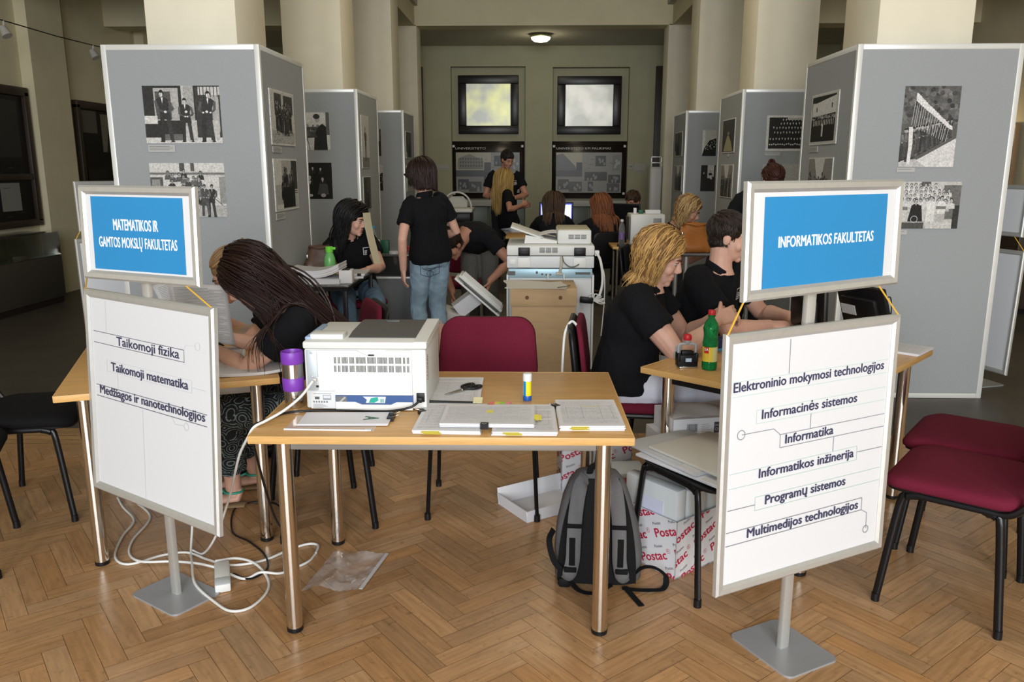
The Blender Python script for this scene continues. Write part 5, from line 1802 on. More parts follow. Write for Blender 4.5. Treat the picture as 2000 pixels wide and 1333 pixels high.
# B: blonde woman at the right table
person('blonde woman in black polo and white trousers writing at the right table', (0.43, 3.80, 0.545), (1, -0.08, 0), (0.545, 3.765, 1.005), (0.95, -0.28, -0.1), (0.585, 3.755, 1.140), (0.86, -0.22, -0.38),
       {1: ((0.825, 3.60, 0.872), (0.62, 3.3, 0.40), (0.75, 0.25, 0.28), (0.1, 0.9, -0.3), 0.85),
        -1: ((0.845, 3.74, 0.865), (0.75, 4.1, 0.45), (0.8, -0.3, 0.15), (0.2, -0.6, -0.7), 0.8)},
       {1: ((0.86, 3.69, 0.095), (1.1, 3.66, 0.9), (0.95, -0.2, 0)), -1: ((0.88, 3.90, 0.095), (1.1, 3.9, 0.9), (0.95, 0.05, 0))},
       lambda M, t, caps: (hair(M, 'bob', (0.52, 0.31, 0.105), 21, t, caps, n=620, length=0.215, vol=1.25, wave=0.012, fine=6.5, var=0.28, root=(0.20, 0.10, 0.035)),),
       fat=1.24, bottoms=M_whitetr, voxel=0.0048, shoes=M_blackshoe, logo=(0.80, 0.045), sleeve=0.52, bulge=0.06)
# M: dark haired man
person('dark haired man in black polo reaching across the right table', (0.84, 4.27, 0.55), (0.8, -0.6, 0), (0.952, 4.17, 1.045), (0.78, -0.62, -0.12), (0.985, 4.165, 1.20), (0.96, -0.20, -0.22),
       {1: ((1.175, 3.99, 0.775), (0.85, 3.6, 0.5), (0.97, 0.1, -0.02), (0.0, 0.25, -1), 0.35),
        -1: ((1.335, 4.16, 0.785), (1.4, 4.6, 0.5), (0.93, -0.05, 0.05), (-0.1, -0.1, -1), 0.55)},
       {1: ((1.20, 4.02, 0.09), (1.4, 3.9, 0.9), (0.9, -0.4, 0)), -1: ((1.3, 4.25, 0.09), (1.5, 4.2, 0.9), (0.9, -0.2, 0))},
       lambda M, t, caps: (hair(M, 'short', (0.022, 0.013, 0.010), 31, t, caps, n=900, length=0.05, vol=1.1, var=0.35, fine=2.6),),
       build=MAN, fat=1.05, bottoms=M_darktr, voxel=0.0048, shoes=M_blackshoe, male=True, logo=(0.80, -0.015), sleeve=0.60, brow=(0.02, 0.012, 0.01))
# C: black haired woman by the glass desk
person('black haired woman seated behind the glass desk with the green bottle', (-1.50, 6.60, 0.56), (0.5, -0.85, 0), (-1.475, 6.42, 1.005), (0.62, -0.77, -0.1), (-1.42, 6.36, 1.145), (0.93, -0.28, -0.28),
       {-1: ((-1.28, 6.16, 0.775), (-1.05, 6.5, 0.5), (-0.3, -0.9, 0), (0, 0, -1), 0.4), 1: ((-1.50, 6.02, 0.775), (-1.9, 6.3, 0.5), (0.5, -0.8, 0), (0, 0, -1), 0.4)},
       {-1: ((-1.23, 6.20, 0.09), (-1.1, 6.0, 0.9), (0.5, -0.85, 0)), 1: ((-1.42, 6.12, 0.09), (-1.4, 5.9, 0.9), (0.4, -0.9, 0))},
       lambda M, t, caps: (hair(M, 'mid', (0.0065, 0.0055, 0.006), 41, t, caps, n=480, length=0.36, vol=1.5, wave=0.008, var=0.3, fine=5.0),),
       fat=1.1, bottoms=M_jeans2, voxel=0.006, shoes=M_blackshoe, logo=(0.80, -0.05), brow=(0.01, 0.008, 0.008))
# W: standing woman in jeans
WW = person('woman with dark bob standing with her back turned in cropped pale jeans', (-0.80, 6.20, 0.88), (-0.55, 0.84, 0), (-0.835, 6.18, 1.335), (-0.62, 0.78, 0), (-0.855, 6.215, 1.470), (-0.70, 0.55, -0.45),
       {-1: ((-0.985, 6.03, 0.785), (-1.0, 5.6, 1.1), (-0.02, 0.08, -1), (0.8, 0.4, 0), 0.35), 1: ((-0.80, 6.52, 0.98), (-0.3, 6.3, 0.9), (-0.6, 0.7, -0.1), (0, 0, -1), 0.4)},
       {-1: ((-0.85, 6.14, 0.095), (-1.1, 6.6, 0.5), (-0.6, 0.75, 0)), 1: ((-0.715, 6.22, 0.095), (-1.0, 6.8, 0.5), (-0.2, 0.98, 0))},
       lambda M, t, caps: (hair(M, 'bob', (0.020, 0.0085, 0.0065), 51, t, caps, n=460, length=0.165, vol=1.4, var=0.3, fine=4.5),),
       bottoms=M_jeans, leg_cover=0.42, voxel=0.006, sandals=M_blackshoe, face=True, hem=0.10, s=0.96, fat=0.93)
def stitched(o, t, origin, u, v, n, lines, m, r=0.0022):
    """Lines sewn on a garment: flat drawing pressed onto its surface along -n."""
    tree = BVHTree.FromPolygons([q.co for q in o.data.vertices], [tuple(q.vertices) for q in o.data.polygons])
    mb = MB()
    for L in lines:
        pts = []
        for (a, b) in L:
            w = V(origin) + V(u)*a + V(v)*b + V(n)*0.3
            h = tree.ray_cast(inv(t) @ w, -V(n))
            if h[0]:
                pts.append(h[0] + h[1]*0.001 + t.location)
        if len(pts) > 2:
            mb.tube(pts, r, 5)
    mb.build('back_pocket', m, o, world=True, sharp=None)
jn = [c for c in WW[0].children if c.name.startswith('trousers')][0]
loop = [(0.022*math.sin(2*q)*(1 if q < PI else 1), -0.045 - 0.05*math.sin(q*0.5)**2 + 0.0) for q in [PI*i/14 for i in range(29)]]
stitched(jn, WW[0], (-0.79, 6.05, 0.80), (1, 0, 0), (0, 0, 1), (0.1, -1, 0),
         [[(-0.07+0.01*i, 0.045) for i in range(15)], [(-0.07+0.01*i, 0.030) for i in range(15)], [(-0.07, 0.045-0.011*i) for i in range(10)], [(0.07, 0.045-0.011*i) for i in range(10)],
          [(-0.07+0.01*i, -0.055-0.03*(1-abs(i-7)/7)) for i in range(15)], [(0.024*math.sin(q), -0.035-0.040*(1-math.cos(q))*0.5*(1.2 if i < 15 else 0.8)) for i, q in enumerate([2*PI*k/24 for k in range(25)])],
          [(-0.06+0.006*i, 0.0-0.03*math.sin(PI*i/20)) for i in range(21)]], mat('blue_stitching', (0.045, 0.07, 0.14), 0.8))
# bending man
person('man in black polo and grey trousers bent low beside the copier', (-0.50, 7.38, 0.88), (0.05, -0.75, -0.65), (-0.60, 6.98, 0.965), (-0.1, -0.35, -0.93), (-0.70, 6.875, 0.90), (-0.45, -0.45, -0.77),
       {-1: ((-0.375, 6.80, 0.60), (-0.1, 7.0, 0.8), (-0.25, -0.3, -0.9), (-0.8, 0, 0), 0.6), 1: ((-0.70, 6.85, 0.50), (-0.95, 7.1, 0.7), (0, -0.2, -0.95), (0.8, 0, 0), 0.5)},
       {-1: ((-0.40, 7.45, 0.09), (-0.4, 6.9, 0.5), (0.1, -1, 0)), 1: ((-0.58, 7.45, 0.09), (-0.6, 6.9, 0.5), (-0.1, -1, 0))},
       lambda M, t, caps: (hair(M, 'short', (0.022, 0.012, 0.008), 61, t, caps, n=420, length=0.06, vol=1.3, fine=2),), skin=M_skin2,
       build=MAN, bottoms=M_greytr, voxel=0.008, shoes=M_blackshoe, male=True, hu=(-0.6, -0.5, 0.5), face=True, yoke=True)
# standing man at the back
person('tall dark haired man standing before the left poster board', (-0.43, 11.5, 0.95), (0.3, -0.95, 0), (-0.415, 11.48, 1.475), (0.25, -0.96, 0), (-0.385, 11.42, 1.640), (0.55, -0.72, -0.42),
       {-1: ((-0.27, 11.24, 1.13), (0.1, 11.6, 1.0), (-0.8, -0.4, 0), (0, 0.9, 0), 0.4), 1: ((-0.52, 11.22, 1.16), (-0.9, 11.6, 1.0), (0.8, -0.3, 0), (0, 0.9, 0), 0.4)},
       {-1: ((-0.34, 11.5, 0.09), (-0.3, 11, 0.5), (0.3, -0.9, 0)), 1: ((-0.52, 11.5, 0.09), (-0.5, 11, 0.5), (0.1, -0.9, 0))},
       lambda M, t, caps: (hair(M, 'short', (0.014, 0.010, 0.009), 71, t, caps, n=380, length=0.05, vol=1.2),), skin=M_skin2,
       build=MAN, bottoms=M_darktr, voxel=0.010, shoes=M_blackshoe, male=True, logo=True)
# blonde standing woman
person('woman with long blonde hair and white trousers standing before the dark haired man', (-0.345, 10.98, 0.80), (0.8, 0.5, 0), (-0.40, 10.98, 1.235), (0.85, 0.25, 0), (-0.405, 11.0, 1.385), (0.55, 0.75, -0.2),
       {1: ((-0.17, 10.80, 1.05), (-0.35, 10.5, 0.9), (0.6, 0.3, 0.3), (0, 0.9, 0.1), 0.8), -1: ((-0.15, 11.1, 1.02), (-0.3, 11.4, 0.9), (0.7, -0.2, 0.2), (0, -0.9, 0), 0.7)},
       {1: ((-0.33, 10.9, 0.09), (0.1, 10.9, 0.5), (0.9, 0.3, 0)), -1: ((-0.30, 11.07, 0.09), (0.1, 11.1, 0.5), (0.9, 0.4, 0))},
       lambda M, t, caps: (hair(M, 'long', (0.40, 0.26, 0.085), 81, t, caps, n=330, length=0.46, vol=1.2, var=0.25, fine=3.2),), skin=M_skin2,
       bottoms=M_whitetr, voxel=0.010, shoes=M_blackshoe, s=0.96, hem=0.10)
# brown haired woman at the lit monitor
person('brown haired woman with her back turned at the lit monitor', (0.21, 9.32, 0.55), (0, 1, 0), (0.215, 9.40, 0.985), (0, 1, -0.1), (0.215, 9.46, 1.125), (0.02, 0.97, -0.2),
       {-1: ((0.10, 9.80, 0.78), (-0.3, 9.4, 0.6), (0.1, 0.95, 0), (0, 0, -1), 0.3), 1: ((0.34, 9.80, 0.78), (0.7, 9.4, 0.6), (-0.1, 0.95, 0), (0, 0, -1), 0.3)},
       {-1: ((0.11, 9.85, 0.09), (0.1, 10.2, 0.9), (0, 1, 0)), 1: ((0.31, 9.85, 0.09), (0.3, 10.2, 0.9), (0, 1, 0))},
       lambda M, t, caps: (hair(M, 'mid', (0.060, 0.034, 0.020), 91, t, caps, n=300, length=0.34, vol=1.3, var=0.3, fine=3.2),), skin=M_skin2,
       bottoms=M_darktr, voxel=0.010, shoes=M_blackshoe, sleeve=0.5)
# red haired woman
person('woman with long red hair in profile at the back desk', (0.78, 9.22, 0.55), (-0.3, 0.95, 0), (0.745, 9.26, 0.975), (-0.35, 0.93, -0.1), (0.735, 9.31, 1.115), (-0.75, 0.62, -0.15),
       {-1: ((0.58, 9.62, 0.80), (0.2, 9.2, 0.75), (0.3, 0.9, 0), (0, 0, -1), 0.3), 1: ((0.82, 9.66, 0.78), (1.2, 9.3, 0.6), (-0.2, 0.95, 0), (0, 0, -1), 0.3)},
       {-1: ((0.55, 9.72, 0.09), (0.5, 10, 0.9), (-0.3, 0.95, 0)), 1: ((0.75, 9.75, 0.09), (0.7, 10, 0.9), (-0.2, 0.95, 0))},
       lambda M, t, caps: (hair(M, 'long', (0.19, 0.065, 0.024), 101, t, caps, n=320, length=0.42, vol=1.25, fine=3.2, wave=0.01, var=0.3),), skin=M_skin2,
       bottoms=M_darktr, voxel=0.010, shoes=M_blackshoe, sleeve=0.5)
# person behind the black monitor
person('person with brown hair whose head just shows above the black monitor', (1.28, 10.35, 0.55), (-0.5, -0.85, 0), (1.24, 10.28, 0.99), (-0.5, -0.85, -0.1), (1.215, 10.22, 1.125), (-0.6, -0.75, -0.35),
       {-1: ((1.05, 9.95, 0.78), (1.6, 10, 0.6), (-0.2, -0.9, 0), (0, 0, -1), 0.3), 1: ((0.95, 10.05, 0.78), (0.7, 10.4, 0.6), (0, -0.9, 0), (0, 0, -1), 0.3)},
       {-1: ((1.15, 9.95, 0.09), (1.1, 9.6, 0.9), (-0.4, -0.9, 0)), 1: ((1.0, 10.05, 0.09), (0.9, 9.7, 0.9), (-0.4, -0.9, 0))},
       lambda M, t, caps: (hair(M, 'short', (0.045, 0.022, 0.012), 111, t, caps, n=300, length=0.06, vol=1.6),), bottoms=M_darktr, voxel=0.010, shoes=M_blackshoe, skin=M_skin2)
# second blonde, seated in profile
person('blonde woman in profile seated behind the orange bag', (1.12, 7.43, 0.55), (0.95, -0.15, 0), (1.245, 7.34, 1.02), (0.9, -0.3, -0.35), (1.365, 7.30, 1.165), (0.84, -0.30, -0.45),
       {1: ((1.50, 7.12, 0.80), (1.2, 6.9, 0.6), (0.9, 0.1, 0), (0, 0.3, -0.9), 0.4), -1: ((1.56, 7.34, 0.80), (1.4, 7.8, 0.6), (0.9, -0.1, 0), (0, 0, -1), 0.4)},
       {1: ((1.5, 7.25, 0.09), (1.8, 7.2, 0.9), (0.95, -0.2, 0)), -1: ((1.52, 7.45, 0.09), (1.8, 7.4, 0.9), (0.95, 0, 0))},
       lambda M, t, caps: (hair(M, 'bob', (0.42, 0.28, 0.12), 121, t, caps, n=330, length=0.20, vol=1.25, fine=3.2, var=0.3, wave=0.01, root=(0.2, 0.1, 0.04)),), skin=M_skin2,
       bottoms=M_darktr, voxel=0.008, shoes=M_blackshoe)
# woman with the bun, behind the right sign
person('woman with a red brown bun standing behind the right header sign', (1.86, 7.15, 0.86), (-0.2, -0.97, 0), (1.92, 7.06, 1.305), (-0.1, -0.97, -0.2), (2.01, 7.02, 1.425), (0.15, -0.80, -0.55),
       {-1: ((2.02, 6.80, 0.95), (2.4, 7.1, 0.9), (-0.5, -0.6, -0.3), (0, 0.3, -0.9), 0.4), 1: ((1.72, 6.78, 0.93), (1.4, 7.1, 0.9), (0.3, -0.8, -0.3), (0, 0.3, -0.9), 0.4)},
       {-1: ((1.95, 7.15, 0.09), (1.9, 6.7, 0.5), (0, -1, 0)), 1: ((1.77, 7.15, 0.09), (1.8, 6.7, 0.5), (-0.1, -1, 0))},
       lambda M, t, caps: (hair(M, 'bun', (0.055, 0.016, 0.012), 131, t, caps, n=320, vol=1.25, fine=2.5),), bottoms=M_darktr, voxel=0.008, shoes=M_blackshoe, s=0.97)
# ================================================================ PAPERS AND SMALL THINGS
TZ = 0.7255
WHITE = (0.68, 0.68, 0.71)
def text_page(k, w, h, seed, dens=1.0, tone=0.47, table_like=False, mark=None):
    r = random.Random(seed)
    m = 0.012
    k.k += 1
    k.hold = True
    y = h/2-m-0.012
    while y > -h/2+m+0.006:
        if r.random() < 0.1:
            y -= 0.008
            continue
        x = -w/2+m
        x1 = w/2-m-(0.35*w*r.random() if r.random() < 0.25 else 0)
        while x < x1:
            ln = 0.006+0.02*r.random()
            k.line(x, y, min(x+ln, x1), y, 0.0017, (tone+0.15*r.random(),)*3)
            x += ln+0.003
        y -= 0.0062/dens
    if table_like:
        for i in range(5):
            k.line(-w/2+m, h*(0.25-0.12*i), w/2-m, h*(0.25-0.12*i), 0.0008, (0.4,)*3)
        for q in (-0.35, -0.1, 0.2, 0.38):
            k.line(q*w, -h*0.25, q*w, h*0.25, 0.0008, (0.4,)*3)
    k.hold = False
    if mark:
        k.rect(mark[0]*w, mark[1]*h, mark[2]*w, mark[3]*h, (0.75, 0.70, 0.12))

def stack(cx, cy, rz, w, h, th, z, label, seed, page=True, n=5, tabs=(), clips=(), curl=0.0, group=None, dens=1.0, mark=None, table_like=True):
    """A pile of sheets, slightly shifted against each other, printed on top; yellow flags and clips are its parts."""
    r = random.Random(seed)
    t = thing('paper_stack', label, 'papers', (cx, cy, z), rz, group)
    mb = MB()
    for i in range(n):
        dx, dy, a = (r.uniform(-.003, .003), r.uniform(-.003, .003), r.uniform(-.012, .012)) if i < n-1 else (0, 0, 0)
        z0, z1 = th*i/n, th*(i+1)/n
        c = V(WHITE)*(0.94 + 0.06*r.random())
        R = rotm(rz=a)
        def fn(u, v, z1=z1, dx=dx, dy=dy, R=R):
            p = R @ V(((u-0.5)*w+dx, (v-0.5)*h+dy, 0))
            return (p.x, p.y, z1 + curl*((u-0.5)*2)**2*(1 if u > 0.5 else 0.3))
        mb.grid(fn, 8 if curl else 1, 1, col=c, thick=th/n*0.96)
    k = Ink()
    if page:
        text_page(k, w, h, seed, dens, mark=mark, table_like=table_like)
    if curl:
        k.items = [i for i in k.items]
    n0 = len(mb.bm.verts)
    k.into(mb, Matrix.Translation((0, 0, th)), step=0.00004, base=0.0004)
    if curl:
        mb.bm.verts.ensure_lookup_table()
        for v in mb.bm.verts[n0:]:
            u = v.co.x/w
            v.co.z += curl*(u*2)**2*(1 if u > 0 else 0.3)
    mb.build('sheets', M_print, t, sharp=20)
    for (a, b, tw, td) in tabs:
        q = MB()
        for j in range(3):
            q.box((a*w + r.uniform(-.006, .006), b*h - 0.004*j, th*(0.35+0.25*j)), (tw, td, 0.0006), rot=rotm(rz=r.uniform(-.08, .08)))
        q.build('flag', M_yellow, t)
    for (a, b, ang) in clips:
        binder_clip(t, (a*w, b*h, th*0.5), ang, th)
    return t

def binder_clip(parent, at, ang, th):
    T = Matrix.Translation(at) @ rotm(rz=ang)
    c = MB()
    hh = max(th*0.5+0.002, 0.005)
    c.prism([(-0.012, -hh), (0.010, -hh*0.5-0.004), (0.010, hh*0.5+0.004), (-0.012, hh)], 0.026, T @ rotm(rx=PI/2) @ Matrix.Translation((0, 0, -0.013)))
    o = c.build('binder_clip', M_black, parent)
    w = MB()
    for s in (-1, 1):
        w.tube([T @ V((0.009, -0.010, s*0.004)), T @ V((-0.02 if s > 0 else 0.03, -0.006, s*(hh+0.006))), T @ V((-0.028 if s > 0 else 0.038, 0, s*(hh+0.007))), T @ V((-0.02 if s > 0 else 0.03, 0.006, s*(hh+0.006))), T @ V((0.009, 0.010, s*0.004))], 0.0009, 5)
    w.build('wire_loop', M_steel, o)

# ---------------------------------------------------------------- laser printer on the front table, its back to us
t = thing('laser_printer', 'white laser printer seen from behind on the front table', 'printer', (-0.575, 2.845, TZ), 0.0)
b = MB()
b.box((0, 0, 0.118), (0.418, 0.36, 0.224), bev=0.008)
b.build('body', M_offwhite, t)
mb = MB()
mb.box((0, 0, 0.243), (0.425, 0.366, 0.027), bev=0.007)
mb.prism([(-0.18, 0), (0.18, 0), (0.18, 0.016), (0.02, 0.012), (-0.14, 0.006), (-0.18, 0.002)], 0.045, Matrix.Translation((0.168, 0, 0.255)) @ Matrix(((0, 0, 1, 0), (1, 0, 0, 0), (0, 1, 0, 0), (0, 0, 0, 1))))
mb.box((-0.14, -0.10, 0.264), (0.115, 0.075, 0.020), bev=0.004)
mb.build('top_cover', M_offwhite, t)
mb = MB()
mb.prism([(-0.125, 0), (0.165, 0), (0.165, 0.012), (0.12, 0.018), (-0.06, 0.012), (-0.125, 0.003)], 0.235, Matrix.Translation((-0.068, 0.008, 0.256)) @ Matrix(((0, 0, 1, 0), (1, 0, 0, 0), (0, 1, 0, 0), (0, 0, 0, 1))))
mb.box((0.05, 0.11, 0.2755), (0.05, 0.02, 0.006), bev=0.002, rot=rotm(rx=0.05))
mb.build('output_tray', M_darkgrey, t)
rear = -0.1815
mb = MB()
outer = [(-0.161, 0.226), (-0.161, 0.077), (-0.107, 0.077), (-0.107, 0.060), (0.160, 0.060), (0.160, 0.226), (0.072, 0.226)]
notch = [(0.072 - 0.099*(i/10), 0.226 - 0.021*math.sin(PI*i/10)) for i in range(1, 10)]
mb.prism(outer + notch + [(-0.027, 0.226)], 0.006, plane_T((0, rear+0.001, 0), (1, 0, 0), (0, 0, 1)))
door = mb.build('rear_door', M_white, t)
sl = MB()
x0 = -0.1035
groups = (2, 2, 5, 4, 8, 7, 8, 4, 5, 2, 2)
pos, out = 0.0, []
for gi, gn in enumerate(groups):
    for i in range(gn):
        out.append(pos)
        pos += 0.0043
    pos += 0.0050
sc = 0.2535/out[-1]
for q in out:
    for zz in (0.1895, 0.158):
        sl.box((x0 + q*sc, rear-0.0056, zz), (0.0024, 0.002, 0.0235))
sl.build('vent_slot', M_darkgrey, door)
MB().box((0.0225, rear-0.006, 0.209), (0.02, 0.004, 0.005), bev=0.001).build('latch', M_black, door)
k = Ink()
k.text('cartridge', -0.150, 0.16, 0.006, 0.05, (0.25, 0.25, 0.25), 'l', rot=-PI/2)
mb = MB()
mb.box((-0.183, rear, 0.150), (0.036, 0.004, 0.150), bev=0.001)
for zz in (0.217, 0.128):
    mb.ell((-0.183, rear-0.003, zz), (0.005, 0.002, 0.005))
mb.build('port_plate', mat('port_plate_grey', (0.50, 0.55, 0.58), 0.4, 0.3), t)
mb = MB()
mb.box((-0.168, rear-0.003, 0.108), (0.015, 0.006, 0.04), bev=0.001)
mb.box((-0.172, rear-0.010, 0.118), (0.013, 0.02, 0.013), bev=0.003)
mb.build('usb_plug', mat('plug_grey', (0.55, 0.55, 0.55), 0.4), t)
MB().box((-0.166, rear-0.004, 0.092), (0.009, 0.006, 0.008)).build('port', M_black, t)
mb = MB()
mb.box((-0.150, rear, 0.040), (0.084, 0.004, 0.066), col=(0.66, 0.68, 0.68))
k = Ink()
T = plane_T((-0.150, rear-0.0022, 0.040), (1, 0, 0), (0, 0, 1))
k.rect(-0.028, 0.002, -0.012, 0.012, (0.08, 0.08, 0.08)); k.rect(0.0, 0.0, 0.028, 0.018, (0.25, 0.27, 0.32)); k.rect(0.002, 0.006, 0.026, 0.016, (0.62, 0.64, 0.66))
for i in range(6):
    k.line(-0.032, 0.024-0.0*i, 0.03, 0.024, 0.002, (0.4,)*3)
    k.rect(-0.034+0.009*i, -0.010, -0.029+0.009*i, -0.004, (0.15, 0.15, 0.18))
for i in range(4):
    k.line(-0.034, -0.016-0.004*i, 0.0+0.008*(i % 3), -0.016-0.004*i, 0.0016, (0.35,)*3)
k.into(mb, T)
mb.build('rating_label', M_print, t, sharp=None)
mb = MB()
mb.box((0.028, rear+0.020, 0.042), (0.268, 0.045, 0.036))
mb.build('feed_slot', mat('slot_blue_shade', (0.06, 0.10, 0.22), 0.5), t)
mb = MB()
mb.box((0.028, rear-0.002, 0.042), (0.262, 0.003, 0.028), col=(0.055, 0.11, 0.28))
k = Ink()
k.poly([(-0.04, 0.012), (0.04, 0.012), (0.036, -0.012), (-0.03, -0.012), (-0.026, 0.0)], (0.70, 0.72, 0.72)); k.poly([(-0.012, 0.006), (0.012, 0.011), (0.014, -0.002), (0.0, -0.011), (-0.02, -0.011)], (0.03, 0.38, 0.28))
k.rect(0.020, -0.010, 0.033, 0.004, (0.25, 0.45, 0.42)); k.rect(-0.131, -0.014, -0.095, 0.013, (0.16, 0.16, 0.16)); k.line(-0.12, -0.01, -0.1, 0.01, 0.006, (0.4,)*3)
k.into(mb, plane_T((0.028, rear-0.0036, 0.042), (1, 0, 0), (0, 0, 1)))
mb.build('toner_flap', M_gloss, t, sharp=None)
mb = MB()
mb.prism([(-0.106, 0.004), (0.160, 0.004), (0.160, 0.034), (0.105, 0.034), (0.085, 0.024), (-0.015, 0.024), (-0.038, 0.034), (-0.106, 0.034)], 0.005, plane_T((0, rear-0.001, 0), (1, 0, 0), (0, 0, 1)))
mb.build('paper_cassette', M_white, t)
mb = MB()
mb.box((0.187, rear, 0.051), (0.028, 0.006, 0.034), bev=0.002)
mb.box((0.186, rear-0.012, 0.046), (0.018, 0.022, 0.018), bev=0.003)
mb.build('power_socket', M_black, t)
mb = MB()
for i in range(13):
    mb.box((0.2105, -0.165+0.004*(i % 2), 0.205-0.0075*i), (0.003, 0.026, 0.003))
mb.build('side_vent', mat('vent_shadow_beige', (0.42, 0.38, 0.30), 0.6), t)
MB().box((-0.205, -0.02, 0.258), (0.02, 0.24, 0.014), bev=0.004).build('blue_edge', mat('pale_blue_plastic', (0.30, 0.42, 0.62), 0.4), t)

for ch in t.children:
    ch.data.transform(Matrix.Diagonal((1, 1, 0.945, 1)))
    for g2 in ch.children:
        g2.data.transform(Matrix.Diagonal((1, 1, 0.945, 1)))

def cable(name, label, ctrl, r, m, cat='cable', group=None, n=7):
    pts = curve_pts(ctrl, n)
    o = MB().tube(pts, r, 8).build(name, m, None)
    return tag(o, label, cat, group)
cable('power_cable', 'black power cable running from the printer socket along the front table', [(-0.389, 2.635, 0.768), (-0.42, 2.622, 0.750), (-0.50, 2.628, 0.734), (-0.62, 2.640, 0.7315), (-0.74, 2.640, 0.7315), (-0.84, 2.61, 0.7315), (-0.885, 2.52, 0.7315), (-0.905, 2.47, 0.727), (-0.915, 2.49, 0.66), (-0.93, 2.70, 0.30), (-1.00, 3.10, 0.06), (-1.20, 3.50, 0.008), (-1.37, 3.47, 0.008), (-1.30, 3.21, 0.008), (-1.19, 3.11, 0.008), (-1.09, 3.00, 0.008), (-1.04, 2.88, 0.008), (-1.08, 2.80, 0.008), (-1.155, 2.83, 0.012)], 0.0042, M_black)
cable('usb_cable', 'white cable hanging from the printer over the left edge of the front table', [(-0.748, 2.625, 0.838), (-0.775, 2.575, 0.800), (-0.82, 2.53, 0.765), (-0.868, 2.49, 0.742), (-0.900, 2.465, 0.728), (-0.925, 2.47, 0.69), (-0.99, 2.56, 0.60), (-1.04, 2.63, 0.50), (-1.10, 2.72, 0.38), (-1.22, 2.86, 0.16), (-1.33, 2.98, 0.02), (-1.40, 3.03, 0.007)], 0.0045, M_cable_w)

# thermos mug
t = thing('travel_mug', 'steel travel mug with purple lid and purple grip band', 'mug', (-0.838, 2.705, TZ))
MB().lathe([(0.030, 0), (0.0315, 0.004), (0.0345, 0.06), (0.0355, 0.10), (0.036, 0.158)], 32).build('body', M_steel, t)
Mp = mat('purple_rubber', (0.20, 0.045, 0.42), 0.4)
MB().lathe([(0.0355, 0.062), (0.037, 0.064), (0.0375, 0.106), (0.036, 0.108)], 32).build('grip_band', Mp, t)
MB().lathe([(0.0365, 0.157), (0.0385, 0.160), (0.0385, 0.195), (0.0365, 0.200), (0.033, 0.200), (0.031, 0.188), (0.004, 0.186)], 32).build('lid', Mp, t)
MB().ell((0, 0, 0.188), (0.012, 0.012, 0.005)).build('button', M_white, t)

# glue stick standing on the front table
def glue_stick(x, y, z, s, label):
    t = thing('glue_stick', label, 'glue stick', (x, y, z), 0.7)
    k = Ink()
    MB().lathe([(0.0155*s, 0), (0.0155*s, 0.016*s), (0.0145*s, 0.018*s)], 20).build('base', mat('glue_blue', (0.012, 0.10, 0.45), 0.4), t)
    mb = MB()
    n = 24
    r = 0.0150*s
    for i in range(n):
        a, c = 2*PI*i/n, 2*PI*(i+1)/n
        deg = (i*360/n + 20) % 360
        col = (0.80, 0.70, 0.03) if 228 < deg < 330 else ((0.78, 0.78, 0.78) if 160 < deg < 185 else (0.012, 0.24, 0.55))
        mb.face([(r*math.cos(a), r*math.sin(a), 0.018*s), (r*math.cos(c), r*math.sin(c), 0.018*s), (r*math.cos(c), r*math.sin(c), 0.072*s), (r*math.cos(a), r*math.sin(a), 0.072*s)], 0, col)
    mb.build('printed_sleeve', M_gloss, t, sharp=None)
    MB().lathe([(0.0162*s, 0.072*s), (0.0162*s, 0.096*s), (0.0150*s, 0.099*s), (0.010*s, 0.1*s)], 20).build('cap', mat('frosted_cap', (0.72, 0.74, 0.76), 0.4), t)
glue_stick(-0.023, 2.808, TZ, 1.0, 'blue and yellow glue stick standing on the front table')

# piles of documents on the front table
stack(-0.300, 2.912, 0.02, 0.212, 0.34, 0.010, TZ, 'document pile behind on the front table with the scissors on top', 1, n=4, tabs=((-0.25, -0.5, 0.05, 0.018),))
stack(-0.272, 2.565, -0.02, 0.215, 0.300, 0.013, TZ, 'left document pile at the front edge of the table, under the crosswise pile', 2, tabs=((-0.2, -0.5, 0.055, 0.022),), clips=((-0.5, 0.2, 0.5),))
stack(-0.030, 2.560, 0.015, 0.205, 0.300, 0.013, TZ, 'middle document pile at the front edge with one yellow flag', 3, tabs=((-0.18, -0.5, 0.05, 0.02),))
stack(0.184, 2.615, 0.03, 0.208, 0.297, 0.016, TZ, 'right document pile at the front edge, with clip on its left side', 4, tabs=((-0.2, -0.5, 0.055, 0.022),), clips=((-0.5, 0.28, 0.6),), mark=(-0.1, 0.2, 0.2, 0.215))
stack(-0.148, 2.548, -0.012, 0.300, 0.208, 0.013, TZ+0.0145, 'crosswise document pile clipped at its front edge, lying over two other piles', 5, tabs=((0.53, -0.05, 0.02, 0.05),), clips=((-0.02, -0.5, PI/2),), dens=0.9, table_like=False, mark=(-0.03, 0.06, 0.05, 0.20))
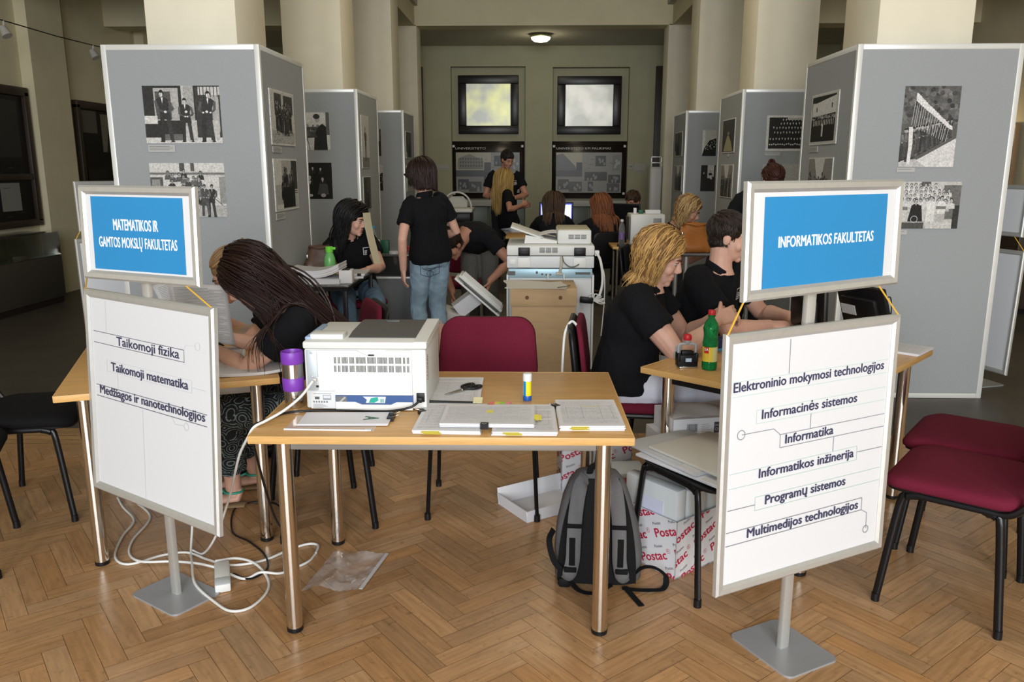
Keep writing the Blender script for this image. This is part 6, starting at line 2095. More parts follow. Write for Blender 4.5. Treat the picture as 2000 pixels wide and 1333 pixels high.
# scissors
t = thing('scissors', 'black handled scissors lying open on the document pile', 'scissors', (-0.265, 2.885, TZ+0.0125), math.atan2(2.954-2.825, -0.214+0.317))
mb = MB()
mb.prism([(-0.085, -0.002), (0.01, -0.010), (0.012, 0.002), (-0.02, 0.003)], 0.0018)
mb.prism([(-0.088, 0.004), (-0.02, 0.008), (0.012, 0.006), (0.01, -0.004)], 0.0018, Matrix.Translation((0, 0, 0.0022)))
mb.build('blade', M_steel, t)
for s, (cx, cy, a, bb) in ((1, (0.052, 0.020, 0.030, 0.014)), (-1, (0.056, -0.018, 0.026, 0.013))):
    mb = MB()
    mb.tube([(cx + a*math.cos(q), cy + bb*math.sin(q), 0.004) for q in [2*PI*i/20 for i in range(20)]], 0.0052, 8, closed=True)
    mb.tube([(0.004, -s*0.001, 0.003), (0.018, s*0.005, 0.004), (cx-a, cy, 0.004)], 0.005, 8)
    mb.build('handle', M_black, t)
MB().lathe([(0.003, 0), (0.003, 0.006)], 10, Matrix.Translation((0.0, 0.0, 0))).build('pivot_screw', M_steel, t)
# marker pen lying in front of that pile
t = thing('marker_pen', 'dark marker pen with a big blue cap lying behind the document piles', 'pen', (-0.30, 2.731, TZ+0.0125))
MB().tube([(-0.066, 0, 0.0), (0.10, 0.004, -0.004)], [0.0065, 0.006], 12).build('barrel', M_black, t)
MB().tube([(-0.102, -0.001, 0.0), (-0.098, -0.001, 0), (-0.066, 0, 0)], [0.0105, 0.0125, 0.0125], 16).build('cap', mat('glue_blue', (0.012, 0.10, 0.45), 0.4), t)
o = MB().box((-0.196, 2.735, TZ+0.0195), (0.032, 0.045, 0.003), rot=rotm(rx=0.14)).build('note_pad', mat('cream_note', (0.78, 0.74, 0.45), 0.8))
tag(o, 'cream coloured note pad leaning on the marker pen', 'note pad')
t = thing('index_flags', 'striped pink, yellow and green index flag block on the front table', 'sticky notes', (-0.120, 2.742, TZ))
for i, c in enumerate(((0.80, 0.22, 0.20), (0.75, 0.62, 0.10), (0.35, 0.62, 0.08), (0.80, 0.28, 0.32))):
    MB().box((-0.030+0.0195*i, 0, 0.002), (0.019, 0.055, 0.004), rot=rotm(rz=-0.1)).build('flag', mat('flag_%s' % 'abcd'[i], c, 0.7), t)

# A sheet, clips and plastic sleeve
t = thing('clipped_sheets', 'white sheets with a green letter A lying sideways before the printer', 'papers', (-0.622, 2.550, TZ+0.0022), 0.03)
mb = MB()
for i in range(3):
    mb.box((0.001*i, 0.001*i, 0.0012+0.002*i), (0.295, 0.128, 0.0017), col=WHITE, rot=rotm(rz=0.006*i))
k = Ink()
k.text('A', 0.062, -0.012, 0.048, 0.036, (0.02, 0.14, 0.07), 'c', bold=0.002, rot=-PI/2-0.05)
k.items = [(q, [(p[0], p[1]+0.012) for p in P], c) for (q, P, c) in k.items]
k.into(mb, Matrix.Translation((0, 0, 0.006)), base=0.0006)
mb.build('sheets', M_print, t, sharp=None)
for yy in (0.035, 0.0):
    binder_clip(t, (0.147, yy, 0.004), PI, 0.008)
t = thing('plastic_sleeve', 'clear plastic sleeve with white strip under the letter A sheets', 'plastic sleeve', (-0.652, 2.517, TZ), 0.0)
MB().box((0, 0, 0.0009), (0.29, 0.150, 0.0011)).build('film', M_film, t)
mb = MB()
mb.tube([(-0.145, -0.072, 0.003), (0.125, -0.078, 0.003)], 0.0028, 8)
mb.box((0.125, -0.070, 0.0026), (0.022, 0.020, 0.003), bev=0.001)
mb.build('slide_bar', mat('milky_strip', (0.78, 0.78, 0.80), 0.3), t)

# ---------------------------------------------------------------- on the left table
stack(-1.160, 3.235, 0.36, 0.34, 0.235, 0.012, TZ, 'curling pile of printed sheets on the near right corner of the left table', 6, curl=0.022, n=4, dens=0.55)
t = thing('ballpoint_pen', 'black pen with white clip beside the curling sheets', 'pen', (-1.27, 3.33, TZ+0.005), 0.35)
MB().tube([(-0.07, 0, 0), (0.06, 0, 0), (0.072, 0, 0)], [0.0045, 0.0045, 0.002], 10).build('barrel', M_black, t)
MB().box((0.05, 0, 0.006), (0.02, 0.004, 0.003)).build('clip', M_white, t)
t = thing('small_box', 'tiny white box by the wrist of the reading woman', 'box', (-1.405, 3.275, TZ), 0.4)
MB().box((0, 0, 0.0225), (0.06, 0.05, 0.045), bev=0.002).build('carton', M_paper, t)
def held_sheet(label, P, seed):
    """A page bent between four corners: bottom left, bottom right, top left, top right."""
    A, B, C, D = [V(p) for p in P]
    mb = MB()
    nrm = (B-A).cross(C-A).normalized()
    def fn(u, v):
        return A*(1-u)*(1-v) + B*u*(1-v) + C*(1-u)*v + D*u*v + nrm*0.012*math.sin(PI*u)
    mb.grid(fn, 8, 8, col=WHITE, thick=0.0008)
    r = random.Random(seed)
    for i in range(34):
        v = 0.93 - i*0.026
        u0, u1 = 0.08, 0.92 - (0.3*r.random() if r.random() < 0.3 else 0)
        pts = [fn(u0+(u1-u0)*j/6, v) for j in range(7)]
        up = (C-A).normalized()*0.0022
        for s in (1, -1):
            for j in range(6):
                mb.face([pts[j]+nrm*0.0012*s, pts[j+1]+nrm*0.0012*s, pts[j+1]+up+nrm*0.0012*s, pts[j]+up+nrm*0.0012*s], 0, (0.36,)*3)
    return tag(mb.build('printed_page', M_print, None, sharp=None), label, 'papers')
held_sheet('closely printed page held upright before the reading woman', [(-1.500, 3.30, 0.835), (-1.300, 3.40, 0.790), (-1.545, 3.34, 1.065), (-1.335, 3.44, 1.045)], 1)
held_sheet('second printed page leaning away behind the upright page', [(-1.53, 3.40, 0.80), (-1.40, 3.55, 0.80), (-1.70, 3.52, 1.03), (-1.56, 3.60, 1.06)], 2)
stack(-1.40, 3.47, 0.35, 0.22, 0.30, 0.006, TZ, 'flat sheets lying under the hands of the reading woman', 7, n=3)

# ---------------------------------------------------------------- on the right table
t = thing('soda_bottle', 'green plastic soda bottle with red cap and yellow label', 'bottle', (0.728, 3.285, TZ))
Mgb = mat('green_pet', (0.02, 0.42, 0.13), 0.08, trans=0.75, ior=1.3)
prof = [(0.020, 0.003), (0.029, 0.0), (0.0315, 0.012), (0.0315, 0.03), (0.0305, 0.034), (0.0305, 0.100), (0.0315, 0.104)]
for i in range(9):
    z = 0.108 + i*0.0075
    prof += [(0.0315-0.0035*math.sin(PI*i/8), z), (0.0328-0.0035*math.sin(PI*i/8), z+0.0035)]
prof += [(0.031, 0.178), (0.026, 0.195), (0.018, 0.208), (0.0130, 0.216), (0.0128, 0.222), (0.016, 0.224), (0.016, 0.227), (0.0128, 0.229), (0.0128, 0.238)]
MB().lathe(prof, 30).build('body', Mgb, t)
MB().lathe([(0.0148, 0.230), (0.0152, 0.232), (0.0152, 0.246), (0.0140, 0.249)], 24).build('cap', M_red, t)
MB().lathe([(0.029, 0.004), (0.0285, 0.11), (0.0285, 0.116)], 24).build('drink', mat('pale_green_liquid', (0.10, 0.55, 0.16), 0.1, trans=0.4), t)
mb = MB()
n = 36
for i in range(n):
    a, c = 2*PI*i/n, 2*PI*(i+1)/n
    for j, (z0, z1) in enumerate(((0.036, 0.048), (0.048, 0.072), (0.072, 0.098))):
        deg = (i*10 + 360) % 360
        col = (0.72, 0.55, 0.06)
        if 275 < deg < 335:
            col = (0.62, 0.58, 0.28)
        elif j == 2 and 200 < deg < 250:
            col = (0.55, 0.03, 0.03)
        elif j == 1 and 205 < deg < 265 and i % 3 == 0:
            col = (0.80, 0.42, 0.05)
        r = 0.0309
        mb.face([(r*math.cos(a), r*math.sin(a), z0), (r*math.cos(c), r*math.sin(c), z0), (r*math.cos(c), r*math.sin(c), z1), (r*math.cos(a), r*math.sin(a), z1)], 0, col)
k = Ink()
k.text('SA', -0.021, 0.083, 0.011, None, (0.8, 0.8, 0.78), 'c', bold=0.0005)
nv = len(mb.bm.verts)
k.into(mb, Matrix(), base=0)
mb.bm.verts.ensure_lookup_table()
for v in mb.bm.verts[nv:]:
    th = -PI/2 + v.co.x/0.0309
    v.co = V((0.0312*math.cos(th), 0.0312*math.sin(th), v.co.y))
mb.build('label', M_gloss, t, sharp=None)

def stamp(x, y, rz, c_handle, label):
    t = thing('self_inking_stamp', label, 'stamp', (x, y, TZ), rz)
    mb = MB()
    mb.box((0, 0, 0.030), (0.085, 0.045, 0.050), bev=0.004).box((-0.037, 0, 0.045), (0.012, 0.05, 0.035), bev=0.003).box((0.037, 0, 0.045), (0.012, 0.05, 0.035), bev=0.003)
    mb.box((0, 0, 0.062), (0.05, 0.03, 0.02), bev=0.005)
    mb.build('housing', M_black, t)
    MB().box((0, -0.004, 0.004), (0.070, 0.048, 0.008), bev=0.002).build('foot_plate', M_steel, t)
    mb = MB()
    mb.box((0.002, -0.0235, 0.035), (0.026, 0.002, 0.016), col=(0.25, 0.42, 0.60))
    k = Ink()
    for i in range(3):
        k.rect(-0.008, -0.006+0.0045*i, 0.012, -0.0035+0.0045*i, (0.72, 0.76, 0.80))
    k.into(mb, plane_T((0.0, -0.0247, 0.035), (1, 0, 0), (0, 0, 1)))
    mb.build('window_label', M_gloss, t, sharp=None)
    mb = MB()
    mb.tube(curve_pts([(-0.036, 0, 0.05), (-0.036, 0, 0.088), (-0.030, 0, 0.098), (0, 0, 0.100), (0.030, 0, 0.098), (0.036, 0, 0.088), (0.036, 0, 0.05)], 4), 0.0055, 10)
    mb.lathe([(0.006, 0.098), (0.012, 0.104), (0.015, 0.118)], 16)
    mb.build('handle_bow', mat('stamp_grey', (0.36, 0.38, 0.39), 0.4), t)
    MB().lathe([(0.0155, 0.116), (0.0175, 0.119), (0.0175, 0.131), (0.014, 0.139), (0.006, 0.142)], 20).build('knob', c_handle, t)
stamp(0.640, 3.318, 0.08, M_red, 'self-inking stamp with red knob beside the green soda bottle')
o = MB().box((0, 0, 0.02), (0.05, 0.03, 0.04), bev=0.009).box((-0.006, 0, 0.05), (0.026, 0.022, 0.026), bev=0.008).build('stamp_handle', mat('pale_grey_blue', (0.42, 0.50, 0.54), 0.45), None, T=Matrix.Translation((0.635, 3.455, TZ)) @ rotm(rz=0.5))
tag(o, 'pale grey blue plastic stamp half hidden behind the red knobbed stamp', 'stamp')
t = thing('pen_box', 'navy blue box with white label by the hands of the blonde woman', 'box', (0.862, 3.66, TZ), 0.5)
MB().box((0, 0, 0.03), (0.095, 0.045, 0.06), bev=0.003).build('carton', mat('navy_card', (0.012, 0.03, 0.11), 0.4), t)
mb = MB().box((0.012, -0.0235, 0.03), (0.04, 0.002, 0.03), col=(0.6, 0.62, 0.66))
k = Ink()
for i in range(3):
    k.line(-0.014, -0.008+0.008*i, 0.014, -0.008+0.008*i, 0.002, (0.1, 0.12, 0.2))
k.into(mb, plane_T((0.012, -0.0247, 0.03), (1, 0, 0), (0, 0, 1)))
mb.build('label', M_print, t, sharp=None)
MB().box((0.0, -0.024, 0.006), (0.094, 0.003, 0.012)).build('stripe', mat('sky_card', (0.05, 0.32, 0.62), 0.4), t)
t = thing('eraser_box', 'small yellow, red and blue packet right of the soda bottle', 'packet', (0.800, 3.262, TZ), 0.3)
MB().box((0, 0, 0.026), (0.045, 0.022, 0.028), bev=0.002).build('sleeve', mat('packet_yellow', (0.75, 0.60, 0.03), 0.5), t)
MB().box((0, 0, 0.006), (0.046, 0.023, 0.012), bev=0.002).build('tray', mat('packet_blue', (0.03, 0.12, 0.45), 0.5), t)
stack(1.665, 3.700, math.radians(48), 0.20, 0.28, 0.010, TZ, 'thin pile of sheets on the far right corner of the right table', 8, n=4)
# monitor seen from behind
def monitor(loc, rz, w, h, label, lit=False, tilt=0.0, stand=0.11):
    t = thing('monitor', label, 'monitor', loc, rz)
    T = Matrix.Translation((0, 0, stand + h/2)) @ rotm(rx=tilt)
    mb = MB()
    mb.box((0, 0, 0), (w, 0.022, h), bev=0.006)
    mb.box((0, 0.022, -0.01), (w*0.72, 0.03, h*0.66), bev=0.014)
    mb.build('case', M_black, t, T=T)
    if lit:
        m2 = mat('lit_screen', (0.0, 0.0, 0.0), 0.2, attr='Col')
        nt = m2.node_tree
        bs = nt.nodes['Principled BSDF']
        a = [n for n in nt.nodes if n.type == 'ATTRIBUTE'][0]
        nt.links.new(a.outputs['Color'], bs.inputs['Emission Color'])
        bs.inputs['Emission Strength'].default_value = 1.0
        mb = MB()
        mb.box((0, -0.0115, 0), (w-0.03, 0.002, h-0.03), col=(0.03, 0.06, 0.55))
        k = Ink()
        k.rect(-w/2+0.025, -h/2+0.05, w/2-0.025, h/2-0.03, (0.62, 0.62, 0.66))
        k.rect(-w/2+0.02, -h/2+0.017, w/2-0.02, -h/2+0.045, (0.05, 0.14, 0.62))
        r = random.Random(5)
        for i in range(26):
            a, b = r.uniform(-w/2+0.04, w/2-0.1), r.uniform(-h/2+0.06, h/2-0.05)
            k.line(a, b, a+0.04*r.random()+0.01, b, 0.003, (0.3, 0.3, 0.34))
        k.into(mb, plane_T((0, -0.013, 0), (1, 0, 0), (0, 0, 1)))
        mb.build('screen', m2, t, T=T, sharp=None)
    else:
        MB().box((0, -0.0115, 0), (w-0.03, 0.002, h-0.03)).build('screen', mat('dark_screen', (0.01, 0.01, 0.012), 0.12), t, T=T)
    mb = MB()
    mb.box((0, 0.045, stand*0.55+0.02), (0.07, 0.03, stand*1.1+0.06), bev=0.006)
    mb.build('neck', M_black, t)
    MB().lathe([(0.11, 0), (0.11, 0.008), (0.05, 0.014)], 28, Matrix.Translation((0, 0.03, 0)) @ Matrix.Diagonal((1, 0.8, 1, 1))).build('base', M_black, t)
    return t
monitor((1.315, 3.86, TZ), math.radians(95), 0.38, 0.24, 'black monitor seen from behind on the right table, below the blue header', stand=0.03, tilt=-0.05)
t = monitor((1.555, 3.80, TZ), math.radians(112), 0.30, 0.25, 'tilted black monitor with a white port label at the far side of the right table', stand=0.04, tilt=-0.35)
mb = MB()
mb.box((0.06, 0.0395, 0.16), (0.09, 0.002, 0.05), col=(0.55, 0.57, 0.58), rot=rotm(rx=-0.35))
mb.build('port_label', M_print, t)
t = thing('desk_phone', 'black upright device beside the tilted monitor on the right table', 'telephone', (1.66, 3.93, TZ), math.radians(60))
MB().box((0, 0, 0.10), (0.09, 0.05, 0.20), bev=0.008).build('body', M_black, t)
MB().box((0, 0, 0.006), (0.13, 0.10, 0.012), bev=0.004).build('base', M_black, t)
MB().tube(curve_pts([(0.02, -0.03, 0.19), (0.03, -0.06, 0.20), (0.01, -0.07, 0.10), (-0.01, -0.05, 0.02)], 6), 0.003, 6).build('cord', M_black, t)
o = MB().tube([(1.365, 4.12, TZ+0.085), (1.425, 4.11, TZ+0.085)], 0.004, 8).build('pencil_stub', M_paper)
bpy.data.objects.remove(o)
cable('table_cable', 'black cable hanging below the right table beside its chrome leg', [(1.60, 3.70, 0.66), (1.66, 3.72, 0.55), (1.65, 3.74, 0.38), (1.72, 3.80, 0.28), (1.63, 3.78, 0.16), (1.60, 3.74, 0.05), (1.66, 3.70, 0.006), (1.74, 3.80, 0.006)], 0.004, M_black)
cable('table_cable', 'second thinner black cable under the right table lying in a loop on the floor', [(1.58, 3.72, 0.66), (1.62, 3.76, 0.40), (1.59, 3.80, 0.10), (1.64, 3.86, 0.006), (1.72, 3.84, 0.006), (1.68, 3.74, 0.006), (1.60, 3.80, 0.006)], 0.003, M_black)

# ================================================================ ON THE FLOOR
t = thing('rucksack', 'grey and black rucksack standing on the floor behind the table leg', 'rucksack', (0.240, 2.868, 0), -0.06)
def sup(a, b, n=28, p=0.6):
    return [(a*math.copysign(abs(math.cos(q))**p, math.cos(q)), b*math.copysign(abs(math.sin(q))**p, math.sin(q))) for q in [2*PI*i/n for i in range(n)]]
def pack_shape(levels, z=None):
    mb = MB()
    rings = []
    for (zz, a, b, dx, dy) in levels:
        rings.append([mb.bm.verts.new(V((x+dx, y+dy, zz))) for x, y in sup(a, b)])
    n = len(rings[0])
    fs = []
    for A, B in zip(rings, rings[1:]):
        fs += [mb.bm.faces.new((A[i], A[(i+1) % n], B[(i+1) % n], B[i])) for i in range(n)]
    fs += [mb.bm.faces.new(list(reversed(rings[0]))), mb.bm.faces.new(rings[-1])]
    mb._paint(fs, 0, None, True)
    return mb
Mgf = mat('grey_melange', (0.12, 0.12, 0.125), 0.85, noise_amt=0.1, noise_scale=300, bump=0.1, bump_scale=400)
Mbf = mat('black_nylon', (0.005, 0.005, 0.006), 0.7, bump=0.15, bump_scale=60, spec=0.2)
pack_shape([(0.003, 0.135, 0.085, 0.01, 0.02), (0.02, 0.165, 0.10, 0.01, 0.02), (0.12, 0.168, 0.105, 0.01, 0.02), (0.22, 0.155, 0.10, 0.005, 0.02), (0.32, 0.130, 0.085, 0, 0.015), (0.39, 0.105, 0.07, 0, 0.01), (0.43, 0.075, 0.045, 0, 0.005), (0.445, 0.03, 0.02, 0, 0)]).build('body', Mgf, t, sharp=60)
mb = MB()
def back_surface(u, v):
    z = 0.025 + 0.40*v
    w = 0.150*(1-0.48*v**2.2)
    return (0.004 + (u-0.5)*2*w*0.98, -0.104 + 0.036*v*v + 0.02*(abs(u-0.5)*2)**3, z)
mb.grid(back_surface, 12, 14, thick=0.012)
mb.build('back_panel', Mbf, t, sharp=60)
for s in (-1, 1):
    st = MB()
    P = curve_pts([(s*0.045, -0.058, 0.43), (s*0.064, -0.102, 0.405), (s*0.078, -0.122, 0.31), (s*0.083, -0.130, 0.21), (s*0.086, -0.128, 0.13), (s*0.100, -0.112, 0.06), (s*0.12, -0.085, 0.03)], 6)
    st.tube(P, [0.026]*(len(P)-8) + [0.026-0.002*i for i in range(8)], 12, flat=(0.28, 1.0), up=(0, -1, 0))
    strap = st.build('shoulder_strap', Mgf, t)
    q = MB()
    q.box((s*0.081, -0.136, 0.27), (0.056, 0.006, 0.016), bev=0.002).box((s*0.088, -0.1375, 0.17), (0.022, 0.006, 0.11), bev=0.002)
    q.box((s*0.094, -0.131, 0.095), (0.046, 0.014, 0.02), bev=0.004)
    q.build('webbing', M_blackfab, strap)
MB().tube(curve_pts([(-0.03, -0.03, 0.43), (-0.02, -0.035, 0.463), (0.02, -0.035, 0.463), (0.03, -0.03, 0.43)], 5), 0.009, 8, flat=(0.5, 1.3), up=(0, -1, 0)).build('carry_handle', M_blackfab, t)
mb = MB()
mb.tube(curve_pts([(0.125, -0.07, 0.03), (0.17, -0.06, 0.075), (0.22, -0.05, 0.075), (0.262, -0.055, 0.045), (0.255, -0.08, 0.008), (0.20, -0.105, 0.012), (0.14, -0.10, 0.008), (0.10, -0.10, 0.012)], 6), 0.013, 6, flat=(0.18, 1.0), up=(0, 0, 1))
mb.tube(curve_pts([(0.11, -0.09, 0.012), (0.14, -0.15, 0.006), (0.165, -0.205, 0.004)], 5), 0.013, 6, flat=(0.18, 1.0), up=(0, 0, 1))
mb.tube(curve_pts([(-0.10, -0.09, 0.035), (-0.06, -0.13, 0.012), (0.0, -0.14, 0.010), (0.06, -0.11, 0.03)], 5), 0.013, 6, flat=(0.2, 1.0), up=(0, 0, 1))
mb.tube(curve_pts([(-0.162, -0.0, 0.19), (-0.175, -0.06, 0.17), (-0.15, -0.095, 0.10), (-0.09, -0.10, 0.05)], 5), 0.013, 6, flat=(0.25, 1.0), up=(0, -1, 0))
mb.build('loose_strap', M_blackfab, t)
MB().box((-0.115, -0.085, 0.022), (0.05, 0.035, 0.04), bev=0.012).build('strap_foot', Mbf, t)

def postac_art(k, w, h, seed, shift=0.0):
    red, blk = (0.50, 0.015, 0.055), (0.06, 0.06, 0.08)
    a = math.radians(24)
    ca, sa = math.cos(a), math.sin(a)
    for j in range(-4, 6):
        for i in range(-4, 5):
            u = i*0.185 + (j % 2)*0.075 + shift
            v = j*0.088
            x, y = u*ca - v*sa, u*sa + v*ca
            k.text('Postac', x, y, 0.034, 0.135, red, 'c', bold=0.0012, rot=a)
            xx, yy = x + 0.083*ca - 0.030*sa, y + 0.083*sa + 0.030*ca
            k.ring(xx, yy, 0.0085, 0.0012, red, 16)
            k.text('R', xx, yy-0.004, 0.009, None, red, 'c')
            for q in (-0.045, 0.04):
                xx, yy = x + q*ca - 0.048*sa, y + q*sa + 0.048*ca
                k.text('Postac', xx, yy, 0.011, 0.042, blk, 'c', rot=a)
def postac_box(loc, rz, w, d, h, label, open_top=True, seed=0):
    t = thing('carton', label, 'carton', loc, rz)
    bd = mat('white_carton', (0.70, 0.70, 0.72), 0.6)
    mb = MB()
    mb.box((0, 0, 0.003), (w, d, 0.006), col=(0.7, 0.7, 0.72))
    for (c, s) in (((0, -d/2+0.002, h/2), (w, 0.004, h)), ((0, d/2-0.002, h/2), (w, 0.004, h)), ((-w/2+0.002, 0, h/2), (0.004, d, h)), ((w/2-0.002, 0, h/2), (0.004, d, h))):
        mb.box(c, s, col=(0.7, 0.7, 0.72))
    if not open_top:
        mb.box((0, 0, h-0.003), (w, d, 0.006), col=(0.66, 0.66, 0.66))
    for (o, u, ww, sh) in (((0, -d/2-0.0005, h/2), (1, 0, 0), w, 0.03), ((-w/2-0.0005, 0, h/2), (0, -1, 0), d, -0.06), ((w/2+0.0005, 0, h/2), (0, 1, 0), d, 0.05)):
        k = Ink()
        postac_art(k, ww, h, seed, sh)
        k.clip(-ww/2, -h/2, ww/2, h/2)
        k.into(mb, plane_T(o, u, (0, 0, 1)))
    mb.build('printed_box', M_print, t, sharp=None)
    return t
postac_box((0.562, 3.063, 0), math.radians(40), 0.30, 0.30, 0.235, 'white carton printed with red Postac lettering under the envelope chair')
def pack(loc, rz, size, label, text=True, tilt=0.0, name='packet', m=None):
    t = thing(name, label, 'packet', loc, rz)
    MB().box((0, 0, size[2]/2), size, bev=min(0.012, size[2]*0.25), rot=rotm(rx=tilt)).build('wrapper', m or mat('milky_film_pack', (0.64, 0.68, 0.68), 0.3), t)
    if text:
        mb = MB().box((0, -size[1]/2-0.001, size[2]*0.6), (size[0]*0.5, 0.002, size[2]*0.42), col=(0.66, 0.68, 0.82))
        k = Ink()
        for i in range(5):
            k.line(-0.03, -0.03+0.012*i, 0.02+0.01*(i % 2), -0.03+0.012*i, 0.0022, (0.3, 0.3, 0.36))
        k.into(mb, plane_T((0, -size[1]/2-0.0024, size[2]*0.6), (1, 0, 0), (0, 0, 1)))
        mb.build('address_label', M_print, t, sharp=None)
    return t
for i in range(4):
    pack((0.562+0.766*(-0.108+0.063*i), 3.063+0.643*(-0.108+0.063*i), 0.007), math.radians(-50), (0.27, 0.056, 0.345-0.012*i), ('foremost plastic wrapped packet with a lilac address label in the Postac carton', 'second plastic wrapped packet in the Postac carton, behind the labelled one', 'third plastic wrapped packet in the Postac carton', 'rearmost plastic wrapped packet in the Postac carton')[i], text=(i == 0))
postac_box((0.300, 3.86, 0), 0.05, 0.34, 0.28, 0.26, 'second Postac carton standing behind the table leg and rucksack', open_top=False, seed=2)
pack((0.395, 3.42, 0.0), 0.1, (0.20, 0.16, 0.24), 'white bundle with red print between the rucksack and the envelope chair', text=False)
o = MB().box((0.395, 3.338, 0.205), (0.10, 0.002, 0.03)).build('red_print', mat('red_ink', (0.75, 0.14, 0.13), 0.6), None)
o.parent = bpy.data.objects[[x.name for x in bpy.data.objects if x.get('label', '').startswith('white bundle with red')][0]]
o.data.transform(inv(o.parent))
# envelopes on the backless chair
for i, (dx, dy, a, zz, sz, lb) in enumerate(((-0.03, 0.0, 0.10, 0.0, (0.36, 0.44), 'lowest flat white envelope on the backless black chair'), (-0.09, 0.08, 0.0, 0.018, (0.33, 0.42), 'middle flat envelope on the backless chair, sticking out to the left'), (0.01, 0.0, 0.05, 0.036, (0.34, 0.44), 'topmost flat envelope on the backless black chair'))):
    t = thing('envelope', lb, 'envelope', (0.705+dx, 2.950+dy, 0.4385+zz*0.70), math.radians(31)+a)
    MB().box((0, 0, 0.0062), (sz[0], sz[1], 0.0115), bev=0.004).build('paper', (M_paper, mat('grey_paper', (0.55, 0.57, 0.58), 0.7), mat('warm_paper', (0.62, 0.60, 0.54), 0.75))[i], t)
    MB().box((0, -sz[1]*0.36, 0.0124), (sz[0]*0.98, sz[1]*0.2, 0.0012)).build('flap', M_paper, t)
# carton and paper ream behind
t = thing('plain_carton', 'plain white carton on the floor behind the envelope chair', 'carton', (0.70, 3.42, 0), 0.25)
mb = MB()
mb.box((0, 0, 0.209), (0.34, 0.24, 0.418), bev=0.003)
mb.build('box', M_paper, t)
t = thing('paper_ream', 'white paper box with a barcode and two black symbols on its end', 'carton', (0.72, 3.41, 0.4185), 0.22)
mb = MB()
mb.box((0, 0, 0.045), (0.32, 0.225, 0.09), bev=0.0, col=(0.70, 0.70, 0.72))
k = Ink()
r = random.Random(3)
x = -0.10
while x < -0.055:
    w = r.choice((0.0012, 0.0018, 0.0026))
    k.rect(x, -0.012, x+w, 0.022, (0.08, 0.08, 0.09))
    x += w + r.choice((0.0012, 0.002))
for i in range(5):
    k.line(-0.035, 0.018-0.008*i, 0.0+0.006*(i % 2), 0.018-0.008*i, 0.002, (0.35,)*3)
for u in (0.022, 0.052):
    k.rect(u, -0.022, u+0.024, 0.026, (0.06, 0.06, 0.07))
    k.line(u+0.004, 0.012, u+0.02, 0.012, 0.002, (0.6,)*3)
    k.ring(u+0.012, -0.006, 0.005, 0.0015, (0.6,)*3, 12)
k.into(mb, plane_T((0, -0.1127, 0.045), (1, 0, 0), (0, 0, 1)))
mb.build('box', M_print, t, sharp=None)
mb = MB()
mb.grid(lambda u, v: ((u-0.5)*0.30, -0.09+0.2*v, 0.0915 + 0.02*math.sin(PI*u)*math.sin(PI*v) + 0.004*math.sin(9*u+5*v)), 10, 8, thick=0.001)
mb.build('torn_wrapper', mat('cream_wrapper', (0.66, 0.62, 0.58), 0.8), t)
# open white lid on the floor
t = thing('box_lid', 'shallow open white box lid lying on the parquet behind the rucksack', 'box lid', (0.055, 3.545, 0), math.radians(33.5))
mb = MB()
w, d, h = 0.36, 0.25, 0.055
mb.box((0, 0, 0.0015), (w, d, 0.003))
mb.box((0, -d/2, h/2), (w, 0.004, h), rot=rotm(rx=0.12)).box((0, d/2, h*0.7), (w, 0.004, h*1.4), rot=rotm(rx=-0.2)).box((-w/2, 0, h/2), (0.004, d, h), rot=rotm(ry=-0.12)).box((w/2, 0, h*0.8), (0.004, d, h*1.6), rot=rotm(ry=0.3))
mb.build('tray', mat('white_carton', (0.70, 0.70, 0.72), 0.6), t)
MB().box((-0.01, 0.005, 0.008), (0.28, 0.16, 0.008), bev=0.002, rot=rotm(rz=0.05)).build('insert_sheet', M_paper, t)
# plastic bag
t = thing('plastic_bag', 'crumpled transparent plastic bag lying on the parquet under the front table', 'plastic bag', (-0.72, 2.88, 0))
mb = MB()
cs = [V((-0.86, 2.72, 0)), V((-0.64, 2.74, 0)), V((-0.815, 3.03, 0)), V((-0.592, 3.02, 0))]
def bag(u, v):
    p = cs[0]*(1-u)*(1-v) + cs[1]*u*(1-v) + cs[2]*(1-u)*v + cs[3]*u*v
    z = 0.004 + 0.022*max(0, noise.noise(V((u*3.1, v*3.4, 1.7)))+0.25)*(1-abs(2*u-1)**3) + 0.010*abs(noise.noise(V((u*9, v*8, 4.2))))
    return (p.x, p.y + 0.012*math.sin(7*u), z)
mb.grid(bag, 26, 26)
mb.build('film', mat('bag_film', (0.75, 0.77, 0.80), 0.12, alpha=0.30, spec=1.0), t, world=True, sharp=None)
mb = MB()
mb.box((-0.617, 2.88, 0.008), (0.014, 0.29, 0.002), rot=rotm(rz=-0.165))
mb.build('seal_strip', mat('seal_white', (0.62, 0.62, 0.64), 0.4), t, world=True)
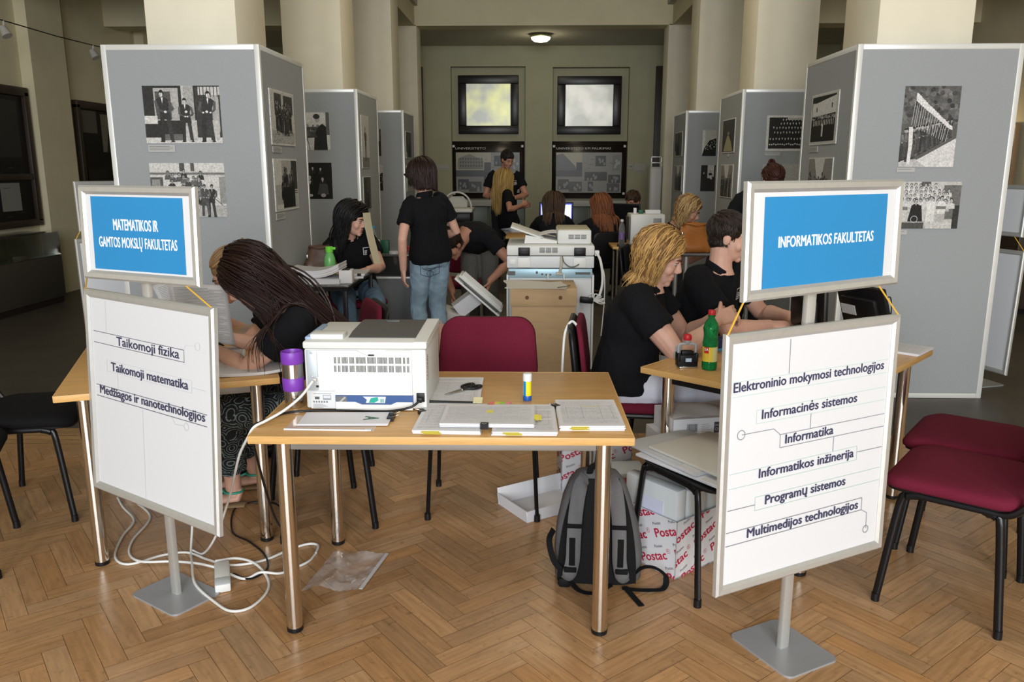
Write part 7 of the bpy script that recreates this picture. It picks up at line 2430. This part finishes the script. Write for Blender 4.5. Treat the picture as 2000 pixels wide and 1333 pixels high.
# cables and adapter
G = 'white extension cables on the parquet'
cable('extension_cable', 'white cable looping from the left sign foot towards the left table leg', [(-1.978, 3.555, 0.006), (-1.90, 3.45, 0.006), (-1.777, 3.305, 0.006), (-1.75, 3.15, 0.006), (-1.69, 2.97, 0.006), (-1.602, 2.905, 0.006), (-1.50, 2.985, 0.006), (-1.41, 3.01, 0.006), (-1.30, 2.95, 0.006), (-1.192, 2.91, 0.006), (-1.08, 2.95, 0.006), (-1.00, 3.05, 0.006), (-0.94, 3.10, 0.006), (-0.895, 3.09, 0.006), (-0.885, 3.02, 0.006)], 0.005, M_cable_w, group=G)
cable('extension_cable', 'second white cable running beside the looping one to the adapter', [(-1.96, 3.60, 0.006), (-1.86, 3.50, 0.006), (-1.72, 3.34, 0.006), (-1.69, 3.12, 0.006), (-1.64, 2.99, 0.006), (-1.55, 2.91, 0.016), (-1.43, 2.915, 0.016), (-1.32, 2.90, 0.016), (-1.24, 2.875, 0.014), (-1.19, 2.86, 0.014)], 0.005, M_cable_w, group=G)
cable('extension_cable', 'white cable making a wide loop on the parquet in front of the adapter', [(-1.44, 3.21, 0.30), (-1.43, 3.12, 0.08), (-1.40, 3.02, 0.008), (-1.345, 2.90, 0.017), (-1.27, 2.75, 0.012), (-1.149, 2.632, 0.006), (-1.07, 2.575, 0.006), (-1.01, 2.60, 0.006), (-0.985, 2.70, 0.006), (-1.01, 2.80, 0.006), (-1.09, 2.90, 0.017), (-1.18, 2.945, 0.017), (-1.26, 2.92, 0.017)], 0.005, M_cable_w, group=G)
cable('extension_cable', 'white cable running right from the adapter to behind the front table leg', [(-1.19, 2.83, 0.02), (-1.10, 2.80, 0.008), (-1.05, 2.835, 0.017), (-0.98, 2.85, 0.006), (-0.93, 2.90, 0.006), (-0.895, 2.95, 0.006), (-0.885, 3.01, 0.006)], 0.005, M_cable_w, group=G)
t = thing('power_adapter', 'white plug box lying on the parquet among the cables', 'adapter', (-1.185, 2.80, 0), math.radians(112))
MB().box((0, 0, 0.017), (0.20, 0.056, 0.032), bev=0.006).build('case', M_white, t)
MB().box((-0.066, 0, 0.0175), (0.065, 0.0575, 0.033), bev=0.006).build('plug_end', mat('plug_pale_blue', (0.62, 0.68, 0.70), 0.4), t)

# ================================================================ MIDDLE OF THE HALL
# glass topped desk along the left tower
t = thing('glass_desk', 'glass topped desk along the side of the front left tower', 'desk', (-1.495, 5.93, 0))
MB().box((0, 0, 0.747), (0.45, 0.98, 0.012), bev=0.002).build('glass_top', mat('dark_glass_top', (0.10, 0.11, 0.10), 0.05, spec=0.8), t)
f = MB()
for sx in (-1, 1):
    f.box((sx*0.19, 0, 0.725), (0.03, 0.9, 0.03))
f.box((0, -0.44, 0.725), (0.36, 0.03, 0.03)).box((0, 0.44, 0.725), (0.36, 0.03, 0.03))
f.build('frame', M_black, t)
for sx in (-1, 1):
    for sy in (-1, 1):
        MB().box((sx*0.19, sy*0.44, 0.355), (0.03, 0.03, 0.71), bev=0.003).build('leg', M_black, t)
DZ = 0.7535
stack(-1.530, 5.62, 0.05, 0.36, 0.26, 0.035, DZ, 'thick lower pile of papers at the front of the glass desk', 11, n=6, page=False)
stack(-1.535, 5.66, 0.0, 0.36, 0.24, 0.05, DZ+0.036, 'upper pile of papers with turned up right edge on the glass desk', 12, n=6, curl=0.05, dens=0.6)
t = thing('card_box', 'small plain white box on the glass desk right of the paper piles', 'box', (-1.315, 5.60, DZ), 0.1)
MB().box((0, 0, 0.045), (0.09, 0.12, 0.09), bev=0.003).build('carton', M_paper, t)
MB().box((0, -0.01, 0.093), (0.05, 0.07, 0.006), bev=0.002).build('phone', M_black, t)
stack(-1.36, 5.93, 0.15, 0.20, 0.30, 0.016, DZ, 'lower clipped document pile at the right of the glass desk', 13, n=4, page=False, clips=((0.1, -0.5, PI/2),))
stack(-1.34, 5.955, 0.05, 0.20, 0.28, 0.014, DZ+0.017, 'upper clipped document pile at the right of the glass desk', 14, n=4, clips=((-0.15, -0.5, PI/2), (0.3, -0.5, PI/2)), dens=0.6)
t = thing('drink_bottle', 'bright green drinking bottle on the glass desk beside the brown handbag', 'bottle', (-1.495, 5.86, DZ))
Mlime = mat('lime_plastic', (0.16, 0.62, 0.05), 0.3)
MB().lathe([(0.034, 0.0), (0.041, 0.006), (0.042, 0.10), (0.040, 0.14), (0.030, 0.17), (0.024, 0.182), (0.024, 0.19)], 26).build('body', mat('green_translucent', (0.22, 0.62, 0.20), 0.25, trans=0.35), t)
mb = MB()
mb.lathe([(0.027, 0.185), (0.028, 0.19), (0.028, 0.222), (0.024, 0.226)], 22)
mb.box((0.032, 0, 0.212), (0.03, 0.02, 0.018), bev=0.004)
mb.build('cap', Mlime, t)
def handbag(loc, rz, size, color, label, mname):
    t = thing('handbag', label, 'handbag', loc, rz)
    m = mat(mname, color, 0.38, noise_amt=0.15, noise_scale=10)
    w, d, h = size
    mb = MB()
    rings = []
    for i in range(11):
        v = i/10
        row = []
        for x, y in sup(w/2, d/2, 36, 0.55):
            k1 = (1-0.25*v**2)*(0.9+0.1*math.sin(PI*min(1, v*1.6)))
            yy = y*(1-0.72*v**1.5)*k1
            z = h*v - h*0.16*v*abs(x/(w/2))**2
            nz = noise.noise(V((x*16, yy*14+3, z*14)))*0.022 + abs(noise.noise(V((x*24, y*9, z*12))))*0.030
            row.append(mb.bm.verts.new(V((x*k1*(1+nz*2), yy*(1+nz*9), max(0, z + nz*0.5*v)))))
        rings.append(row)
    n = 36
    fs = []
    for A, B in zip(rings, rings[1:]):
        fs += [mb.bm.faces.new((A[i], A[(i+1) % n], B[(i+1) % n], B[i])) for i in range(n)]
    fs += [mb.bm.faces.new(list(reversed(rings[0]))), mb.bm.faces.new(rings[-1])]
    mb._paint(fs, 0, None, True)
    mb.build('body', m, t, sharp=80)
    MB().tube(curve_pts([(-w*0.3, 0, h*0.88), (-w*0.26, -d*0.35, h*0.98), (0, -d*0.5, h*0.92), (w*0.26, -d*0.35, h*0.96), (w*0.3, 0, h*0.86)], 6), 0.008, 8).build('handle', m, t)
    MB().ell((-w*0.36, -d*0.3, h*0.62), (0.008, 0.004, 0.02)).build('buckle', M_steel, t)
    return t
handbag((-1.595, 5.985, DZ), 0.15, (0.255, 0.14, 0.225), (0.085, 0.045, 0.028), 'brown leather handbag on the glass desk by the tower edge', 'brown_leather')
# folder held up by the black haired woman
t = thing('paper_folder', 'cream card folder standing upright beside the face of the black haired woman', 'folder', (-1.275, 6.27, DZ), 0.25)
mb = MB()
mb.grid(lambda u, v: (-0.045 + 0.055*u + 0.085*(1-v)**1.4, 0.02*math.sin(PI*v) + 0.06*u, 0.24 + (v-0.0)*0.20*1.0 - 0.015*u if False else 0.005 + 0.44*v), 4, 8, thick=0.006)
mb.build('card', mat('cream_card', (0.60, 0.53, 0.36), 0.7), t)

# second case behind, with small things on its top
t = thing('display_case', 'low glass case with grey front panel behind the woman in jeans', 'display case', (-1.285, 7.35, 0))
MB().box((0, 0, 0.295), (0.86, 0.6, 0.58), bev=0.006).build('cabinet', mat('case_blue_grey', (0.135, 0.145, 0.15), 0.5), t)
MB().box((0, 0, 0.59), (0.88, 0.62, 0.02), bev=0.004).build('ledge', M_alu, t)
MB().box((0, 0, 0.69), (0.84, 0.58, 0.17)).build('glass_body', mat('dark_case_glass', (0.035, 0.036, 0.034), 0.06, spec=0.8), t)
MB().box((0, 0, 0.786), (0.88, 0.62, 0.016), bev=0.003).build('top_plate', mat('dark_glass_top', (0.10, 0.11, 0.10), 0.05, spec=0.8), t)
CZ = 0.7945
glue_stick(-1.385, 7.12, CZ, 1.25, 'glue stick standing on the low glass case by the cream folder')
t = thing('tape_box', 'dark green box behind the glue stick on the low glass case', 'box', (-1.335, 7.22, CZ))
MB().box((0, 0, 0.055), (0.07, 0.06, 0.11), bev=0.004).build('carton', mat('bottle_green', (0.01, 0.10, 0.05), 0.5), t)
t = thing('water_bottle', 'clear water bottle with blue cap on the low glass case', 'bottle', (-1.45, 7.28, CZ))
MB().lathe([(0.030, 0), (0.034, 0.01), (0.034, 0.13), (0.028, 0.17), (0.013, 0.20), (0.013, 0.21)], 22).build('body', mat('clear_pet', (0.8, 0.88, 0.92), 0.06, trans=0.9, ior=1.2), t)
MB().lathe([(0.016, 0.208), (0.016, 0.228), (0.012, 0.231)], 18).build('cap', mat('cyan_cap', (0.03, 0.32, 0.60), 0.4), t)
r = random.Random(9)
sundries = (('white tape roll lying on the low glass case', (0.6, 0.6, 0.62), 'roll'), ('blue plastic cup on the low glass case', (0.05, 0.08, 0.32), 'cup'), ('red packet on the low glass case', (0.45, 0.04, 0.04), 'pack'),
            ('pink packet at the right end of the low glass case', (0.55, 0.12, 0.28), 'pack'), ('black stapler on the low glass case', (0.012, 0.012, 0.012), 'stapler'), ('clear tumbler on the low glass case', (0.5, 0.55, 0.6), 'cup'), ('olive paper packet on the low glass case', (0.20, 0.19, 0.08), 'pack'))
for i, (lb, c, kind) in enumerate(sundries):
    x, y = -1.24 + 0.055*i, 7.12 + 0.12*(i % 3)
    m = mat('sundry_%s' % 'abcdefg'[i], c, 0.4)
    if kind == 'roll':
        o = MB().lathe([(0.02, 0), (0.045, 0), (0.045, 0.022), (0.02, 0.022)], 20, Matrix.Translation((x, y, CZ+0.0005))).build('tape_roll', m)
    elif kind == 'cup':
        o = MB().lathe([(0.022, 0), (0.030, 0.075), (0.027, 0.075), (0.02, 0.006)], 18, Matrix.Translation((x, y, CZ+0.0005))).build('cup', m)
    elif kind == 'stapler':
        o = MB().box((x, y, CZ+0.009), (0.12, 0.03, 0.016), bev=0.003).box((x, y, CZ+0.03), (0.11, 0.028, 0.02), bev=0.006, rot=rotm(ry=-0.12)).build('stapler', m)
    else:
        o = MB().box((x, y, CZ+0.0225), (0.07, 0.05, 0.044), bev=0.006, rot=rotm(rz=0.3*i)).build('packet', m)
    tag(o, lb, {'roll': 'tape', 'cup': 'cup', 'stapler': 'stapler', 'pack': 'packet'}[kind])

# copier seen from behind
t = thing('photocopier', 'large white photocopier seen from behind in the middle of the hall', 'photocopier', (0.118, 6.28, 0))
MB().box((0.0, 0, 0.392), (0.615, 0.60, 0.70), bev=0.008).build('body', mat('copier_white', (0.66, 0.69, 0.71), 0.45), t)
mb = MB()
for sx in (-1, 1):
    mb.box((sx*0.318, 0, 0.40), (0.016, 0.59, 0.72), bev=0.004)
mb.build('side_panel', M_white, t)
for sx in (-1, 1):
    for sy in (-1, 1):
        MB().tube([(sx*0.25-0.012, sy*0.24, 0.021), (sx*0.25+0.012, sy*0.24, 0.021)], 0.02, 14).build('castor', M_black, t)
mb = MB()
mb.box((0, -0.298, 0.775), (0.62, 0.03, 0.066), bev=0.003)
bp = mb.build('port_panel', mat('copier_blue_metal', (0.38, 0.56, 0.66), 0.4, 0.3), t)
mb = MB()
for (x, z, w, h) in ((-0.285, 0.775, 0.05, 0.03), (-0.10, 0.78, 0.015, 0.018), (-0.06, 0.768, 0.015, 0.012), (-0.03, 0.765, 0.012, 0.012), (0.0, 0.765, 0.012, 0.012), (0.24, 0.775, 0.11, 0.016)):
    mb.box((x, -0.314, z), (w, 0.004, h))
mb.build('port', M_darkgrey, bp)
mb = MB()
mb.box((0, 0, 0.857), (0.645, 0.62, 0.088), bev=0.008)
mb.build('scanner_base', mat('copier_white', (0.66, 0.69, 0.71), 0.45), t)
mb = MB()
mb.box((0, 0, 0.943), (0.650, 0.625, 0.078), bev=0.014)
mb.build('scanner_lid', M_offwhite, t)
mb = MB()
mb.box((0.178, 0.02, 1.035), (0.252, 0.50, 0.105), bev=0.012)
adf = mb.build('document_feeder', M_offwhite, t)
MB().box((0.178, 0.02, 1.089), (0.235, 0.46, 0.006), bev=0.003).build('feeder_top', mat('putty_plastic', (0.42, 0.38, 0.26), 0.5), adf)
mb = MB()
mb.prism([(-0.195, 0.985), (0.05, 0.985), (0.05, 1.005), (-0.185, 1.048)], 0.46, Matrix.Translation((0, 0.25, 0)) @ rotm(rx=PI/2))
mb.box((-0.175, 0.02, 1.064), (0.26, 0.46, 0.014), bev=0.004, rot=rotm(ry=0.33))
mb.build('feeder_tray', M_offwhite, t)
mb = MB()
mb.grid(lambda u, v: (0.055 - 0.15*u, -0.14+0.3*v, 1.012 + 0.045*math.sin(PI*0.5*(1-u)) + 0.02*u), 6, 4, thick=0.002)
mb.build('fed_sheet', M_paper, t)
for sx in (-0.195, 0.215):
    mb = MB()
    mb.box((sx, -0.318, 0.935), (0.085, 0.02, 0.06), bev=0.004)
    mb.box((sx, -0.322, 0.925), (0.07, 0.02, 0.012), bev=0.003)
    h = mb.build('hinge', M_black, t)
    MB().box((sx, -0.316, 0.855), (0.095, 0.014, 0.075), bev=0.003).build('hinge_plate', M_white, h)
for (x0, x1, z0, z1, rows, cols) in ((-0.085, 0.055, 0.925, 0.965, 5, 3), (0.13, 0.27, 1.02, 1.055, 4, 3)):
    mb = MB()
    for i in range(rows):
        for j in range(cols):
            w = (x1-x0)/cols
            mb.box((x0 + w*(j+0.5), -0.3135 if z0 < 1 else -0.2315, z0 + (z1-z0)*(i+0.5)/rows), (w*0.86, 0.003, 0.0045))
    mb.build('vent_slot', M_darkgrey, t)
MB().box((-0.28, -0.316, 0.86), (0.05, 0.006, 0.04), bev=0.002).build('service_port', M_white, t)
MB().tube(curve_pts([(0.085, -0.33, 0.905), (0.10, -0.345, 0.86), (0.14, -0.35, 0.828), (0.18, -0.345, 0.83), (0.21, -0.335, 0.845)], 6), 0.004, 6).build('signal_cable', M_darkgrey, t)
mb = MB()
mb.tube(curve_pts([(0.08, -0.325, 0.90), (0.078, -0.345, 0.84), (0.07, -0.335, 0.78)], 6), 0.010, 8)
mb.box((0.065, -0.325, 0.775), (0.05, 0.03, 0.02), bev=0.004)
mb.build('data_cable', mat('putty_cable', (0.50, 0.47, 0.40), 0.5), t)
mb = MB()
for dx in (-0.02, 0.10):
    mb.tube(curve_pts([(dx, -0.325, 0.77), (dx+0.004, -0.335, 0.72), (dx+0.012, -0.33, 0.66)], 5), 0.005, 6)
mb.build('white_cable', M_cable_w, t)
mb = MB()
mb.tube(curve_pts([(0.335, -0.28, 0.93), (0.365, -0.30, 0.88), (0.385, -0.30, 0.78), (0.385, -0.30, 0.68), (0.36, -0.31, 0.60), (0.32, -0.32, 0.575)], 6), 0.010, 8)
mb.build('white_cable', M_cable_w, t)
mb = MB()
mb.tube(curve_pts([(0.37, -0.29, 0.86), (0.40, -0.30, 0.76), (0.405, -0.30, 0.60), (0.395, -0.30, 0.42), (0.385, -0.30, 0.30)], 6), 0.004, 6)
mb.build('white_cable', M_cable_w, t)
mb = MB()
for i in range(5):
    a = -0.5 + i*0.5
    mb.tube(curve_pts([(0.32, -0.325, 0.575), (0.32+0.06*math.cos(a), -0.335, 0.575+0.05*math.sin(a)), (0.32+0.085*math.cos(a+0.5), -0.335, 0.56+0.06*math.sin(a+0.5)), (0.32, -0.325, 0.57)], 5), 0.0045, 6)
mb.build('cable_tie_loops', M_cable_w, t)
MB().box((0.27, -0.325, 0.578), (0.10, 0.035, 0.045), bev=0.008, rot=rotm(ry=0.1)).build('adapter', M_black, t)
MB().box((0.345, -0.26, 0.92), (0.035, 0.04, 0.04), bev=0.005).build('cable_socket', M_white, t)
# big cardboard box in front of it
t = thing('cardboard_box', 'tall brown cardboard box with two round holes standing against the photocopier', 'carton', (0.062, 5.72, 0), 0.015)
MB().box((0, 0, 0.31), (0.44, 0.40, 0.62), bev=0.003).build('box', M_card, t)
lid = MB().box((0, 0, 0.668), (0.458, 0.418, 0.125), bev=0.003).build('lid', M_card, t)
mb = MB()
for x in (-0.115, 0.115):
    mb.lathe([(0.0135, -0.2104), (0.0135, -0.2085)], 18, Matrix.Translation((x, 0, 0.665)) @ rotm(rx=-PI/2) @ Matrix.Translation((0, 0, 0)))
mb2 = MB()
for x in (-0.115, 0.115):
    mb2.tube([(x, -0.2105, 0.665), (x, -0.2085, 0.665)], 0.0135, 18)
mb.bm.free()
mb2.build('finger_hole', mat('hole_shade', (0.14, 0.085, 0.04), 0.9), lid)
o = None
t = thing('loose_paper', 'torn white paper lying on top of the brown cardboard box', 'papers', (0.03, 5.70, 0.731))
mb = MB()
mb.grid(lambda u, v: (-0.235 + 0.42*u + 0.02*math.sin(5*v), -0.20 + 0.33*v - 0.02*u, 0.002 + 0.010*math.sin(3*u+1)*v + 0.012*max(0, u-0.8)*5*v), 10, 6, thick=0.002)
mb.build('sheet', mat('warm_paper', (0.62, 0.60, 0.54), 0.75), t)
MB().tube([(0.13, -0.205, 0.008), (0.20, -0.18, 0.014), (0.215, -0.14, 0.014)], 0.006, 6, flat=(0.4, 1.2), up=(0, 0, 1)).build('black_tear', M_black, t)

# white paper tray and cartons handled by the bending man
t = thing('paper_tray', 'tilted white ribbed paper tray in the hand of the bending man', 'paper tray', (-0.425, 6.42, 0.57), 0.0)
R = rotm(ry=math.radians(41))
mb = MB()
mb.box((0, 0, 0), (0.44, 0.26, 0.022), bev=0.006, rot=R)
for i in range(7):
    mb.box(V((0, -0.115+0.036*i, 0)) + (R @ V((0, 0, 0.016))), (0.40, 0.012, 0.012), bev=0.003, rot=R)
mb.build('tray', M_offwhite, t)
MB().box(R @ V((0.02, -0.132, -0.018)), (0.34, 0.006, 0.020), bev=0.002, rot=R).build('slot', M_darkgrey, t)
mb = MB()
mb.box(R @ V((0.0, 0, -0.040)), (0.46, 0.26, 0.018), bev=0.006, rot=R)
mb.build('lower_plate', M_white, t)
def white_carton(loc, size, rot, label, m=None):
    t = thing('white_box', label, 'carton', loc)
    MB().box((0, 0, 0), size, bev=0.004, rot=rot).build('carton', m or M_paper, t)
white_carton((-0.555, 6.50, 0.455), (0.20, 0.16, 0.12), rotm(ry=-0.62, rz=0.2), 'white carton tipped up under the ribbed paper tray')
white_carton((-0.68, 6.52, 0.355), (0.26, 0.22, 0.10), rotm(ry=0.30, rz=-0.1), 'flat greyish carton resting on the white box by the jeans', mat('greyish_card', (0.50, 0.48, 0.44), 0.7))
t = thing('storage_box', 'white storage box on the floor beside the legs of the woman in jeans', 'carton', (-0.60, 6.55, 0))
MB().box((0, 0, 0.135), (0.26, 0.24, 0.27), bev=0.004).build('box', M_paper, t)
t = thing('black_carton', 'black box on the floor behind the white storage box', 'carton', (-0.40, 6.62, 0))
MB().box((0, 0, 0.15), (0.14, 0.2, 0.30), bev=0.004).build('box', M_black, t)

# ================================================================ BACK OF THE HALL
t = thing('table', 'long desk at the back carrying the lit monitor', 'table', (0.55, 10.05, 0))
MB().box((0, 0, 0.7125), (1.8, 0.7, 0.025), bev=0.003).build('tabletop', M_wood, t)
for sx in (-1, 1):
    for sy in (-1, 1):
        MB().lathe([(0.02, 0), (0.02, 0.70)], 14, Matrix.Translation((sx*0.82, sy*0.29, 0))).build('leg', M_grey_steel, t)
monitor((0.265, 10.15, TZ), 0.0, 0.42, 0.28, 'lit computer monitor showing a pale window, before the brown haired woman', lit=True)
o = MB().box((0.475, 9.98, TZ+0.05), (0.07, 0.02, 0.10), bev=0.003).build('note_card', M_yellow)
tag(o, 'yellow card standing on the back desk at the corner of the lit monitor', 'card')
monitor((1.10, 9.86, TZ), math.radians(-25), 0.36, 0.27, 'dark monitor standing tilted on the back desk before the person with brown hair', tilt=0.15, stand=0.12)
t = thing('office_printer', 'boxy white printer on the thin legged beech desk', 'printer', (1.19, 8.80, TZ))
MB().box((0, 0, 0.165), (0.36, 0.36, 0.33), bev=0.012).build('body', M_offwhite, t)
MB().box((0.10, -0.182, 0.245), (0.085, 0.004, 0.09), bev=0.001).build('label', mat('label_grey', (0.28, 0.28, 0.29), 0.5), t)
MB().box((-0.135, -0.182, 0.06), (0.022, 0.004, 0.06), bev=0.001).build('socket', M_darkgrey, t)
MB().box((-0.188, -0.02, 0.18), (0.02, 0.3, 0.24), bev=0.004).build('side_panel', M_darkgrey, t)
PZ = TZ+0.331
o = MB().box((1.255, 8.75, PZ+0.02), (0.16, 0.06, 0.04), bev=0.003).build('carton_box', M_paper)
tag(o, 'small white packet with handwriting on top of the white back printer', 'packet')
o = MB().box((1.13, 8.75, PZ+0.02), (0.05, 0.05, 0.038), bev=0.003).build('tape_box', mat('bottle_green', (0.01, 0.10, 0.05), 0.5))
tag(o, 'little green box on top of the white back printer', 'box')
o = MB().box((1.065, 8.74, PZ+0.03), (0.03, 0.05, 0.06), bev=0.003).build('carton_box', M_paper)
tag(o, 'narrow upright white box at the left on top of the white back printer', 'box')
t = thing('water_bottle', 'small clear bottle standing left of the white back printer', 'bottle', (0.93, 8.72, TZ))
MB().lathe([(0.030, 0), (0.034, 0.01), (0.034, 0.17), (0.028, 0.21), (0.014, 0.24), (0.014, 0.25)], 20).build('body', mat('clear_pet', (0.8, 0.88, 0.92), 0.06, trans=0.9, ior=1.2), t)
MB().lathe([(0.017, 0.248), (0.017, 0.268), (0.013, 0.271)], 16).build('cap', M_white, t)
MB().lathe([(0.0352, 0.06), (0.0352, 0.13)], 20).build('label', mat('violet_label', (0.18, 0.12, 0.30), 0.4), t)
t = thing('keyboard', 'black keyboard on the thin legged beech desk', 'keyboard', (1.02, 8.556, TZ))
MB().box((0, 0, 0.01), (0.30, 0.11, 0.018), bev=0.004).build('body', M_black, t)
mb = MB()
for i in range(13):
    for j in range(4):
        mb.box((-0.13+0.0215*i, -0.036+0.023*j, 0.021), (0.017, 0.017, 0.005))
mb.build('keys', M_darkgrey, t)
# desk of the second blonde, with bag and bottle
t = thing('table', 'dark desk under the orange bag, behind the dark haired man', 'table', (1.52, 6.72, 0), 0.0)
MB().box((0, 0, 0.8625), (0.7, 0.55, 0.025), bev=0.003).build('tabletop', mat('dark_desk_top', (0.03, 0.025, 0.022), 0.4), t)
for sx in (-1, 1):
    for sy in (-1, 1):
        MB().lathe([(0.02, 0), (0.02, 0.85)], 14, Matrix.Translation((sx*0.31, sy*0.23, 0))).build('leg', M_grey_steel, t)
handbag((1.275, 6.60, 0.8755), 0.2, (0.30, 0.20, 0.235), (0.30, 0.105, 0.022), 'soft tan orange leather bag between the blonde writer and the dark haired man', 'tan_leather')
t = thing('drink_bottle', 'bright green drinking bottle with lime cap right of the orange bag', 'bottle', (1.475, 6.58, 0.8755))
MB().lathe([(0.036, 0.0), (0.041, 0.006), (0.042, 0.12), (0.038, 0.16), (0.030, 0.185), (0.028, 0.20)], 26).build('body', mat('green_translucent', (0.22, 0.62, 0.20), 0.25, trans=0.35), t)
MB().lathe([(0.032, 0.195), (0.033, 0.20), (0.033, 0.235), (0.028, 0.24)], 22).build('cap', Mlime, t)
# copier far back left
t = thing('photocopier', 'old beige photocopier with a raised arched lid by the back wall', 'photocopier', (-1.08, 11.25, 0))
MB().box((0, 0, 0.40), (0.38, 0.45, 0.80), bev=0.02).build('body', mat('old_beige', (0.42, 0.41, 0.36), 0.5), t)
MB().box((0.02, -0.02, 0.87), (0.40, 0.46, 0.13), bev=0.02).build('scanner_unit', M_black, t)
MB().box((0.03, -0.02, 0.965), (0.42, 0.48, 0.055), bev=0.018).build('top_plate', mat('pale_beige', (0.56, 0.56, 0.52), 0.45), t)
mb = MB()
mb.tube([(0.20*math.cos(q), 0.1, 0.99+0.21*math.sin(q)) for q in [PI*i/16 for i in range(17)]], 0.012, 8)
mb.build('arched_handle', mat('pale_beige', (0.56, 0.56, 0.52), 0.45), t)
MB().prism([(-0.14, 0), (0.14, 0), (0.14, 0.09), (0.08, 0.15), (-0.08, 0.15), (-0.14, 0.09)], 0.02, Matrix.Translation((0, 0.15, 0.99)) @ rotm(rx=PI/2-0.2)).build('cover', mat('old_beige', (0.42, 0.41, 0.36), 0.5), t)
for sx in (-1, 1):
    MB().box((sx*0.15, 0, 0.004), (0.04, 0.3, 0.008)).build('foot', M_black, t)
# bag strap on the reading woman's chair, cable on the blonde woman's chair
t = thing('bag_strap', 'beige bag strap hanging over the backrest of the long haired reader', 'strap', (-0.66, 3.53, 0))
mb = MB()
mb.tube(curve_pts([(-0.62, 3.535, 0.30), (-0.625, 3.53, 0.55), (-0.655, 3.525, 0.76), (-0.68, 3.52, 0.84), (-0.715, 3.505, 0.845), (-0.75, 3.49, 0.78), (-0.76, 3.49, 0.70)], 6), 0.009, 6, flat=(0.3, 1.0), up=(1, 0.4, 0))
mb.build('strap', mat('beige_strap', (0.62, 0.40, 0.26), 0.6), t, world=True)
mb = MB()
mb.box((-0.60, 3.545, 0.17), (0.10, 0.24, 0.26), bev=0.03, rot=rotm(rz=0.4))
mb.box((-0.60, 3.545, 0.022), (0.08, 0.2, 0.044), bev=0.02, rot=rotm(rz=0.4))
mb.bm.free()
cable('draped_cable', 'white cord draped over the backrest of the blonde woman in white trousers', [(0.225, 3.62, 0.62), (0.215, 3.64, 0.74), (0.205, 3.66, 0.815), (0.175, 3.70, 0.845), (0.145, 3.68, 0.80), (0.135, 3.66, 0.70), (0.13, 3.66, 0.55)], 0.006, M_cable_w)
